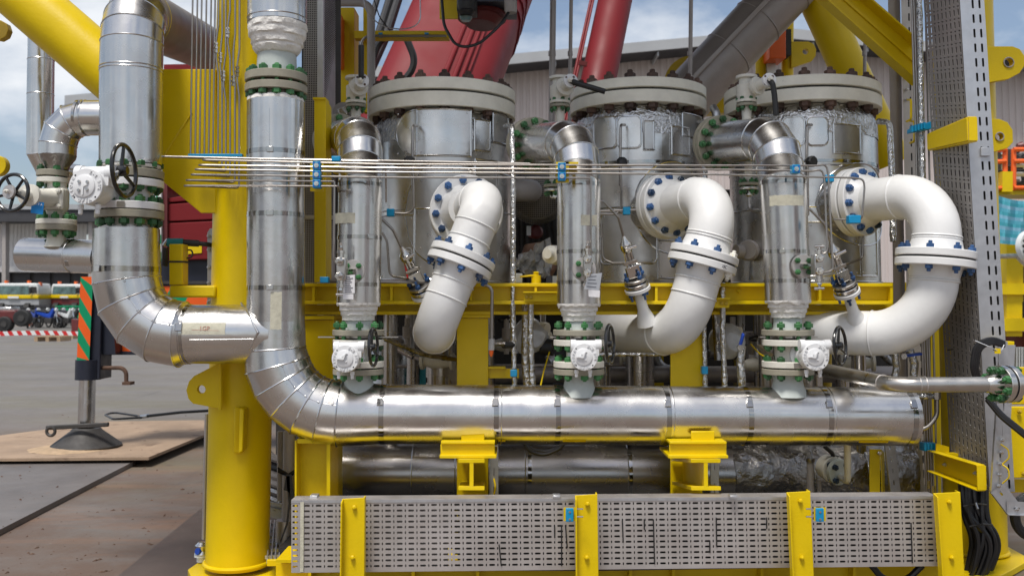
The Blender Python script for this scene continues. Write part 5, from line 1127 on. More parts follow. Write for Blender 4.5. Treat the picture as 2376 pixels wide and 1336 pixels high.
# ------------------------------------------------------------------ white pipes
def joint(t_, c, d, rf, th, gap, nb, ph=0, skip=(), white=(), dark=()):
    d = V(d).normalized(); part('flange', disc(c + d * (th / 2 + gap), d, rf, th, 56, .004), 'white_paint', t_); part('flange', disc(c - d * (th / 2 + gap), d, rf, th, 56, .004), 'white_paint', t_); part('gasket', disc(c, d, rf * .93, gap * 2.2, 40), 'gasket', t_)
    u, v = frame(d); me = bolt_mesh(.0235, 2 * (th + gap), .016)
    for i in range(nb):
        a = ph + 2 * math.pi * i / nb; placed('bolt', me, 'bolt_white' if i in white else 'bolt_dark' if i in dark else 'bolt_blue', t_, c + (u * math.cos(a) + v * math.sin(a)) * rf * .86, d, random.random())
def white_pipe(label, path, r, bend, nz_c, nz_d, nz_r, jc, jr, tap, nb=8, okp=None, ph=.2, white=(), dark=()):
    t_ = thing('white_pipe', label, 'pipe', P(*path[2]), 'white painted elbow pipes from the vessels'); p = [P(*q) for q in path]; p[0] = P(*nz_c) - V(nz_d).normalized() * .06; line = fillet(p, bend, 12)
    part('pipe', MB().tube(line, r, 44), 'white_paint', t_)
    d = V(nz_d).normalized(); c = P(*nz_c)
    nf = part('nozzle_flange', disc(c, d, nz_r, .05, 64, .006), 'white_paint', t_); part('nozzle_flange', disc(c - d * .06, d, nz_r * 1.0, .05, 64, .006), 'white_paint', t_); part('gasket', disc(c - d * .03, d, nz_r * .9, .02, 48), 'gasket', t_)
    part('nozzle_neck', MB().tube([c - d * .08, c - d * .08 + (V((0, 1, 0)) + V((nz_d[0] * -.25, 0, 0))) * .45], nz_r * .72, 40), 'cladding', t_)
    part('weld_neck', MB().lathe(c + d * .02, d, [(0, r * 1.42), (.02, r * 1.30), (.08, r * 1.08), (.12, r * 1.0)], 44), 'white_paint', t_)
    u, v = frame(d); me = bolt_mesh(.026, .05, .012, both=False)
    for i in range(12):
        a = .12 + 2 * math.pi * i / 12; placed('bolt', me, 'bolt_dark' if i in dark else 'bolt_blue', t_, c + (u * math.cos(a) + v * math.sin(a)) * nz_r * .84, d, random.random())
    # joint on the pipe nearest the asked point
    jc_ = P(*jc); k = min(range(1, len(line)), key=lambda i: abs((line[i] - line[i - 1]).normalized().dot(jc_ - (line[i] + line[i - 1]) / 2)) + (jc_ - (line[i] + line[i - 1]) / 2).length)
    jd = -(line[k] - line[k - 1]).normalized(); jp = line[k - 1] + (line[k] - line[k - 1]) * max(0, min(1, (jc_ - line[k - 1]).dot(line[k] - line[k - 1]) / (line[k] - line[k - 1]).length_squared))
    joint(t_, jp, jd, jr, L(17, 5.75), .006, nb, ph, white=white)
    for s_ in (1, -1):
        part('weld_neck', MB().lathe(jp + jd * s_ * .04, jd * s_, [(0, r * 1.20), (.03, r * 1.10), (.09, r * 1.0)], 44), 'white_paint', t_)
        part('weld_bead', MB().torus(jp + jd * s_ * .135, jd, r + .001, .006, 44, 6), 'white_paint', t_)
    for q in (0, 1):
        i = [i for i in range(1, len(line) - 1)][q * 11] if len(line) > 14 else 1
    for i in (1, 13, 14, 26):
        if i < len(line) - 1: part('weld_bead', MB().torus(line[i], line[i + 1] - line[i - 1], r + .001, .0055, 44, 6), 'white_paint', t_)
    if okp:
        pass
    # small instrument branch
    (ax_, ay), (bx, by), Yt = tap; a_ = P(ax_, ay, Yt + .03); b_ = P(bx, by, Yt - .03); dt = (b_ - a_).normalized(); ln = (b_ - a_).length; s = L(1, Yt)
    part('branch_nozzle', MB().lathe(a_ - dt * .05, dt, [(0, 24 * s), (.05, 20 * s), (ln * .35, 18 * s), (ln * .55, 13 * s), (ln + .05, 11 * s)], 28), 'white_paint', t_)
    part('branch_flange', disc(b_ + dt * 2 * s, dt, 30 * s, 9 * s, 36), 'white_paint', t_)
    g_ = thing('gauge_valve', label.replace('white painted pipe', 'steel gauge valve on the white pipe').split(' with')[0].split(' whose')[0], 'valve', b_, 'small steel gauge valves on the white pipes')
    part('flange', disc(b_ + dt * 13 * s, dt, 28 * s, 9 * s, 36), 'fitting', g_); part('flange', disc(b_ + dt * 25 * s, dt, 27 * s, 8 * s, 36), 'stainless', g_); part('gasket', disc(b_ + dt * 19 * s, dt, 22 * s, 4 * s, 28), 'gasket', g_)
    bolts(g_, b_ + dt * 14 * s, dt, 22 * s, 4, 6 * s, 36 * s, 'bolt_blue', .03, .5)
    sd_ = dt.cross(V((0, 1, 0))).normalized(); e = b_ + dt * 30 * s
    part('block', MB().box(e + dt * 14 * s, dt * 14 * s, sd_ * 15 * s, V((0, 1, 0)) * 12 * s), 'fitting', g_, bevel=.003)
    for k in (-9, 0, 9): part('stem', MB().tube([e + sd_ * k * s, e + sd_ * k * s * .8 + dt * (66 + (6 if k == 0 else 0)) * s], (3.2 if k else 4.5) * s, 10), 'fitting', g_)
    part('yoke', MB().box(e + dt * 38 * s, dt * 4 * s, sd_ * 16 * s, V((0, 1, 0)) * 7 * s), 'stainless', g_, bevel=.002)
    part('bonnet', MB().lathe(e + dt * 64 * s, dt, [(0, 10 * s), (8 * s, 14 * s), (20 * s, 14 * s), (28 * s, 8 * s), (40 * s, 4 * s)], 18), 'fitting', g_); part('tee_handle', MB().tube([e + dt * 72 * s - sd_ * 20 * s - V((0, .05, 0)), e + dt * 72 * s + sd_ * 6 * s - V((0, .05, 0))], 3.5 * s, 10), 'fitting', g_)
    part('lead_tube', MB().tube(fillet([e + dt * 96 * s, e + dt * 150 * s, e + dt * 165 * s + V((-.08, 0, .06)), e + dt * 165 * s + V((-.2, 0, .06))], .03, 5), 3 * s, 8), 'tube_steel', g_)
    return t_, jp, jd
wp1, j1, jd1 = white_pipe('white painted pipe of the first vessel with its rounded elbow end towards the viewer', [(1082, 490, 6.55), (1132, 452, 5.80), (1003, 772, 5.68), (1030, 764, 7.2)], L(49, 5.75), [.19, .2], (1082, 490, 6.27), (.13, -1, .05), L(86, 6.25), (1076, 608, 5.74), L(78, 5.74), ((1000, 715), (984, 682), 6.0), white=(), dark=(3, 4))
wp2, j2, jd2 = white_pipe('white painted pipe of the middle vessel whose lower elbow turns left behind the valve wheel', [(1538, 480, 6.62), (1672, 449, 5.85), (1586, 773, 5.85), (1405, 768, 6.9)], L(52, 5.85), [.24, .27], (1554, 477, 6.42), (.50, -1, .05), L(77, 6.4), (1633, 602, 5.85), L(80, 5.85), ((1497, 735), (1480, 672), 5.95), white=(5, 6), dark=(2, 8))
wp3, j3, jd3 = white_pipe('white painted pipe of the right vessel with a wide elbow next to the cable tray', [(1975, 473, 6.42), (2180, 447, 5.72), (2160, 776, 5.72), (1870, 770, 6.15)], L(53, 5.75), [.27, .36], (1998, 468, 6.25), (.72, -1, .04), L(80, 6.25), (2170, 600, 5.72), L(88, 5.72), ((1984, 735), (1966, 680), 5.85), white=(), dark=(4,))
for jp, px, py in ((j1, 1112, 640), (j2, 1678, 618)):
    part('handwriting', text_mb('OK', .034, P(px, py, jp.y - L(79, 5.8) * .93), (1, 0, -.35), (.35, 0, 1), .0004), 'ink', wp1 if px < 1200 else wp2)

# ------------------------------------------------------------------ instrument tubing
def clampset(t_, px, ys, Y, w_=18, h_=20, d=.05):
    for y in ys:
        b_ = part('clamp_block', MB().rbox(px - w_ / 2, y - h_ / 2, px + w_ / 2, y + h_ / 2, Y - d * .6, d), 'clamp_blue', t_, bevel=.003)
        part('clamp_bolt', MB().lathe(P(px, y, Y - d * .6), (0, -1, 0), [(0, .013), (.005, .013), (.0051, .007), (.009, .006)], 14), 'fitting', b_)
        for sx_ in (-1, 1):
            for sy in (-1, 1): part('recess', MB().rbox(px + sx_ * 5.5 - 1.6, y + sy * 6 - 1.8, px + sx_ * 5.5 + 1.6, y + sy * 6 + 1.8, Y - d * .6 - .0012, .002), 'lid_blue', b_)
rt_ = .0052; YT, YV = 5.20, 5.62
vx = [(447, 442), (458, 453), (468, 463), (479, 474), (490, 484), (499, 494), (507, 506), (516, 515), (524, 524), (534, 534), (546, 545), (556, 555)]
grpv = 'steel instrument tubes running down beside the riser'
hz_l = {6: [(469, 371), (905, 381.5), (1310, 383), (1740, 384), (1900, 385)], 7: [(459, 383), (905, 390), (1310, 393), (1700, 394), (1895, 397)], 8: [(449, 393), (905, 400), (1310, 402), (1660, 405), (1985, 413)], 9: [(438, 405), (905, 412), (1367, 413)], 10: [(424, 418), (771, 421)], 11: [(418, 431), (774, 432)]}
ords = ['first', 'second', 'third', 'fourth', 'fifth', 'sixth', 'seventh', 'eighth', 'ninth', 'tenth', 'eleventh', 'last']
jog = {6: (72, 1), 7: (130, 1), 8: (90, 1), 9: (60, 0), 10: (130, 1), 11: (190, 1)}
for i, (xa, xb) in enumerate(vx):
    t_ = thing('instrument_tube', f'steel tube that is the {ords[i]} from the left in the upright row by the riser', 'tube', P(xb, 362, YV), grpv)
    at_ = lambda y, dx=0: P(xa + (xb - xa) * y / 362 + dx, y, YV)
    if i in (6, 8, 9, 11):
        yj = {6: 95, 8: 160, 9: 60, 11: 150}[i]; dxs = -5
        path = [at_(-60), at_(yj - 35), at_(yj, dxs), at_(yj + 40, dxs), at_(yj + 75, 0)]
        for q in ((yj - 25 + 15, yj + 15),): pass
        part('union', MB().lathe(P(xa + dxs, yj + 4, YV), (0, 0, -1), [(0, .009), (.004, .013), (.014, .013), (.016, .009), (.026, .009), (.028, .014), (.040, .014), (.042, .009), (.054, .012), (.064, .012), (.066, .007)], 6), 'fitting', t_)
    elif i in (7, 10):
        path = [at_(-60), at_(80), at_(120, -4), at_(160, -4), at_(195, 0)]; 
        part('union', MB().lathe(P(xa - 4, 122 + (i - 7) * 18, YV), (0, 0, -1), [(0, .009), (.004, .013), (.014, .013), (.016, .009), (.026, .009), (.028, .014), (.040, .014), (.042, .009), (.054, .012), (.064, .012), (.066, .007)], 6), 'fitting', t_)
    else: path = [at_(-60)]
    if i < 6:
        Yh = YT + .05 + .06 * i; xl = 372 + 12 * i if i else 371; ye = 364 + .8 * i
        xe = 884 if i == 0 else 1230 + 0 * i
        ends = [at_(ye + 1), P(xl, ye - 1, Yh), P(xe, ye + 11 + (0 if i == 0 else 4), Yh)]
        if i == 0: ends += [P(895, 380, Yh + .05), P(896, 470, Yh + .10)]
    else:
        h = hz_l[i]; yb_ = h[0][1] + 6
        ends = [at_(yb_), P(h[0][0], h[0][1], YT)] + [P(a, b, YT + (a - 700) * .00006) for a, b in h[1:]]
        e = h[-1]; Ye = YT + (e[0] - 700) * .00006
        if i == 6: ends = ends[:-1] + [P(1895, 384.5, Ye), P(1918, 381, Ye), P(1922, 410, Ye), P(1933, 628, Ye), P(1906, 634, Ye)]
        elif i == 7: ends = ends[:-1] + [P(1885, 397, Ye), P(1909, 393, Ye), P(1913, 420, Ye), P(1920, 586, Ye), P(1900, 592, Ye)]
        elif i == 8: ends = ends[:-1] + [P(1980, 413, Ye), P(2004, 416, Ye), P(2006, 436, Ye), P(2000, 511, Ye), P(1935, 509, Ye + .1)]
        elif i == 9: ends = ends[:-1] + [P(1366, 413, Ye), P(1371, 415, Ye), P(1371, 640, Ye), P(1371, 648, Ye + .05)]
        elif i == 10: ends += [P(776, 421, Ye), P(774, 605, Ye), P(790, 612, Ye + .05)]
        else: ends += [P(786, 432, Ye), P(786, 445, Ye + .2)]
    part('tube', MB().tube(fillet(path + ends, .028, 5), rt_ * (1.08 if i > 5 else 1), 10), 'tube_steel', t_)
ec = thing('tube_clamp', 'long blue clamp strip holding the row of upright tubes just above the bend', 'clamp', P(498, 362, YV), 'blue tube clamps'); part('strip', MB().rbox(436, 357, 562, 364, YV - .02, .03), 'clamp_blue', ec, bevel=.002)
for px, ys, lab, y0, y1 in ((734, (384, 405, 426), 'stack of three blue tube clamps on a yellow plate by the strut post', 372, 444), (1304, (387, 409), 'pair of blue tube clamps in front of the middle branch pipe', 376, 424), (1848, (392,), 'single blue tube clamp in front of the right branch pipe', 380, 404)):
    t_ = thing('tube_clamp', lab, 'clamp', P(px, y1, YT + .02), 'blue tube clamps'); clampset(t_, px, ys, YT + .02)
    if px < 1800: part('mounting_plate', MB().rbox(px - 14, y0, px + 16, y1, YT + .05, .008), 'yellow', t_); part('mounting_arm', MB().rbox(px + 6, y0, px + 38, y0 + 6, YT + .05, .5), 'yellow', t_)
for (x0, y0, x1, y1, Y, lab) in ((769, 362, 789, 374, 5.25, 'small blue clip on top of the front tube by the first branch pipe'), (897, 484, 914, 502, 6.2, 'blue clip joining small tubes below the half-round panel'), (1446, 480, 1463, 498, 6.4, 'blue clip on the small tubes of the middle vessel'), (1916, 405, 1936, 422, 5.3, 'blue clip where the front tubes turn down by the right white flange'), (1970, 499, 1998, 518, 5.3, 'blue clip at the end of the looped tube before the right white flange'), (742, 642, 762, 656, 5.6, 'blue clip on the thin tube crossing above the deck beam'), (1184, 858, 1200, 874, 5.9, 'blue clip on the foil pipe between first and middle vessels, just above the header'), (1629, 850, 1643, 868, 5.95, 'blue clip on the foil pipe beside the second I-post')):
    single('tube_clip', lab, 'clip', MB().rbox(x0, y0, x1, y1, Y - .03, .05), 'clamp_blue', group='blue tube clips', bevel=.004)
for q, lab, r_ in (((( 757, 652, 5.62), (1010, 655, 5.95)), 'thin steel tube lying along the top of the deck beam by the first vessel', .011), (((1392, 490, 6.4), (1448, 488, 6.4), (1500, 486, 6.4)), 'short tube crossing the middle vessel at its blue clip', .009),
                (((1750, 448, 6.2), (1738, 448, 6.2), (1738, 488, 6.2), (1765, 494, 6.1)), 'bent steel tube under the small green-bolted flange by the right branch pipe', .009)):
    t_ = thing('small_tube', lab, 'tube', P(*q[0])); part('tube', MB().tube(fillet([P(*a) for a in q], .05, 5), r_, 10), 'tube_steel', t_)
for px, py, Y, lab in ((1737, 433, 6.2, 'small green-bolted flange left of the right branch pipe'), (1284, 437, 6.1, 'small green-bolted flange tucked behind the middle branch pipe')):
    t_ = thing('small_flange', lab, 'flange', P(px, py, Y), 'small green-bolted flanges'); part('flange', disc(P(px, py - 5, Y), up, L(23, Y), L(7, Y), 28), 'flange_tan', t_); part('flange', disc(P(px, py + 5, Y), up, L(22, Y), L(7, Y), 28), 'stainless', t_); bolts(t_, P(px, py, Y), up, L(17, Y), 6, L(6, Y), L(18, Y), 'bolt_green', .01, .2); part('neck', MB().lathe(P(px, py - 8, Y), up, [(0, L(9, Y)), (L(50, Y), L(9, Y))], 20), 'cream', t_)
    part('nut', MB().lathe(P(px, py + 10, Y), -up, [(0, .025), (.03, .025), (.04, .012)], 6), 'fitting', t_)

for q, lab, r_ in (((( 887, 540, 6.36), (898, 560, 6.34), (904, 640, 6.34), (962, 648, 6.3)), 'thin tube bent along the foot of the first vessel beside the branch pipe', .008), (((2003, 540, 6.3), (2002, 600, 6.3), (1962, 613, 6.28)), 'thin tube bent along the shell of the right vessel below its white flange', .008), (((1396, 520, 6.52), (1398, 600, 6.52), (1420, 610, 6.5), (1512, 608, 6.52)), 'thin tube bent round the lower panel of the middle vessel', .007),
                (((1655, 250, 7.0), (1662, 262, 6.95), (1664, 330, 6.95)), 'grey bent pipe between the middle and the right vessel rims', .03)):
    t_ = thing('small_tube', lab, 'tube', P(*q[0])); part('tube', MB().tube(fillet([P(*a) for a in q], .05, 5), r_, 12), 'tube_steel' if r_ < .02 else 'galv', t_)
# instrument manifolds on the branch pipes
def manifold(label, fx, fy, bx0, by0, bx1, by1, Y, top, bot):
    t_ = thing('instrument_manifold', label, 'manifold', P(bx0, by1, Y), 'instrument manifolds on the branch pipes')
    r = L(28, Y); part('flange', MB().lathe(P(fx, fy, Y + .14), (.02, -1, 0), [(0, r), (.02, r), (.025, r * .98)], 36), 'tray_metal', t_)
    for a in (.78, 2.35, 3.93, 5.5): placed('bolt', bolt_mesh(L(7, Y), .02, .012, both=False), 'bolt_green', t_, P(fx, fy, Y + .115) + V((math.cos(a), 0, math.sin(a))) * r * .68, (0, -1, 0))
    part('pipe_saddle', MB().lathe(P(fx, fy, Y + .3), (0, -1, 0), [(0, r * .8), (.16, r * .8)], 28), 'cladding', t_)
    part('coupling', MB().tube([P(fx, fy, Y + .12), P((bx0 + bx1) / 2, fy, Y)], .02, 8), 'fitting', t_)
    part('block', MB().rbox(bx0, by0, bx1, by1, Y - .03, .07), 'stainless', t_, bevel=.006)
    xm = (bx0 + bx1) / 2
    for y in (by0 + 9, by1 - 9): placed('port_nut', bolt_mesh(.024, .02, .03, both=False), 'fitting', t_, P(xm, y, Y - .03), (-.2, -1, 0))
    for s_, y, e in ((1, by0, top), (-1, by1, bot)):
        b_ = P(xm, y, Y); h = abs(P(xm, e, Y).z - b_.z)
        part('bleed_valve', MB().lathe(b_, up * s_, [(0, .018), (h * .3, .018), (h * .32, .024), (h * .5, .024), (h * .52, .012), (h * .7, .014), (h * .75, .007), (h, .006)], 10), 'fitting', t_)
        part('tee_handle', MB().tube([P(xm - 11, e, Y), P(xm + 11, e, Y)] if s_ < 0 or fx > 1800 else [P(xm, e, Y - .03), P(xm, e, Y + .03)], .008, 10), 'fitting', t_)
    return t_
manifold('steel manifold block at the left of the first branch pipe, paper tag hanging below', 820, 630, 780, 598, 802, 650, 5.20, 566, 683)
manifold('steel manifold block on the middle branch pipe with a steel plate tag', 1355, 625, 1354, 592, 1374, 642, 5.24, 562, 660)
manifold('steel manifold block standing off to the right of the right branch pipe', 1862, 618, 1890, 590, 1912, 638, 5.24, 572, 669)
for q, mat_, lab, n_ in (([(797, 640), (823, 637), (823, 680), (797, 680)], 'paper', 'printed paper tag hanging from the first manifold', 9), ([(796, 682), (820, 682), (820, 694), (796, 694)], 'paper', 'small blank paper tag under the printed tag', 0), ([(1366, 636), (1397, 633), (1390, 674), (1355, 670)], 'galv', 'steel plate tag stamped with lines of text on the middle manifold', 4), ([(1365, 672), (1392, 674), (1391, 690), (1366, 688)], 'paper', 'small blank tag below the steel plate tag', 0)):
    t_ = thing('tag', lab, 'tag', P(*q[3], 5.2)); part('plate', MB().rpoly(q, 5.19, .003), mat_, t_)
    for k in range(n_):
        f = (k + .8) / (n_ + .6); a = V((*q[0], 0)).lerp(V((*q[3], 0)), f); b = V((*q[1], 0)).lerp(V((*q[2], 0)), f); a, b = a.lerp(b, .12), a.lerp(b, .55 + .3 * random.random())
        part('text_line', MB().rpoly([(a.x, a.y - .7), (b.x, b.y - .7), (b.x, b.y + .7), (a.x, a.y + .7)], 5.188, .001), 'ink', t_)
# ------------------------------------------------------------------ front cable tray with slots
ct_ = thing('cable_tray', 'long slotted steel cable tray along the foot of the skid', 'cable tray', (P(1400, 700, 5.1).x, 5.1, .2))
A0, A1, B0, B1 = P(676, 1160, 5.02), P(676, 1327, 5.02), P(2172, 1150, 5.16), P(2172, 1311, 5.16)
ux = (B0 - A0); Wt = ux.length; ux.normalize(); uz = (A1 - A0); Ht = uz.length; uz.normalize(); nn = V((0, 1, 0))
cells = []; per = Wt / 57; rh = Ht / 13
cells.append((0, 0, Wt, rh * .5, 0, 0)); cells.append((0, Ht - rh * .5, Wt, Ht, 0, 0)); random.seed(11)
for i in range(57):
    for j in range(12):
        v0 = rh * (.5 + j); u0 = per * i
        cells.append((u0, v0, u0 + per * .68, v0 + rh, per * .25, rh * .19)); cells.append((u0 + per * .68, v0, u0 + per, v0 + rh, per * .055, rh * .25))
part('slotted_plate', MB().plate(A0, ux, uz, nn, cells), 'tray_metal', ct_)
part('top_rim', MB().prism([A0, B0, B0 + V((0, .10, 0)), A0 + V((0, .10, 0))], (0, 0, .002)), 'tray_metal', ct_); part('top_rim_lip', MB().prism([A0 + V((0, -.003, 0)), B0 + V((0, -.003, 0)), B0 + V((0, -.003, -.014)), A0 + V((0, -.003, -.014))], (0, .002, 0)), 'galv', ct_)
part('rear_rim', MB().prism([A0 + V((0, .10, .002)), B0 + V((0, .10, .002)), B0 + V((0, .10, -.04)), A0 + V((0, .10, -.04))], (0, .002, 0)), 'tray_metal', ct_)
part('bottom_rim', MB().prism([A1, B1, B1 + V((0, .10, 0)), A1 + V((0, .10, 0))], (0, 0, -.002)), 'tray_metal', ct_)
# cable ties threaded through slots (black)
for x, y0, y1, y_ in ((1158, 1262, 1312, 5), (1287, 1220, 1245, 0), (1303, 1217, 1312, 0), (1312, 1217, 1270, 4), (1444, 1206, 1257, 2), (1495, 1204, 1228, 0), (1516, 1204, 1308, 3), (1647, 1255, 1280, 0), (1662, 1200, 1268, 1), (1779, 1200, 1226, 0), (2114, 1212, 1305, 3)):
    t_ = part('cable_tie', join(MB().tube([P(x, y0, 5.014 + (x - 676) * .0000936), P(x + y_, y1, 5.014 + (x - 676) * .0000936)], .0034, 6)), 'black', ct_)
for px in (730, 1291, 1700): part('clip', MB().box(P(px, 1150, 5.10), (.02, 0, 0), (0, .03, 0), (0, 0, .008)), 'galv', ct_, bevel=.002)
part('inner_plate', MB().rbox(690, 1164, 1040, 1322, 5.10, .006), 'tray_dark', ct_)
tape_ = part('clear_tape', MB().rpoly([(697, 1164), (705, 1164), (704, 1326), (696, 1326)], 5.015, .002), 'masking', ct_)
cab_ = thing('cable_run', 'dark cables lying inside the front cable tray', 'cables', P(1500, 1250, 5.12))
for k in range(13): part('cable', MB().tube(fillet([P(1044 + 9 * (k % 4), 1164 + 12.6 * k, 5.13), P(1400, 1164 + 12.6 * k, 5.13), P(2176, 1158 + 12 * k, 5.24)], .1, 3), .0185, 8), 'cable' if k % 3 else 'dark', cab_)
for x0, x1, xb0, xb1, yt, lab in ((794, 846, 791, 845, 1154, 'yellow channel upright of the front tray nearest the left column'), (1334, 1386, 1336, 1390, 1146, 'yellow channel upright of the front tray with the blue clip on its left'), (1825, 1880, 1838, 1892, 1139, 'yellow channel upright of the front tray with the blue clip on its right'), (2166, 2228, 2184, 2242, 1141, 'yellow channel upright at the cable bundle end of the front tray')):
    Yp = 4.93 + (x0 - 800) * .0001; t_ = thing('tray_upright', lab, 'post', P(x0, 1336, Yp) * 1, 'yellow channel uprights in front of the cable tray')
    part('face', MB().rpoly([(x0, yt + 3), (x1, yt), (xb1, 1420), (xb0, 1420)], Yp, .008), 'yellow', t_, bevel=.002)
    lip = .05
    part('lip', MB().prism([P(x0, yt + 3, Yp), P(x0 + 7, yt + 3, Yp - .0), P(xb0 + 7, 1420, Yp), P(xb0, 1420, Yp)], (0, -lip, 0)) if False else MB().prism([P(x0, yt + 3, Yp), P(xb0, 1420, Yp), P(xb0, 1420, Yp) + V((0, -.045, 0)), P(x0, yt + 8, Yp) + V((0, -.045, 0))], (.007, 0, 0)), 'yellow', t_, bevel=.002)
    part('rear_lip', MB().prism([P(x1, yt, Yp + .008), P(xb1, 1420, Yp + .008), P(xb1, 1420, Yp + .008) + V((0, .05, 0)), P(x1, yt, Yp + .008) + V((0, .05, 0))], (-.007, 0, 0)), 'yellow', t_)
    for fx, y in ((.55, yt + 22), (.5, 1292)): placed('bolt', bolt_mesh(.012, .004, .006, both=False), 'yellow', t_, P(x0 + (x1 - x0) * fx + (y - yt) * (xb0 - x0) / 270, y, Yp - .002), (0, -1, 0))
for (px, side, lab) in ((1321, 1, 'blue clip bolted left of the second tray upright'), (1902, -1, 'blue clip bolted right of the third tray upright')):
    t_ = thing('cable_clip', lab, 'clip', P(px, 1210, 4.96), 'blue clips beside the tray uprights'); Yp = 4.97
    part('back_plate', MB().rbox(px - 13, 1177, px + 14, 1208, Yp, .006), 'yellow', t_); part('block', MB().rbox(px - 8 + (0 if side > 0 else 0), 1179, px + 10, 1210, Yp - .02, .019), 'clamp_blue', t_, bevel=.003)
    for y in (1187, 1204): part('screw', MB().lathe(P(px + 1, y, Yp - .02), (0, -1, 0), [(0, .006), (.003, .006), (.0031, .003)], 10), 'fitting', t_)
    for y in (1180, 1198): part('stud', MB().tube([P(px + 10 * side + 8 * side, y, 4.91), P(px + 32 * side, y, 4.91)], .004, 8), 'fitting', t_)
hc = thing('hanging_cable', 'black cable drooping below the right end of the front tray', 'cable', P(2080, 1330, 5.2)); part('cable', MB().tube(fillet(pts((2020, 1308, 5.25), (2050, 1345, 5.25), (2105, 1345, 5.25), (2140, 1310, 5.25)), .1, 6), .018, 10), 'cable', hc)

# ------------------------------------------------------------------ tall cable tray at the right
tt = thing('cable_tray', 'tall upright slotted cable tray at the right end of the skid', 'cable tray', P(2280, 1130, 5.6))
T0, T1 = P(2224, -40, 5.62), P(2296, 1140, 5.62)      # front corner edge
dz = (T1 - T0); Ht = dz.length; dz.normalize(); back = (P(2159, 300, 6.05) - P(2243, 300, 5.62)); Wd = back.length; back.normalize()
cells = []; rows = 40; rh = Ht / rows; cw = Wd / 9
for j in range(rows):
    for i in range(9):
        if j % 1 == 0: cells.append((cw * i, rh * j, cw * (i + 1), rh * j + rh * .74, cw * .15, rh * .27)); cells.append((cw * i, rh * j + rh * .74, cw * (i + 1), rh * (j + 1), cw * .22, rh * .05))
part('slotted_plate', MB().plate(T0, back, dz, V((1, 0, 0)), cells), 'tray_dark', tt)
fr = V((1, 0, 0)); wf = L(57, 5.62); cells = []
rows = 34; rh = Ht / rows
for j in range(rows):
    cells += [(0, rh * j, wf * .38, rh * (j + 1), 0, 0), (wf * .38, rh * j, wf * .66, rh * (j + 1), wf * .045, rh * .30), (wf * .66, rh * j, wf * .94, rh * (j + 1), wf * .045, rh * .30), (wf * .94, rh * j, wf, rh * (j + 1), 0, 0)]
part('side_flange', MB().plate(T0 + V((.001, -.002, 0)), fr, dz, V((0, 1, 0)), cells), 'galv', tt)
part('dark_slot_backing', MB().prism([T0 + V((.05, .02, 0)), T1 + V((.05, .02, 0)), T1 + V((.05, .02, 0)) + back * Wd * .97, T0 + V((.05, .02, 0)) + back * Wd * .97], (.004, 0, 0)), 'dark', tt)  # dark sheets added behind the slots so the openings look shaded
part('dark_slot_backing', MB().prism([T0 + V((.02, .015, 0)), T1 + V((.02, .015, 0)), T1 + V((.02, .015, 0)) + fr * wf * .85, T0 + V((.02, .015, 0)) + fr * wf * .85], (0, .003, 0)), 'dark', tt)
part('flange_lip', MB().prism([T0 + fr * wf, T1 + fr * wf, T1 + fr * wf + V((0, .03, 0)), T0 + fr * wf + V((0, .03, 0))], (.003, 0, 0)), 'galv', tt)
part('joint_clip', MB().rbox(2277, 342, 2298, 362, 5.60, .01), 'galv', tt, bevel=.002)
for y in (400, 620, 806, 880): part('cable_tie', MB().tube([P(2175 + y * .03, y + 6, 6.0), P(2222 + y * .05, y - 4, 5.72)], .004, 6), 'black', tt)
for x, y in ((2170, 30), (2188, 24), (2212, 275), (2200, 262)): part('cable_tie', MB().tube([P(x, y + 14, 5.95), P(x + 1, y, 5.95), P(x + 16, y - 4, 5.85)], .004, 6), 'black', tt)
# tray foot that turns away to the right
ft = thing('tray_elbow', 'slotted tray elbow bending outwards at the foot of the tall tray', 'cable tray', P(2330, 1190, 5.5))
def tray_seg(t_, a, b, wv, m='galv', n=5):
    u = (b - a); ln = u.length; u.normalize(); v = wv.normalized(); W = wv.length; cells = []
    for i in range(n): cells += [(ln * i / n, 0, ln * (i + 1) / n, W * .3, 0, 0), (ln * i / n, W * .3, ln * (i + 1) / n, W * .7, ln / n * .22, W * .06), (ln * i / n, W * .7, ln * (i + 1) / n, W, 0, 0)]
    part('slotted_rail', MB().plate(a, u, v, V((0, 1, 0)), cells), m, t_); part('rail_lip', MB().prism([a, b, b + V((0, -.02, 0)), a + V((0, -.02, 0))], v * .003), m, t_)
pA, pB, pC, pD = P(2318, 800, 5.45), P(2296, 1142, 5.45), P(2334, 1192, 5.45), P(2460, 1196, 5.45)
tray_seg(ft, pA, pB, V((L(38, 5.45), 0, 0)), n=6); tray_seg(ft, pB + V((0, -.006, 0)), pC + V((0, -.006, 0)), V((L(32, 5.45), 0, L(22, 5.45))), n=2); tray_seg(ft, pC + V((0, -.012, 0)), pD + V((0, -.012, 0)), V((0.0, 0, L(30, 5.45))), n=3)
for x, y in ((2316, 1020), (2314, 1048), (2311, 1075), (2310, 1100), (2308, 1126), (2350, 1180)): placed('bolt', bolt_mesh(.012, .004, .008, both=False), 'fitting', ft, P(x + 8, y, 5.44), (0, -1, 0))
for y in (1030, 1075): part('earth_strap', MB().tube(fillet(pts((2322, y, 5.43), (2340, y + 12, 5.40), (2342, y + 32, 5.40), (2326, y + 46, 5.43)), .03, 4), .0045, 6), 'yellow', ft)
part('fixing_plate', MB().rpoly([(2316, 792), (2338, 792), (2340, 870), (2318, 870)], 5.40, .006), 'galv', ft)

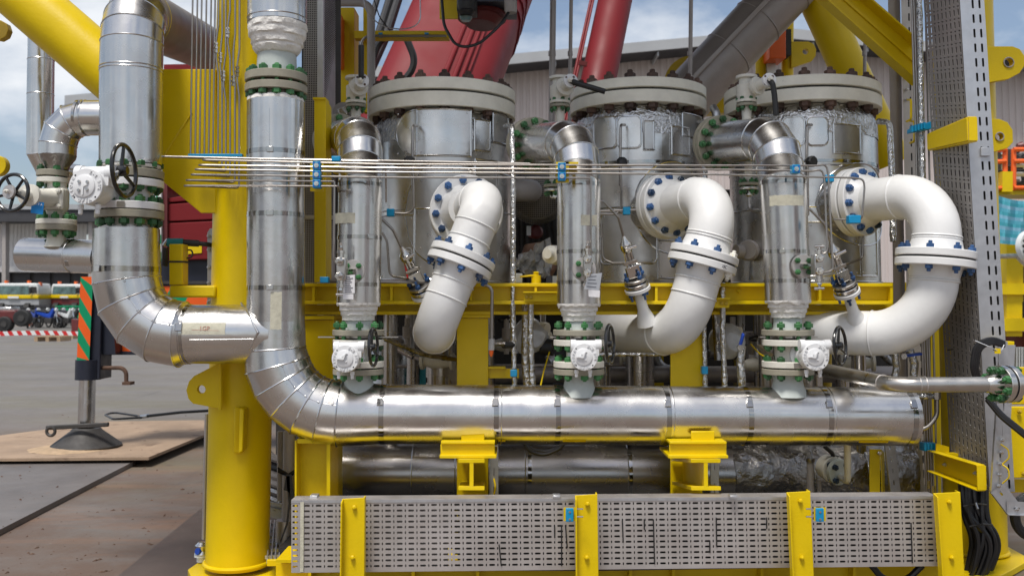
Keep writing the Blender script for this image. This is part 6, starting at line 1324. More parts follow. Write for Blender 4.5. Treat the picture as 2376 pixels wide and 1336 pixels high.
# second upright tray further in, with tubes in front
st_ = thing('cable_tray', 'narrow slotted upright tray standing behind the tall tray next to the thin tubes', 'cable tray', P(2120, 1130, 7.0))
T2, T3 = P(2090, -40, 7.0), P(2112, 1150, 7.0); dz2 = (T3 - T2); H2 = dz2.length; dz2.normalize(); cells = []; rows = 36; rh = H2 / rows; wf = L(38, 7.0)
for j in range(rows): cells += [(0, rh * j, wf * .3, rh * (j + 1), 0, 0), (wf * .3, rh * j, wf * .65, rh * (j + 1), wf * .05, rh * .28), (wf * .65, rh * j, wf, rh * (j + 1), wf * .05, rh * .28)]
part('slotted_plate', MB().plate(T2, V((1, 0, 0)), dz2, V((0, 1, 0)), cells), 'tray_metal', st_); part('side_plate', MB().rpoly([(2060, -40), (2088, -40), (2108, 1150), (2082, 1150)], 7.05, .004), 'grey_pipe', st_)
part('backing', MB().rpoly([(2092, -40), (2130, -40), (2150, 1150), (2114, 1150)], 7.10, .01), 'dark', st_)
for y in (150, 180, 208, 232): placed('bolt', bolt_mesh(.012, .004, .008, both=False), 'fitting', st_, P(2104, y, 6.99), (0, -1, 0))
lo = thing('cable_tray', 'low slotted tray length beside the short yellow angle post under the header end', 'cable tray', P(2060, 1130, 6.4))
tray_seg(lo, P(2050, 1024, 6.4), P(2066, 1160, 6.4), V((L(26, 6.4), 0, 0)), n=5)
tray_seg(lo, P(2095, 1000, 6.6), P(2105, 1160, 6.6), V((L(20, 6.6), 0, 0)), 'tray_metal', n=6); tray_seg(lo, P(2116, 1000, 6.6), P(2126, 1160, 6.6), V((L(20, 6.6), 0, 0)), 'tray_metal', n=6)
la = thing('angle_post', 'short yellow angle post beside the low slotted tray under the end of the header', 'post', P(2035, 1150, 6.3)); part('face', MB().rbox(2018, 1042, 2042, 1160, 6.3, .01), 'yellow', la); part('side', MB().prism([P(2042, 1042, 6.3), P(2050, 1050, 6.5), P(2052, 1160, 6.5), P(2046, 1160, 6.3)], (.006, 0, 0)), 'yellow', la)
placed('bolt', bolt_mesh(.014, .004, .008, both=False), 'fitting', la, P(2039, 1050, 6.29), (0, -1, 0))
for i, (xa, xb) in enumerate(((2114, 2150), (2119, 2156), (2124, 2162), (2129, 2167), (2146, 2175))):
    t_ = thing('instrument_tube', f'thin upright steel tube by the tall tray, {["farthest from it", "second from the far side", "middle one", "next to the foil tube", "nearest the tray"][i]}', 'tube', P(xb, 1150, 6.15), 'upright tubes beside the tall tray'); part('tube', MB().tube(pts((xa, -40, 6.15), (xb, 1160, 6.15)), .0065, 10), 'tube_steel', t_)
    if i in (1, 3): part('union', MB().tube(pts((xb - 2, 1108 + 6 * i, 6.15), (xb - 1, 1126 + 6 * i, 6.15)), .013, 6), 'fitting', t_)
def foil_pipe(label, path, r, seed, bend=.06, group='foil wrapped pipes', m='foil'):
    p = fillet([P(*q) for q in path], bend, 5); fine = []
    for i in range(len(p) - 1):
        n_ = max(1, int((p[i + 1] - p[i]).length / .022))
        fine += [p[i].lerp(p[i + 1], k / n_) for k in range(n_)]
    fine.append(p[-1]); rr = [r * (1 + .18 * noise.noise(V((i * .21, seed, 0)))) for i in range(len(fine))]; mb = MB().loft(rings(fine, rr, 16)); mb.v = [q + noise.noise_vector(q * 34) * r * .16 for q in mb.v]
    return single('foil_pipe', label, 'pipe', mb, m, group, ang=24)
foil_pipe('foil wrapped pipe standing among the thin upright tubes by the tall tray', [(2132, -40, 6.12), (2142, 460, 6.12), (2150, 600, 6.12)], .019, 1)
sc_ = thing('tube_clamp', 'blue clamp bar across the upright tubes beside the tall tray, upper one', 'clamp', P(2138, 305, 6.0), 'blue tube clamps')
part('bar', MB().prism([P(2113, 298, 6.05), P(2162, 281, 6.05), P(2162, 299, 6.05), P(2113, 308, 6.05)], (0, .06, 0)), 'clamp_blue', sc_, bevel=.004)
for k in range(5): part('block', MB().rbox(2115 + 7 * k, 292 - 2 * k, 2120 + 7 * k, 306 - 2 * k, 6.03, .03), 'clamp_blue', sc_)
sc2 = thing('tube_clamp', 'blue clamp bar across the upright tubes beside the tall tray, lower one', 'clamp', P(2160, 1042, 6.0), 'blue tube clamps'); part('bar', MB().rbox(2142, 1027, 2172, 1046, 6.05, .06), 'clamp_blue', sc2, bevel=.004)
for k in range(4): part('block', MB().rbox(2145 + 7 * k, 1028, 2150 + 7 * k, 1045, 6.03, .03), 'clamp_blue', sc2)
cbk = thing('channel_bracket', 'yellow channel bracket carrying the tall tray high up beside the blue clamp', 'bracket', P(2200, 350, 5.7))
a_, b_ = P(2154, 330, 6.05), P(2247, 300, 5.50)
def chan(t_, a, b, hpx0, hpx1, Ya, Yb):
    ha, hb = L(hpx0, Ya) / 2, L(hpx1, Yb) / 2; z = V((0, 0, 1)); q = [a + z * ha, b + z * hb, b - z * hb, a - z * ha]; nrm = (b - a).cross(z).normalized() * -1
    if nrm.y > 0: nrm = -nrm
    part('web', MB().prism(q, -nrm * .008), 'yellow', t_, bevel=.002); part('top_flange', MB().prism([q[0], q[1], q[1] + nrm * .05, q[0] + nrm * .05], (0, 0, .007)), 'yellow', t_, bevel=.002); part('bottom_flange', MB().prism([q[3], q[2], q[2] + nrm * .05, q[3] + nrm * .05], (0, 0, -.007)), 'yellow', t_, bevel=.002)
    part('end_flange', MB().prism([q[1], q[2], q[2] + nrm * .05, q[1] + nrm * .05], (b - a).normalized() * .006), 'yellow', t_)
    for f, dy in ((.25, 0), (.85, .01)): placed('bolt', bolt_mesh(.012, .004, .008, both=False), 'galv', t_, a.lerp(b, f) + nrm * .001 + z * dy, nrm)
chan(cbk, a_, b_, 36, 54, 6.05, 5.5)
cb2_ = thing('channel_bracket', 'yellow channel bracket carrying the tall tray low down above the cable bundle', 'bracket', P(2220, 1120, 5.7)); chan(cb2_, P(2168, 1068, 6.05), P(2286, 1108, 5.48), 44, 54, 6.05, 5.48)
part('angle_plate', MB().rpoly([(2172, 1028), (2202, 1036), (2202, 1058), (2172, 1052)], 6.0, .008), 'yellow', cb2_); part('shelf', MB().rbox(2200, 1052, 2226, 1058, 5.95, .06), 'yellow', cb2_)
for y, x in ((282, 2118), (232, 2110)): part('hook_bracket', MB().pipe(pts((x - 4, y, 6.3), (x + 4, y, 6.2), (x + 4, y + 46, 6.2), (x - 6, y + 50, 6.3)), .008, .02, 6), 'yellow', cbk)

# black cable bundle, cable coils
cbn = thing('cable_bundle', 'thick bundle of black cables hanging below the tall tray', 'cables', P(2260, 1330, 5.7)); random.seed(5)
for k in range(44):
    x0 = 2228 + k * 2.3 % 60; o = random.uniform(-10, 10); dy = random.uniform(0, .25)
    part('cable', MB().tube(fillet(pts((x0, 1112, 5.75 + dy), (x0 + 4 + o * .4, 1190, 5.72 + dy), (2266 + o + k * 1.2, 1250, 5.70 + dy), (2252 + o * 1.2 + k * .8, 1330, 5.72 + dy), (2215 + o, 1400, 5.75 + dy)), .35, 6), .013 + .004 * random.random(), 8), 'cable', cbn)
for y, x in ((1168, 2266), (1215, 2280)): part('cable_tie', MB().tube(pts((x - 30, y + 6, 5.66), (x, y, 5.62), (x + 22, y + 2, 5.7)), .006, 6), 'black', cbn)
part('tie_tail', MB().tube(pts((2264, 1166, 5.62), (2269, 1180, 5.6)), .006, 6), 'galv', cbn)
cl2 = thing('cable_coil', 'coiled black cable hooked over the tray elbow above the flanged steel pipe', 'cable', P(2290, 800, 5.35))
for k in range(4): part('cable', MB().tube(fillet(pts((2268 + 3 * k, 905, 5.42), (2254 + 4 * k, 850, 5.38), (2262 + 4 * k, 798 + 3 * k, 5.36), (2300, 782 + 4 * k, 5.34), (2330, 794 + 3 * k, 5.36)), .14, 6), .011, 8), 'cable', cl2)
part('tag_wire', MB().tube(fillet(pts((2262, 790, 5.33), (2300, 806, 5.3), (2322, 818, 5.32), (2330, 800, 5.34)), .04, 4), .003, 6), 'galv', cl2); part('yellow_tag', MB().rbox(2308, 808, 2322, 820, 5.31, .004), 'yellow', cl2)
cl3 = thing('cable_run', 'pair of black cables sagging from the flanged pipe towards the picture edge', 'cable', P(2340, 980, 5.3))
for k in range(2): part('cable', MB().tube(fillet(pts((2290, 920 + 6 * k, 5.4), (2322, 960 + 6 * k, 5.35), (2390, 1014 + 7 * k, 5.3), (2440, 1040, 5.3)), .2, 5), .015, 8), 'cable', cl3)
cl4 = thing('rubber_hose', 'black hose ring hanging under the outward tray elbow', 'hose', P(2370, 1220, 5.5)); part('hose', MB().torus(P(2396, 1196, 5.52), (0.2, -1, 0), L(46, 5.5), .028, 32, 10), 'black', cl4)
yp = thing('panel_box', 'yellow bolted panel at the picture edge behind the sagging cables', 'panel', P(2360, 1100, 6.0))
part('panel', MB().rbox(2333, 944, 2440, 1108, 5.95, .05), 'yellow', yp, bevel=.004); part('upper_panel', MB().rbox(2330, 852, 2440, 938, 6.1, .05), 'yellow', yp, bevel=.004); part('lower_panel', MB().rbox(2340, 1112, 2440, 1142, 6.1, .05), 'yellow', yp, bevel=.004); part('ledge', MB().rbox(2326, 792, 2354, 802, 5.5, .06), 'yellow', yp, bevel=.003)
for x, y in ((2364, 954), (2374, 1098)): placed('bolt', bolt_mesh(.014, .004, .008, both=False), 'yellow_old', yp, P(x, y, 5.94), (0, -1, 0))
rr_ = thing('radiator', 'small white ribbed block behind the tray elbow at the picture edge', 'radiator', P(2372, 840, 7.0))
for k in range(5): part('rib', MB().rbox(2358 + 6 * k, 806, 2361 + 6 * k, 852, 7.0, .1), 'truck_white', rr_)

# flanged stainless pipe at the right
sp2 = thing('steel_pipe', 'bare stainless pipe bending to the right with a green-bolted blind flange', 'pipe', P(2200, 895, 5.1))
pl = fillet(pts((1880, 850, 6.1), (2076, 893, 5.02), (2300, 891, 5.02)), .14, 8); part('pipe', MB().tube(pl, L(17.5, 5.02), 36), 'stainless', sp2)
for q in (0, 1): part('weld_bead', MB().torus(pl[1 + 8 * q], pl[2 + 8 * q] - pl[8 * q], L(17.8, 5.02), .003, 36, 6), 'tray_metal', sp2)
part('weld_bead', MB().torus(P(2146, 892, 5.02), (1, 0, 0), L(17.8, 5.02), .0035, 36, 6), 'tray_metal', sp2)
fdir = V((1, .32, 0)).normalized(); fc_ = P(2322, 891, 5.02)
part('weld_neck', MB().lathe(P(2286, 891, 5.02), (1, .1, 0), [(0, L(17.5, 5)), (L(14, 5), L(24, 5)), (L(34, 5), L(25, 5))], 32), 'fitting', sp2)
part('flange', disc(fc_, fdir, L(43, 5.02), .036, 52), 'fitting', sp2); part('gasket', disc(fc_ + fdir * .025, fdir, L(40, 5), .016, 44), 'gasket', sp2); part('blind_flange', disc(fc_ + fdir * .05, fdir, L(43, 5.02), .036, 52), 'fitting', sp2)
bolts(sp2, fc_ + fdir * .025, fdir, L(34, 5.02), 8, L(9.5, 5.02), .088, 'bolt_green', .014, .4)
# ------------------------------------------------------------------ pipe supports in front and the large pipe below
def ibeam_end(t_, cx, yt, yb, hw_, Y, cxr, ytr, ybr, Yr, tw=9):
    """I-beam seen on its end, running back from (cx) at Y to (cxr) at Yr"""
    a, b = P(cx, (yt + yb) / 2, Y), P(cxr, (ytr + ybr) / 2, Yr); d = b - a; s = L(1, Y); h = (yb - yt) * s
    def sec(xs_, zs_): return MB().prism([a + V((x * s, 0, z * s)) for x, z in ((xs_[0], zs_[0]), (xs_[1], zs_[0]), (xs_[1], zs_[1]), (xs_[0], zs_[1]))], d)
    H = (yb - yt) / 2
    part('top_flange', sec((-hw_, hw_), (H, H - tw)), 'yellow', t_, bevel=.002); part('bottom_flange', sec((-hw_, hw_), (-H, -H + tw)), 'yellow', t_, bevel=.002); part('web', sec((-tw / 2, tw / 2), (-H + tw, H - tw)), 'yellow', t_)
for cx, x0, x1, cxr, lab in ((1094, 1022, 1150, 1096, 'yellow saddle and I-beam end carrying the header below the first vessel'), (1638, 1553, 1688, 1588, 'yellow saddle and I-beam end carrying the header below the middle vessel')):
    t_ = thing('pipe_support', lab, 'support', P(cx, 1136, 5.3), 'yellow saddles under the header'); k = 0 if cx < 1200 else 1
    part('saddle_web', MB().rbox(x0, 1030, x1 - 2, 1056, 5.32, .012), 'yellow', t_, bevel=.003); part('saddle_top', MB().rbox(x0 + 1, 1024, x1 - 2, 1030, 5.30, .30), 'yellow', t_, bevel=.002); part('saddle_base', MB().rbox(x0 - 2, 1056, x1 + 2, 1063, 5.27, .32), 'yellow', t_, bevel=.002)
    part('pad', MB().rbox(cx - 24 - 10 * k, 1000, cx + 30 - 10 * k, 1024, 5.36, .02), 'yellow', t_, bevel=.004)
    ibeam_end(t_, cx, 1065, 1136, 30 if k == 0 else 34, 5.18, cxr, 1062, 1122, 6.03)
big = thing('lower_pipe', 'large dark polished pipe lying behind the front cable tray under the header', 'insulated pipe', P(1250, 1150, 6.75))
xs2 = [785, 962, 1060, 1218, 1450, 1550, 1694]; rb2 = L(76, 6.75)
for i in range(len(xs2) - 1):
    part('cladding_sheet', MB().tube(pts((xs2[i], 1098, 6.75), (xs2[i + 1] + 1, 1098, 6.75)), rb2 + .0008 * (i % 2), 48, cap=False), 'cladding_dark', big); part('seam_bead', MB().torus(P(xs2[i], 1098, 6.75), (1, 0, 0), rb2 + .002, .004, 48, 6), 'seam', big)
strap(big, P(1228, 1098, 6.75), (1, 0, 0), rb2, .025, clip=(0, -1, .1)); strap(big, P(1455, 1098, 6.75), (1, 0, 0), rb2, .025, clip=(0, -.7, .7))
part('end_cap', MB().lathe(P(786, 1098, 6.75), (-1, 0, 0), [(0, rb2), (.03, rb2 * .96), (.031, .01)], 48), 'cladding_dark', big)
fw = thing('foil_wrapped_pipe', 'wide foil wrapped length of pipe under the right end of the header', 'insulated pipe', P(1830, 1150, 6.75))
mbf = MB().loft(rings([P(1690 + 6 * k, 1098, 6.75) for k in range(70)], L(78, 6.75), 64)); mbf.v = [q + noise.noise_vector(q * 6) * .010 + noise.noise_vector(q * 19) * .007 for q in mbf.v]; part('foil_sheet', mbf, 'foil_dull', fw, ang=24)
for px in (1868, 1990, 2045): part('foil_lap', MB().torus(P(px, 1098, 6.75), (1, 0, .05), L(78.6, 6.75), .006, 48, 5), 'foil', fw)
bs = thing('saddle_plate', 'dark curved saddle plate half hidden behind the front tray under the large pipe', 'plate', P(880, 1150, 6.4)); part('plate', MB().prism([P(835, 1160, 6.45), P(880, 1115, 6.45), P(960, 1090, 6.45), P(1060, 1080, 6.45), P(1060, 1160, 6.45)], (0, .03, 0)) if False else MB().prism([P(800, 1165, 6.6), P(1056, 1165, 6.6), P(1056, 1172, 6.6), P(800, 1172, 6.6)], (0, .05, 0)), 'grey_pipe', bs)
jb = thing('slotted_strut', 'grey slotted strut beside the I-post below the header', 'strut', P(1145, 1150, 6.1)); tray_seg(jb, P(1136, 1030, 6.0), P(1136, 1160, 6.0), V((L(20, 6.0), 0, 0)), n=3); part('earth_strap', MB().tube(fillet(pts((1146, 1110, 5.98), (1150, 1128, 5.95), (1146, 1150, 5.97)), .03, 4), .006, 6), 'yellow', jb)
jb2 = thing('slotted_strut', 'grey slotted strut behind the right-hand yellow saddle', 'strut', P(1660, 1150, 6.2)); tray_seg(jb2, P(1648, 1050, 6.2), P(1648, 1160, 6.2), V((L(20, 6.2), 0, 0)), n=2)
hc2 = thing('cable_loop', 'black cable loop hanging below the middle of the header', 'cable', P(1260, 1050, 5.9)); part('cable', MB().tube(fillet(pts((1212, 1010, 5.9), (1220, 1044, 5.9), (1262, 1056, 5.9), (1300, 1040, 5.9), (1322, 1010, 5.9)), .12, 6), .012, 8), 'cable', hc2); part('cable', MB().tube(fillet(pts((1212, 1006, 5.95), (1224, 1040, 5.95), (1266, 1048, 5.95), (1300, 1036, 5.95), (1318, 1006, 5.95)), .12, 6), .010, 8), 'cable', hc2)
# drain valve under the header's right part
dv = thing('drain_valve', 'cream drain valve with black lever hanging below the right end of the header', 'valve', P(1940, 1120, 6.1))
dd = V((.34, -1, -.12)).normalized(); c_ = P(1946, 1094, 6.0)
part('pipe', MB().tube(fillet([P(1966, 1010, 5.72), P(1967, 1118, 5.85), P(1942, 1100, 6.05)], .06, 7), L(7.5, 5.8), 18), 'cream', dv); part('flange', disc(c_, dd, L(30, 6), .03, 40), 'primer', dv); part('flange', disc(c_ - dd * .06, dd, L(31, 6), .03, 40), 'cream', dv)
part('body', MB().lathe(c_ - dd * .06, -dd, [(0, L(25, 6)), (.05, L(28, 6)), (.07, L(28, 6)), (.09, L(20, 6))], 32), 'cream', dv); bolts(dv, c_, dd, L(22, 6), 4, L(7, 6), .035, 'bolt_dark', .012, .9)
part('bonnet_flange', disc(P(1938, 1070, 6.06), (.1, 0, 1), L(15, 6), .014, 28), 'cream', dv); part('neck', MB().lathe(P(1938, 1068, 6.06), (0.1, 0, 1), [(-.03, .03), (0, .02), (.03, .02)], 16), 'black', dv); part('lever', MB().tube(fillet(pts((1936, 1064, 6.06), (1930, 1050, 6.03), (1914, 1036, 6.0)), .02, 4), .013, 10), 'black', dv)
for px, lab in ((1880, 'pale grey drain pipe left of the drain valve, the thicker of two'), (1901, 'thin pale drain pipe directly below the drain valve')):
    t_ = thing('drain_pipe', lab, 'pipe', P(px, 1150, 6.2)); part('pipe', MB().tube(pts((px, 1070 if px < 1900 else 1112, 6.2), (px, 1170, 6.2)), L(8 if px < 1900 else 5, 6.2), 16), 'pale_paint', t_)
    if px < 1900: part('cap', MB().tube(pts((px, 1062, 6.2), (px, 1071, 6.2)), L(10, 6.2), 16), 'foil_dull', t_)
# left corner below the header
wpz = thing('standpipe', 'pale grey standpipe tied with black ribbon next to the yellow column', 'pipe', P(672, 1290, 6.1))
part('pipe', MB().tube(pts((672, 1000, 6.1), (668, 1215, 6.1)), L(14, 6.1), 24), 'pale_paint', wpz); part('side_pipe', MB().tube(pts((650, 1000, 6.15), (650, 1160, 6.15)), L(7, 6.15), 16), 'pale_paint', wpz); part('sleeve', MB().tube(pts((664, 1205, 6.1), (662, 1280, 6.1)), L(23, 6.1), 24), 'tray_metal', wpz)
rb_t = thing('ribbon', 'black ribbon knotted round the pale standpipe with its tails hanging down', 'ribbon', P(670, 1150, 6.0))
part('wrap', MB().prism([P(644, 1083, 5.98), P(668, 1098, 5.96), P(684, 1088, 5.98), P(684, 1100, 5.98), P(670, 1108, 5.96), P(645, 1096, 5.98)], (0, .01, 0)), 'black', rb_t)
for q in ([(664, 1100), (676, 1100), (682, 1150), (676, 1172), (670, 1140), (658, 1136)], [(664, 1104), (672, 1104), (674, 1170), (668, 1215), (652, 1258), (650, 1254), (664, 1212), (669, 1168)]): part('tail', MB().rpoly(q, 5.94, .006), 'black', rb_t)
lt = thing('cable_tray', 'small slotted tray seen between the column and the pale standpipe', 'cable tray', P(640, 1195, 6.5)); tray_seg(lt, P(615, 1160, 6.5), P(660, 1168, 6.5), V((.0, 0, -L(36, 6.5))), 'galv', n=3); tray_seg(lt, P(615, 1172, 6.49), P(660, 1182, 6.49), V((.0, 0, -L(14, 6.49))), 'galv', n=3)
gt = thing('grating', 'yellow edged steel grating step at the foot of the left column', 'grating', P(648, 1310, 5.6))
part('edge', MB().rbox(619, 1298, 668, 1313, 5.55, .02), 'yellow', gt, bevel=.003); part('edge', MB().prism([P(668, 1298, 5.55), P(676, 1284, 5.9), P(676, 1298, 5.9), P(668, 1313, 5.55)], (.004, 0, 0)), 'yellow', gt)
for k in range(7): part('grating_bar', MB().bar(P(620 + k * 9, 1300, 5.57), P(628 + k * 9, 1210, 7.0), .008, .03), 'galv', gt)
for k in range(6): part('grating_bar', MB().bar(P(615, 1292 - k * 15, 5.7 + k * .25), P(690, 1287 - k * 15, 5.75 + k * .25), .006, .02), 'galv', gt)
cwr = thing('clear_hose', 'bundle of foil and cables in the shade behind the yellow column foot', 'bundle', P(640, 1150, 7)); random.seed(9)
for k in range(7): part('cable', MB().tube(fillet(pts((612, 1040 + 22 * k, 7.0), (650, 1090 + 14 * k, 6.9), (690, 1050 + 26 * k, 7.0)), .2, 5), .03, 8), random.choice(['foil_dull', 'pale_paint', 'cable']), cwr)
fbv = thing('ball_valve', 'chrome ball valve at the ground just left of the yellow column', 'valve', P(468, 1290, 6.0)); part('body', MB().lathe(P(470, 1256, 6), (0, 0, -1), [(0, .025), (.02, .045), (.05, .04), (.07, .05), (.09, .03)], 20), 'chrome', fbv); part('flange', MB().lathe(P(468, 1282, 6), (0, 0, -1), [(0, .045), (.02, .045), (.025, .03), (.05, .03)], 20), 'truck_white', fbv); part('cap', MB().lathe(P(463, 1278, 5.97), (-.5, -1, .2), [(0, .02), (.02, .02)], 12), 'lid_blue', fbv)

# ------------------------------------------------------------------ foil pipes, small valves and machinery between the posts
foil_pipe('foil wrapped pipe standing between the first vessel and the middle branch pipe', [(1172, 292, 6.35), (1188, 292, 6.2), (1191, 420, 6.0), (1190, 720, 5.95), (1194, 900, 5.95)], L(6.3, 6), 2, m='foil')
foil_pipe('crumpled foil pipe left of the smooth one, by the wrapped valve near the first vessel', [(1218, 660, 6.1), (1220, 760, 6.1), (1218, 840, 6.1), (1224, 905, 6.1)], L(9, 6), 3)
foil_pipe('foil pipe with a straight front face beside the wrapped valve near the first vessel', [(1232, 700, 5.98), (1231, 780, 5.98), (1236, 905, 5.98)], L(7, 6), 4)
foil_pipe('foil wrapped pipe along the edge of the second I-post', [(1634, 700, 6.02), (1634, 780, 6.02), (1636, 900, 6.02)], L(6, 6), 5)
foil_pipe('wide silver pipe before the wrapped valve beside the second I-post', [(1662, 730, 6.1), (1668, 835, 6.1)], L(10, 6), 6, m='foil_dull')
foil_pipe('tall foil pipe before the wrapped valve beside the second I-post', [(1676, 655, 5.98), (1677, 760, 5.98), (1682, 905, 5.98)], L(6.5, 6), 7)
foil_pipe('short foil pipe carrying the blue-handled lever valve', [(1722, 802, 5.9), (1718, 840, 5.9), (1722, 905, 5.9)], L(9, 6), 8)
foil_pipe('foil pipe running down the side of the middle vessel', [(1622, 282, 6.75), (1634, 284, 6.65), (1636, 420, 6.6)], L(6.5, 6.7), 9)
foil_pipe('foil pipe bent over the shoulder of the right vessel', [(2038, 282, 6.6), (2064, 284, 6.5), (2070, 420, 6.45), (2072, 560, 6.4)], L(7, 6.5), 10)
foil_pipe('short foil pipe below the blue lever by the right white pipe', [(2112, 812, 6.1), (2122, 842, 6.1), (2120, 872, 6.1)], L(9, 6.1), 11)
foil_pipe('small foil pipe left of the blue lever by the right white pipe', [(2076, 812, 6.1), (2080, 850, 6.1), (2076, 876, 6.1)], L(8, 6.1), 12)
foil_pipe('level foil pipe running out from the header end to the thin tubes', [(2100, 918, 5.9), (2150, 919, 5.9), (2176, 918, 5.95)], L(7, 5.9), 13)
dt_ = thing('small_tube', 'steel tube curving down from the level foil pipe behind the header end', 'tube', P(2170, 960, 5.9)); part('tube', MB().pipe(pts((2174, 908, 5.92), (2174, 965, 5.92), (2150, 995, 5.92), (2118, 997, 5.95)), .014, .10, 12), 'tube_steel', dt_); part('nut', MB().tube(pts((2174, 908, 5.92), (2174, 926, 5.92)), .022, 6), 'fitting', dt_)
foil_pipe('foil covered tube slanting behind the first white pipe', [(884, 782, 5.9), (980, 822, 6.15), (1060, 834, 6.3)], L(6, 6), 14, m='foil_dull')
foil_pipe('foil covered tube running level behind the middle handwheel', [(1385, 822, 5.9), (1545, 822, 6.1)], L(4.5, 6), 15)
pdn = thing('small_tube', 'bent steel drain tube with clear cup hanging beside the first I-post', 'tube', P(1140, 800, 5.9)); part('tube', MB().pipe(pts((1120, 660, 5.85), (1142, 664, 5.85), (1141, 800, 5.85)), .0105, .05, 10), 'tube_steel', pdn); part('cup', MB().tube(pts((1141, 786, 5.85), (1140, 812, 5.85)), .02, 14), 'plastic_clear', pdn); part('tip', MB().lathe(P(1140, 812, 5.85), (0, 0, -1), [(0, .014), (.02, .014), (.04, .005)], 12), 'orange_paint', pdn); part('nut', MB().tube(pts((1146, 798, 5.85), (1172, 798, 5.9)), .014, 6), 'fitting', pdn); part('stop', MB().tube(pts((1168, 800, 5.9), (1190, 800, 5.95)), .022, 14), 'black', pdn)
def wrapped_valve(px, py, Y, label, wheel_=False):
    t_ = thing('wrapped_valve', label, 'valve', P(px, py + 40, Y), 'valves wrapped in grey plastic'); mb = MB().lathe(P(px, py, Y), (.25, -1, 0), [(-.02, .02), (0, L(34, Y)), (.06, L(40, Y)), (.14, L(38, Y)), (.2, L(20, Y)), (.21, .01)], 22); mb.v = [q + noise.noise_vector(q * 9) * .03 for q in mb.v]
    part('wrapping', mb, 'bag_wrap', t_, ang=20); part('body', MB().lathe(P(px + 18, py + 8, Y), (1, -.3, .1), [(0, .06), (.06, .07), (.08, .04), (.11, .05)], 16), 'cream', t_)
    part('stem', MB().tube(pts((px + 28, py - 20, Y - .05), (px + 46, py - 18, Y - .08)), .045, 16), 'cream', t_); part('knob', MB().tube(pts((px + 32, py + 22, Y - .1), (px + 60, py + 24, Y - .12)), .055, 18), 'black', t_)
    return t_
wvA = wrapped_valve(1224, 782, 6.35, 'grey plastic wrapped valve with a black knob near the first vessel'); part('pull_cord', MB().tube(fillet(pts((1276, 812, 6.2), (1262, 860, 6.1), (1254, 896, 6.0)), .1, 4), .005, 6), 'yellow', wvA)
wvB = wrapped_valve(1672, 792, 6.35, 'grey plastic wrapped valve with a black knob beside the second I-post'); part('pull_cord', MB().tube(fillet(pts((1742, 798, 6.2), (1762, 820, 6.1), (1782, 832, 6.0)), .1, 4), .005, 6), 'yellow', wvB); part('strap_end', MB().bar(P(1760, 802, 6.0), P(1788, 824, 5.9), .035, .02), 'stainless', wvB)
for q, lab in (([(1716, 806, 5.85), (1725, 774, 5.82)], 'blue lever handle standing up beside the right valve'), ([(2094, 826, 5.95), (2138, 820, 5.95)], 'blue lever handle lying level under the right white pipe')):
    t_ = thing('lever_handle', lab, 'handle', P(*q[0]), 'blue lever handles'); part('lever', MB().bar(P(*q[0]), P(*q[1]), .014, .035, (0, 1, .2)), 'lid_blue', t_, bevel=.005); part('nut', MB().lathe(P(*q[0]) + V((0, -.005, 0)), (0, -1, 0), [(0, .02), (.02, .02)], 6), 'fitting', t_)
# brackets on the deck beam
for x0, x1, y0, lab, xb in ((1216, 1292, 676, 'short yellow angle bracket on the deck beam behind the crumpled foil pipe', (1222, 1232)), (1646, 1692, 691, 'short yellow angle bracket on the deck beam right of the middle white pipe', (1674, 1684))):
    t_ = thing('angle_bracket', lab, 'bracket', P(x0, y0 + 22, 5.9), 'short yellow brackets on the deck beam'); part('face', MB().rbox(x0, y0 + 3, x1, y0 + 23, 5.86, .008), 'yellow', t_); part('shelf', MB().rbox(x0 - 2, y0, x1 + 2, y0 + 3, 5.82, .12), 'yellow', t_)
    for x in xb: placed('bolt', bolt_mesh(.012, .004, .005, both=False), 'yellow_old', t_, P(x, y0 + 13, 5.855), (0, -1, 0))
for x0, x1, y0, y1, lab in ((1133, 1204, 855, 877, 'low yellow bracket behind the foil pipe next to the first I-post'),): 
    t_ = thing('angle_bracket', lab, 'bracket', P(x0, y1, 6.1), 'short yellow brackets on the deck beam'); part('face', MB().rbox(x0, y0, x1, y1, 6.08, .01), 'yellow', t_); part('shelf', MB().rbox(x0, y0 - 4, x0 + 40, y0, 6.04, .1), 'yellow', t_)
# between first and middle vessels
iv = thing('stub_elbow', 'pale grey rounded pipe end between the first vessel and the middle branch pipe', 'pipe', P(1225, 470, 7.2)); part('elbow', MB().pipe(pts((1130, 440, 7.2), (1232, 442, 7.2), (1232, 448, 8.2)), L(27, 7.2), .14, 28), 'pale_paint', iv)
ms = thing('mesh_guard', 'round perforated metal guard in the shade behind the pale pipe end', 'guard', P(1240, 515, 7.8)); part('guard', MB().lathe(P(1244, 440, 7.9), (0, -1, -.25), [(0, L(80, 7.8)), (.18, L(76, 7.8)), (.26, L(60, 7.8)), (.30, .01)], 36), 'perforated', ms); part('core', MB().lathe(P(1244, 440, 8.0), (0, -1, -.25), [(0, L(70, 7.8)), (.2, L(60, 7.8))], 24), 'dark', ms)
bgx = thing('plastic_bag', 'brown parcel under a clear plastic sheet on the deck beam between two vessels', 'bag', P(1250, 645, 7.0)); mb = MB().lathe(P(1250, 645, 7.0), (0, 0, 1), [(0, L(30, 7)), (.06, L(38, 7)), (.16, L(38, 7)), (.24, L(28, 7)), (.27, .02)], 24); mb.v = [q + noise.noise_vector(q * 6) * .04 for q in mb.v]; part('parcel', mb, 'bag_brown', bgx, ang=20)
mb = MB(); n_ = 14; vs = []
for i in range(n_):
    for j in range(8): vs.append(P(1196 + i * 6.5, 600 - i * 4.0 + j * (4 + i * .8), 6.82 + .05 * math.sin(i * 1.3 + j)) + noise.noise_vector(V((i * .6, j * .6, 0))) * .04)
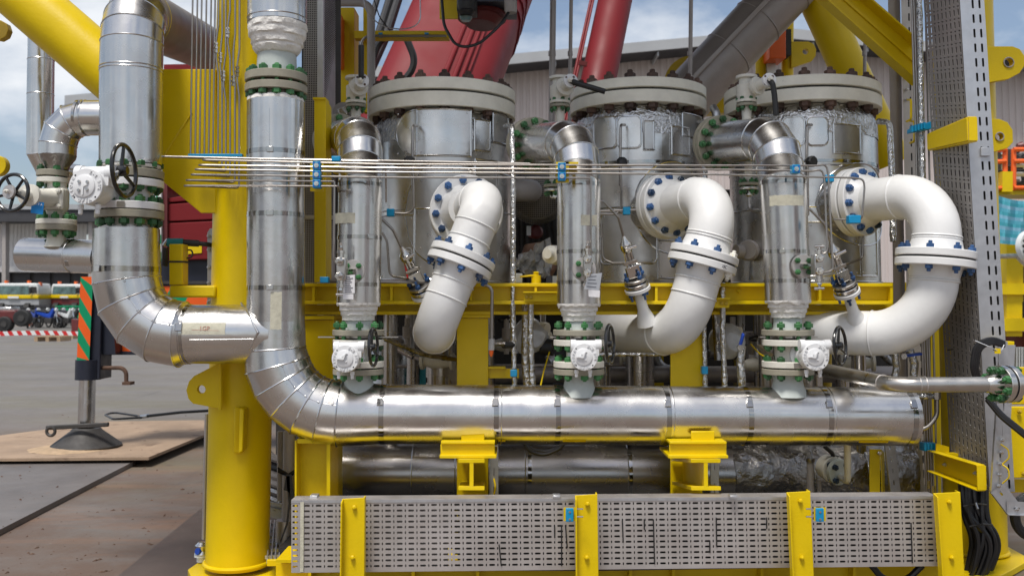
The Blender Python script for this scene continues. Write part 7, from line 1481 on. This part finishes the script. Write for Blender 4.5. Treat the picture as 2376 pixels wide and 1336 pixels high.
mb.add(vs, [(i * 8 + j, (i + 1) * 8 + j, (i + 1) * 8 + j + 1, i * 8 + j + 1) for i in range(n_ - 1) for j in range(7)]); part('sheet', mb, 'plastic_clear', bgx)
pb = thing('junction_box', 'grey round junction box half hidden left of the right branch pipe', 'box', P(1735, 605, 6.6)); part('body', MB().lathe(P(1740, 582, 6.7), (-.4, -1, 0), [(0, L(24, 6.6)), (.09, L(25, 6.6)), (.1, L(22, 6.6)), (.13, L(21, 6.6))], 28), 'pale_paint', pb); part('side', MB().lathe(P(1722, 584, 6.6), (-1, -.3, 0), [(0, .05), (.05, .05)], 14), 'pale_paint', pb); part('conduit', MB().tube(pts((1750, 600, 6.7), (1748, 650, 6.7)), .03, 12), 'foil_dull', pb)
pb2 = thing('junction_box', 'pale round junction box half hidden left of the middle branch pipe', 'box', P(1290, 605, 6.6)); part('body', MB().lathe(P(1290, 592, 6.3), (-.5, -1, 0), [(0, L(22, 6.6)), (.09, L(20, 6.6)), (.1, L(12, 6.6)), (.14, L(10, 6.6))], 24), 'cream', pb2); part('foot', MB().rbox(1278, 640, 1294, 660, 6.3, .1), 'truck_white', pb2)
wb = thing('white_block', 'small white block on the deck beam beside the foil pipe', 'block', P(1205, 656, 6.1)); part('block', MB().rbox(1194, 634, 1212, 656, 6.12, .1), 'truck_white', wb, bevel=.004)
yv = thing('ball_valve', 'small yellow ball valve with lever on the deck beam between two vessels', 'valve', P(1243, 655, 6.1)); part('body', MB().lathe(P(1244, 657, 6.12), (0, 0, 1), [(0, .032), (.05, .032), (.052, .015), (.07, .02), (.075, .012)], 18), 'yellow', yv); part('lever', MB().bar(P(1206, 642, 6.1), P(1244, 638, 6.1), .015, .012), 'yellow', yv, bevel=.003); part('stub', MB().rbox(1268, 640, 1282, 656, 6.12, .08), 'navy', yv)
fv = thing('capped_pipe_end', 'bolted white flange and foil cap tilted behind the first white pipe', 'flange', P(980, 680, 6.25)); dq = V((.26, -.2, -1)).normalized(); part('flange', disc(P(985, 676, 6.2), dq, L(30, 6.2), .026, 36), 'white_paint', fv); part('cap', disc(P(981, 664, 6.2), dq, L(29, 6.2), .03, 36), 'stainless', fv); part('neck', MB().lathe(P(986, 680, 6.2), dq, [(0, L(20, 6.2)), (.12, L(16, 6.2))], 24), 'white_paint', fv); placed('bolt', bolt_mesh(.028, .05, .02), 'bolt_white', fv, P(972, 684, 6.12), dq)
rl = thing('red_lever', 'red lever standing at the foot of the first vessel', 'lever', P(946, 645, 6.2)); part('lever', MB().tube(pts((938, 598, 6.2), (941, 612, 6.2), (946, 645, 6.18)), [.014, .010, .007], 10), 'red_paint', rl); part('ring', MB().torus(P(947, 584, 6.2), (0, -1, 0), L(9, 6.2), .003, 24, 6), 'galv', rl)

# dark machinery filling the skid behind
bk = thing('rear_machinery', 'dark machinery and pipes in the shade deep inside the skid', 'machinery', (P(1400, 700, 9).x, 9, 0))
part('dark_backdrop', MB().rbox(640, 700, 2130, 1300, 9.4, .1), 'dark', bk); part('dark_backdrop', MB().rbox(700, 380, 900, 700, 9.2, .1), 'dark', bk); part('dark_backdrop', MB().rbox(1150, 400, 1420, 700, 9.0, .1), 'dark', bk); part('dark_backdrop', MB().rbox(1600, 440, 1830, 700, 9.0, .1), 'dark', bk)  # dark sheets added as a backdrop for the deep shade
part('pipe', MB().tube(pts((1120, 868, 7.6), (2080, 868, 7.6)), L(19, 7.6), 24), 'grey_pipe', bk); part('pipe', MB().tube(pts((880, 850, 7.4), (1500, 846, 7.4)), L(4, 7.4), 12), 'grey_pipe', bk)
for x, y0, r_, m_ in ((900, 780, 55, 'cladding_dark'), (1010, 830, 40, 'teal'), (1770, 770, 66, 'cladding_dark'), (1330, 800, 46, 'dark'), (1440, 790, 50, 'grey_pipe')): part('drum', MB().lathe(P(x, 1010, 8.0), (0, 0, 1), [(0, L(r_, 8)), (P(x, y0, 8.0).z - P(x, 1010, 8.0).z - .03, L(r_, 8)), (P(x, y0, 8.0).z - P(x, 1010, 8.0).z, L(r_ * .9, 8))], 32), m_, bk)
part('motor', MB().lathe(P(1010, 862, 7.0), (1, -.2, 0), [(0, .1), (.04, .12), (.3, .12), (.32, .08), (.4, .06)], 20), 'pale_paint', bk); part('motor_foot', MB().rbox(988, 876, 1050, 888, 6.9, .2), 'black', bk)
for x, y0, y1 in ((945, 738, 800), (1700, 735, 790), (1782, 742, 770), (1175, 742, 775)): part('valve_stem', MB().lathe(P(x, y0, 7.0), (0, 0, -1), [(0, .02), (.06, .02), (.062, .035), (.14, .035), (.145, .02), (.25, .02)], 10), 'pale_paint', bk)
part('paper_sheet', MB().prism([P(1738, 822, 7.2), P(1776, 826, 7.1), P(1776, 834, 7.1), P(1738, 832, 7.2)], (0, .01, 0)), 'paper', bk)
part('yellow_post', MB().rbox(1500, 735, 1540, 1290, 8.6, .2), 'yellow', bk); part('yellow_post', MB().rbox(2160, 735, 2184, 1290, 8.0, .2), 'yellow', bk); part('yellow_floor', MB().rbox(640, 1230, 2260, 1262, 8.0, .3), 'yellow', bk)
part('red_motor', MB().lathe(P(1236, 540, 8.0), (.3, -1, 0), [(0, .05), (.1, .06), (.12, .04)], 18), 'red_brown', bk); part('white_face', MB().rbox(1222, 524, 1232, 546, 7.85, .03), 'truck_white', bk)
for k in range(8): part('conduit', MB().tube(fillet(pts((1190 + 14 * k, 380, 8.3), (1200 + 12 * k, 520, 8.2), (1196 + 16 * k, 660, 8.3)), .2, 4), .03, 8), 'dark' if k % 2 else 'iron', bk)
part('lamp', MB().rbox(1478, 838, 1484, 850, 8.4, .03), 'orange_paint', bk); part('white_box', MB().rbox(1446, 804, 1478, 822, 8.4, .1), 'truck_white', bk)
random.seed(31)
for k in range(22):
    x, Yp = random.uniform(800, 2060), random.uniform(6.9, 8.6); m_ = random.choice(['pale_paint', 'cladding_dark', 'stainless', 'grey_pipe', 'galv', 'foil_dull', 'yellow_old']); r_ = random.choice((.02, .03, .045, .07))
    if k % 3: part('pipe', MB().pipe(pts((x, 640, Yp), (x, random.uniform(760, 860), Yp), (x + random.uniform(-160, 160), random.uniform(800, 870), Yp - .1)), r_, .12, 14), m_, bk)
    else:
        part('pipe', MB().tube(pts((x, 640, Yp), (x, 1000, Yp)), r_, 14), m_, bk); part('coupling', MB().lathe(P(x, random.uniform(760, 840), Yp), up, [(0, r_ * 1.8), (.03, r_ * 1.8), (.035, r_), (.06, r_), (.065, r_ * 1.8), (.095, r_ * 1.8)], 18), random.choice(['cream', 'flange_tan', 'fitting']), bk)
for x, y, Yp in ((1015, 838, 6.8), (1175, 800, 7.2), (1475, 828, 7.3), (1760, 846, 6.9), (1990, 842, 7.0)):
    part('valve_body', MB().lathe(P(x, y, Yp), (1, -.2, 0), [(-.12, .06), (-.1, .06), (-.095, .035), (-.04, .05), (.04, .05), (.095, .035), (.1, .06), (.12, .06)], 20), 'cream', bk); part('valve_stem', MB().lathe(P(x, y, Yp), up, [(0, .03), (.1, .025), (.12, .012), (.2, .012)], 12), 'fitting', bk); part('valve_wheel', MB().torus(P(x, y, Yp) + V((0, 0, .19)), (0, .3, 1), .06, .009, 24, 6), 'black', bk)
# floor plate of the skid and the unseen deck added above to shade the vessels
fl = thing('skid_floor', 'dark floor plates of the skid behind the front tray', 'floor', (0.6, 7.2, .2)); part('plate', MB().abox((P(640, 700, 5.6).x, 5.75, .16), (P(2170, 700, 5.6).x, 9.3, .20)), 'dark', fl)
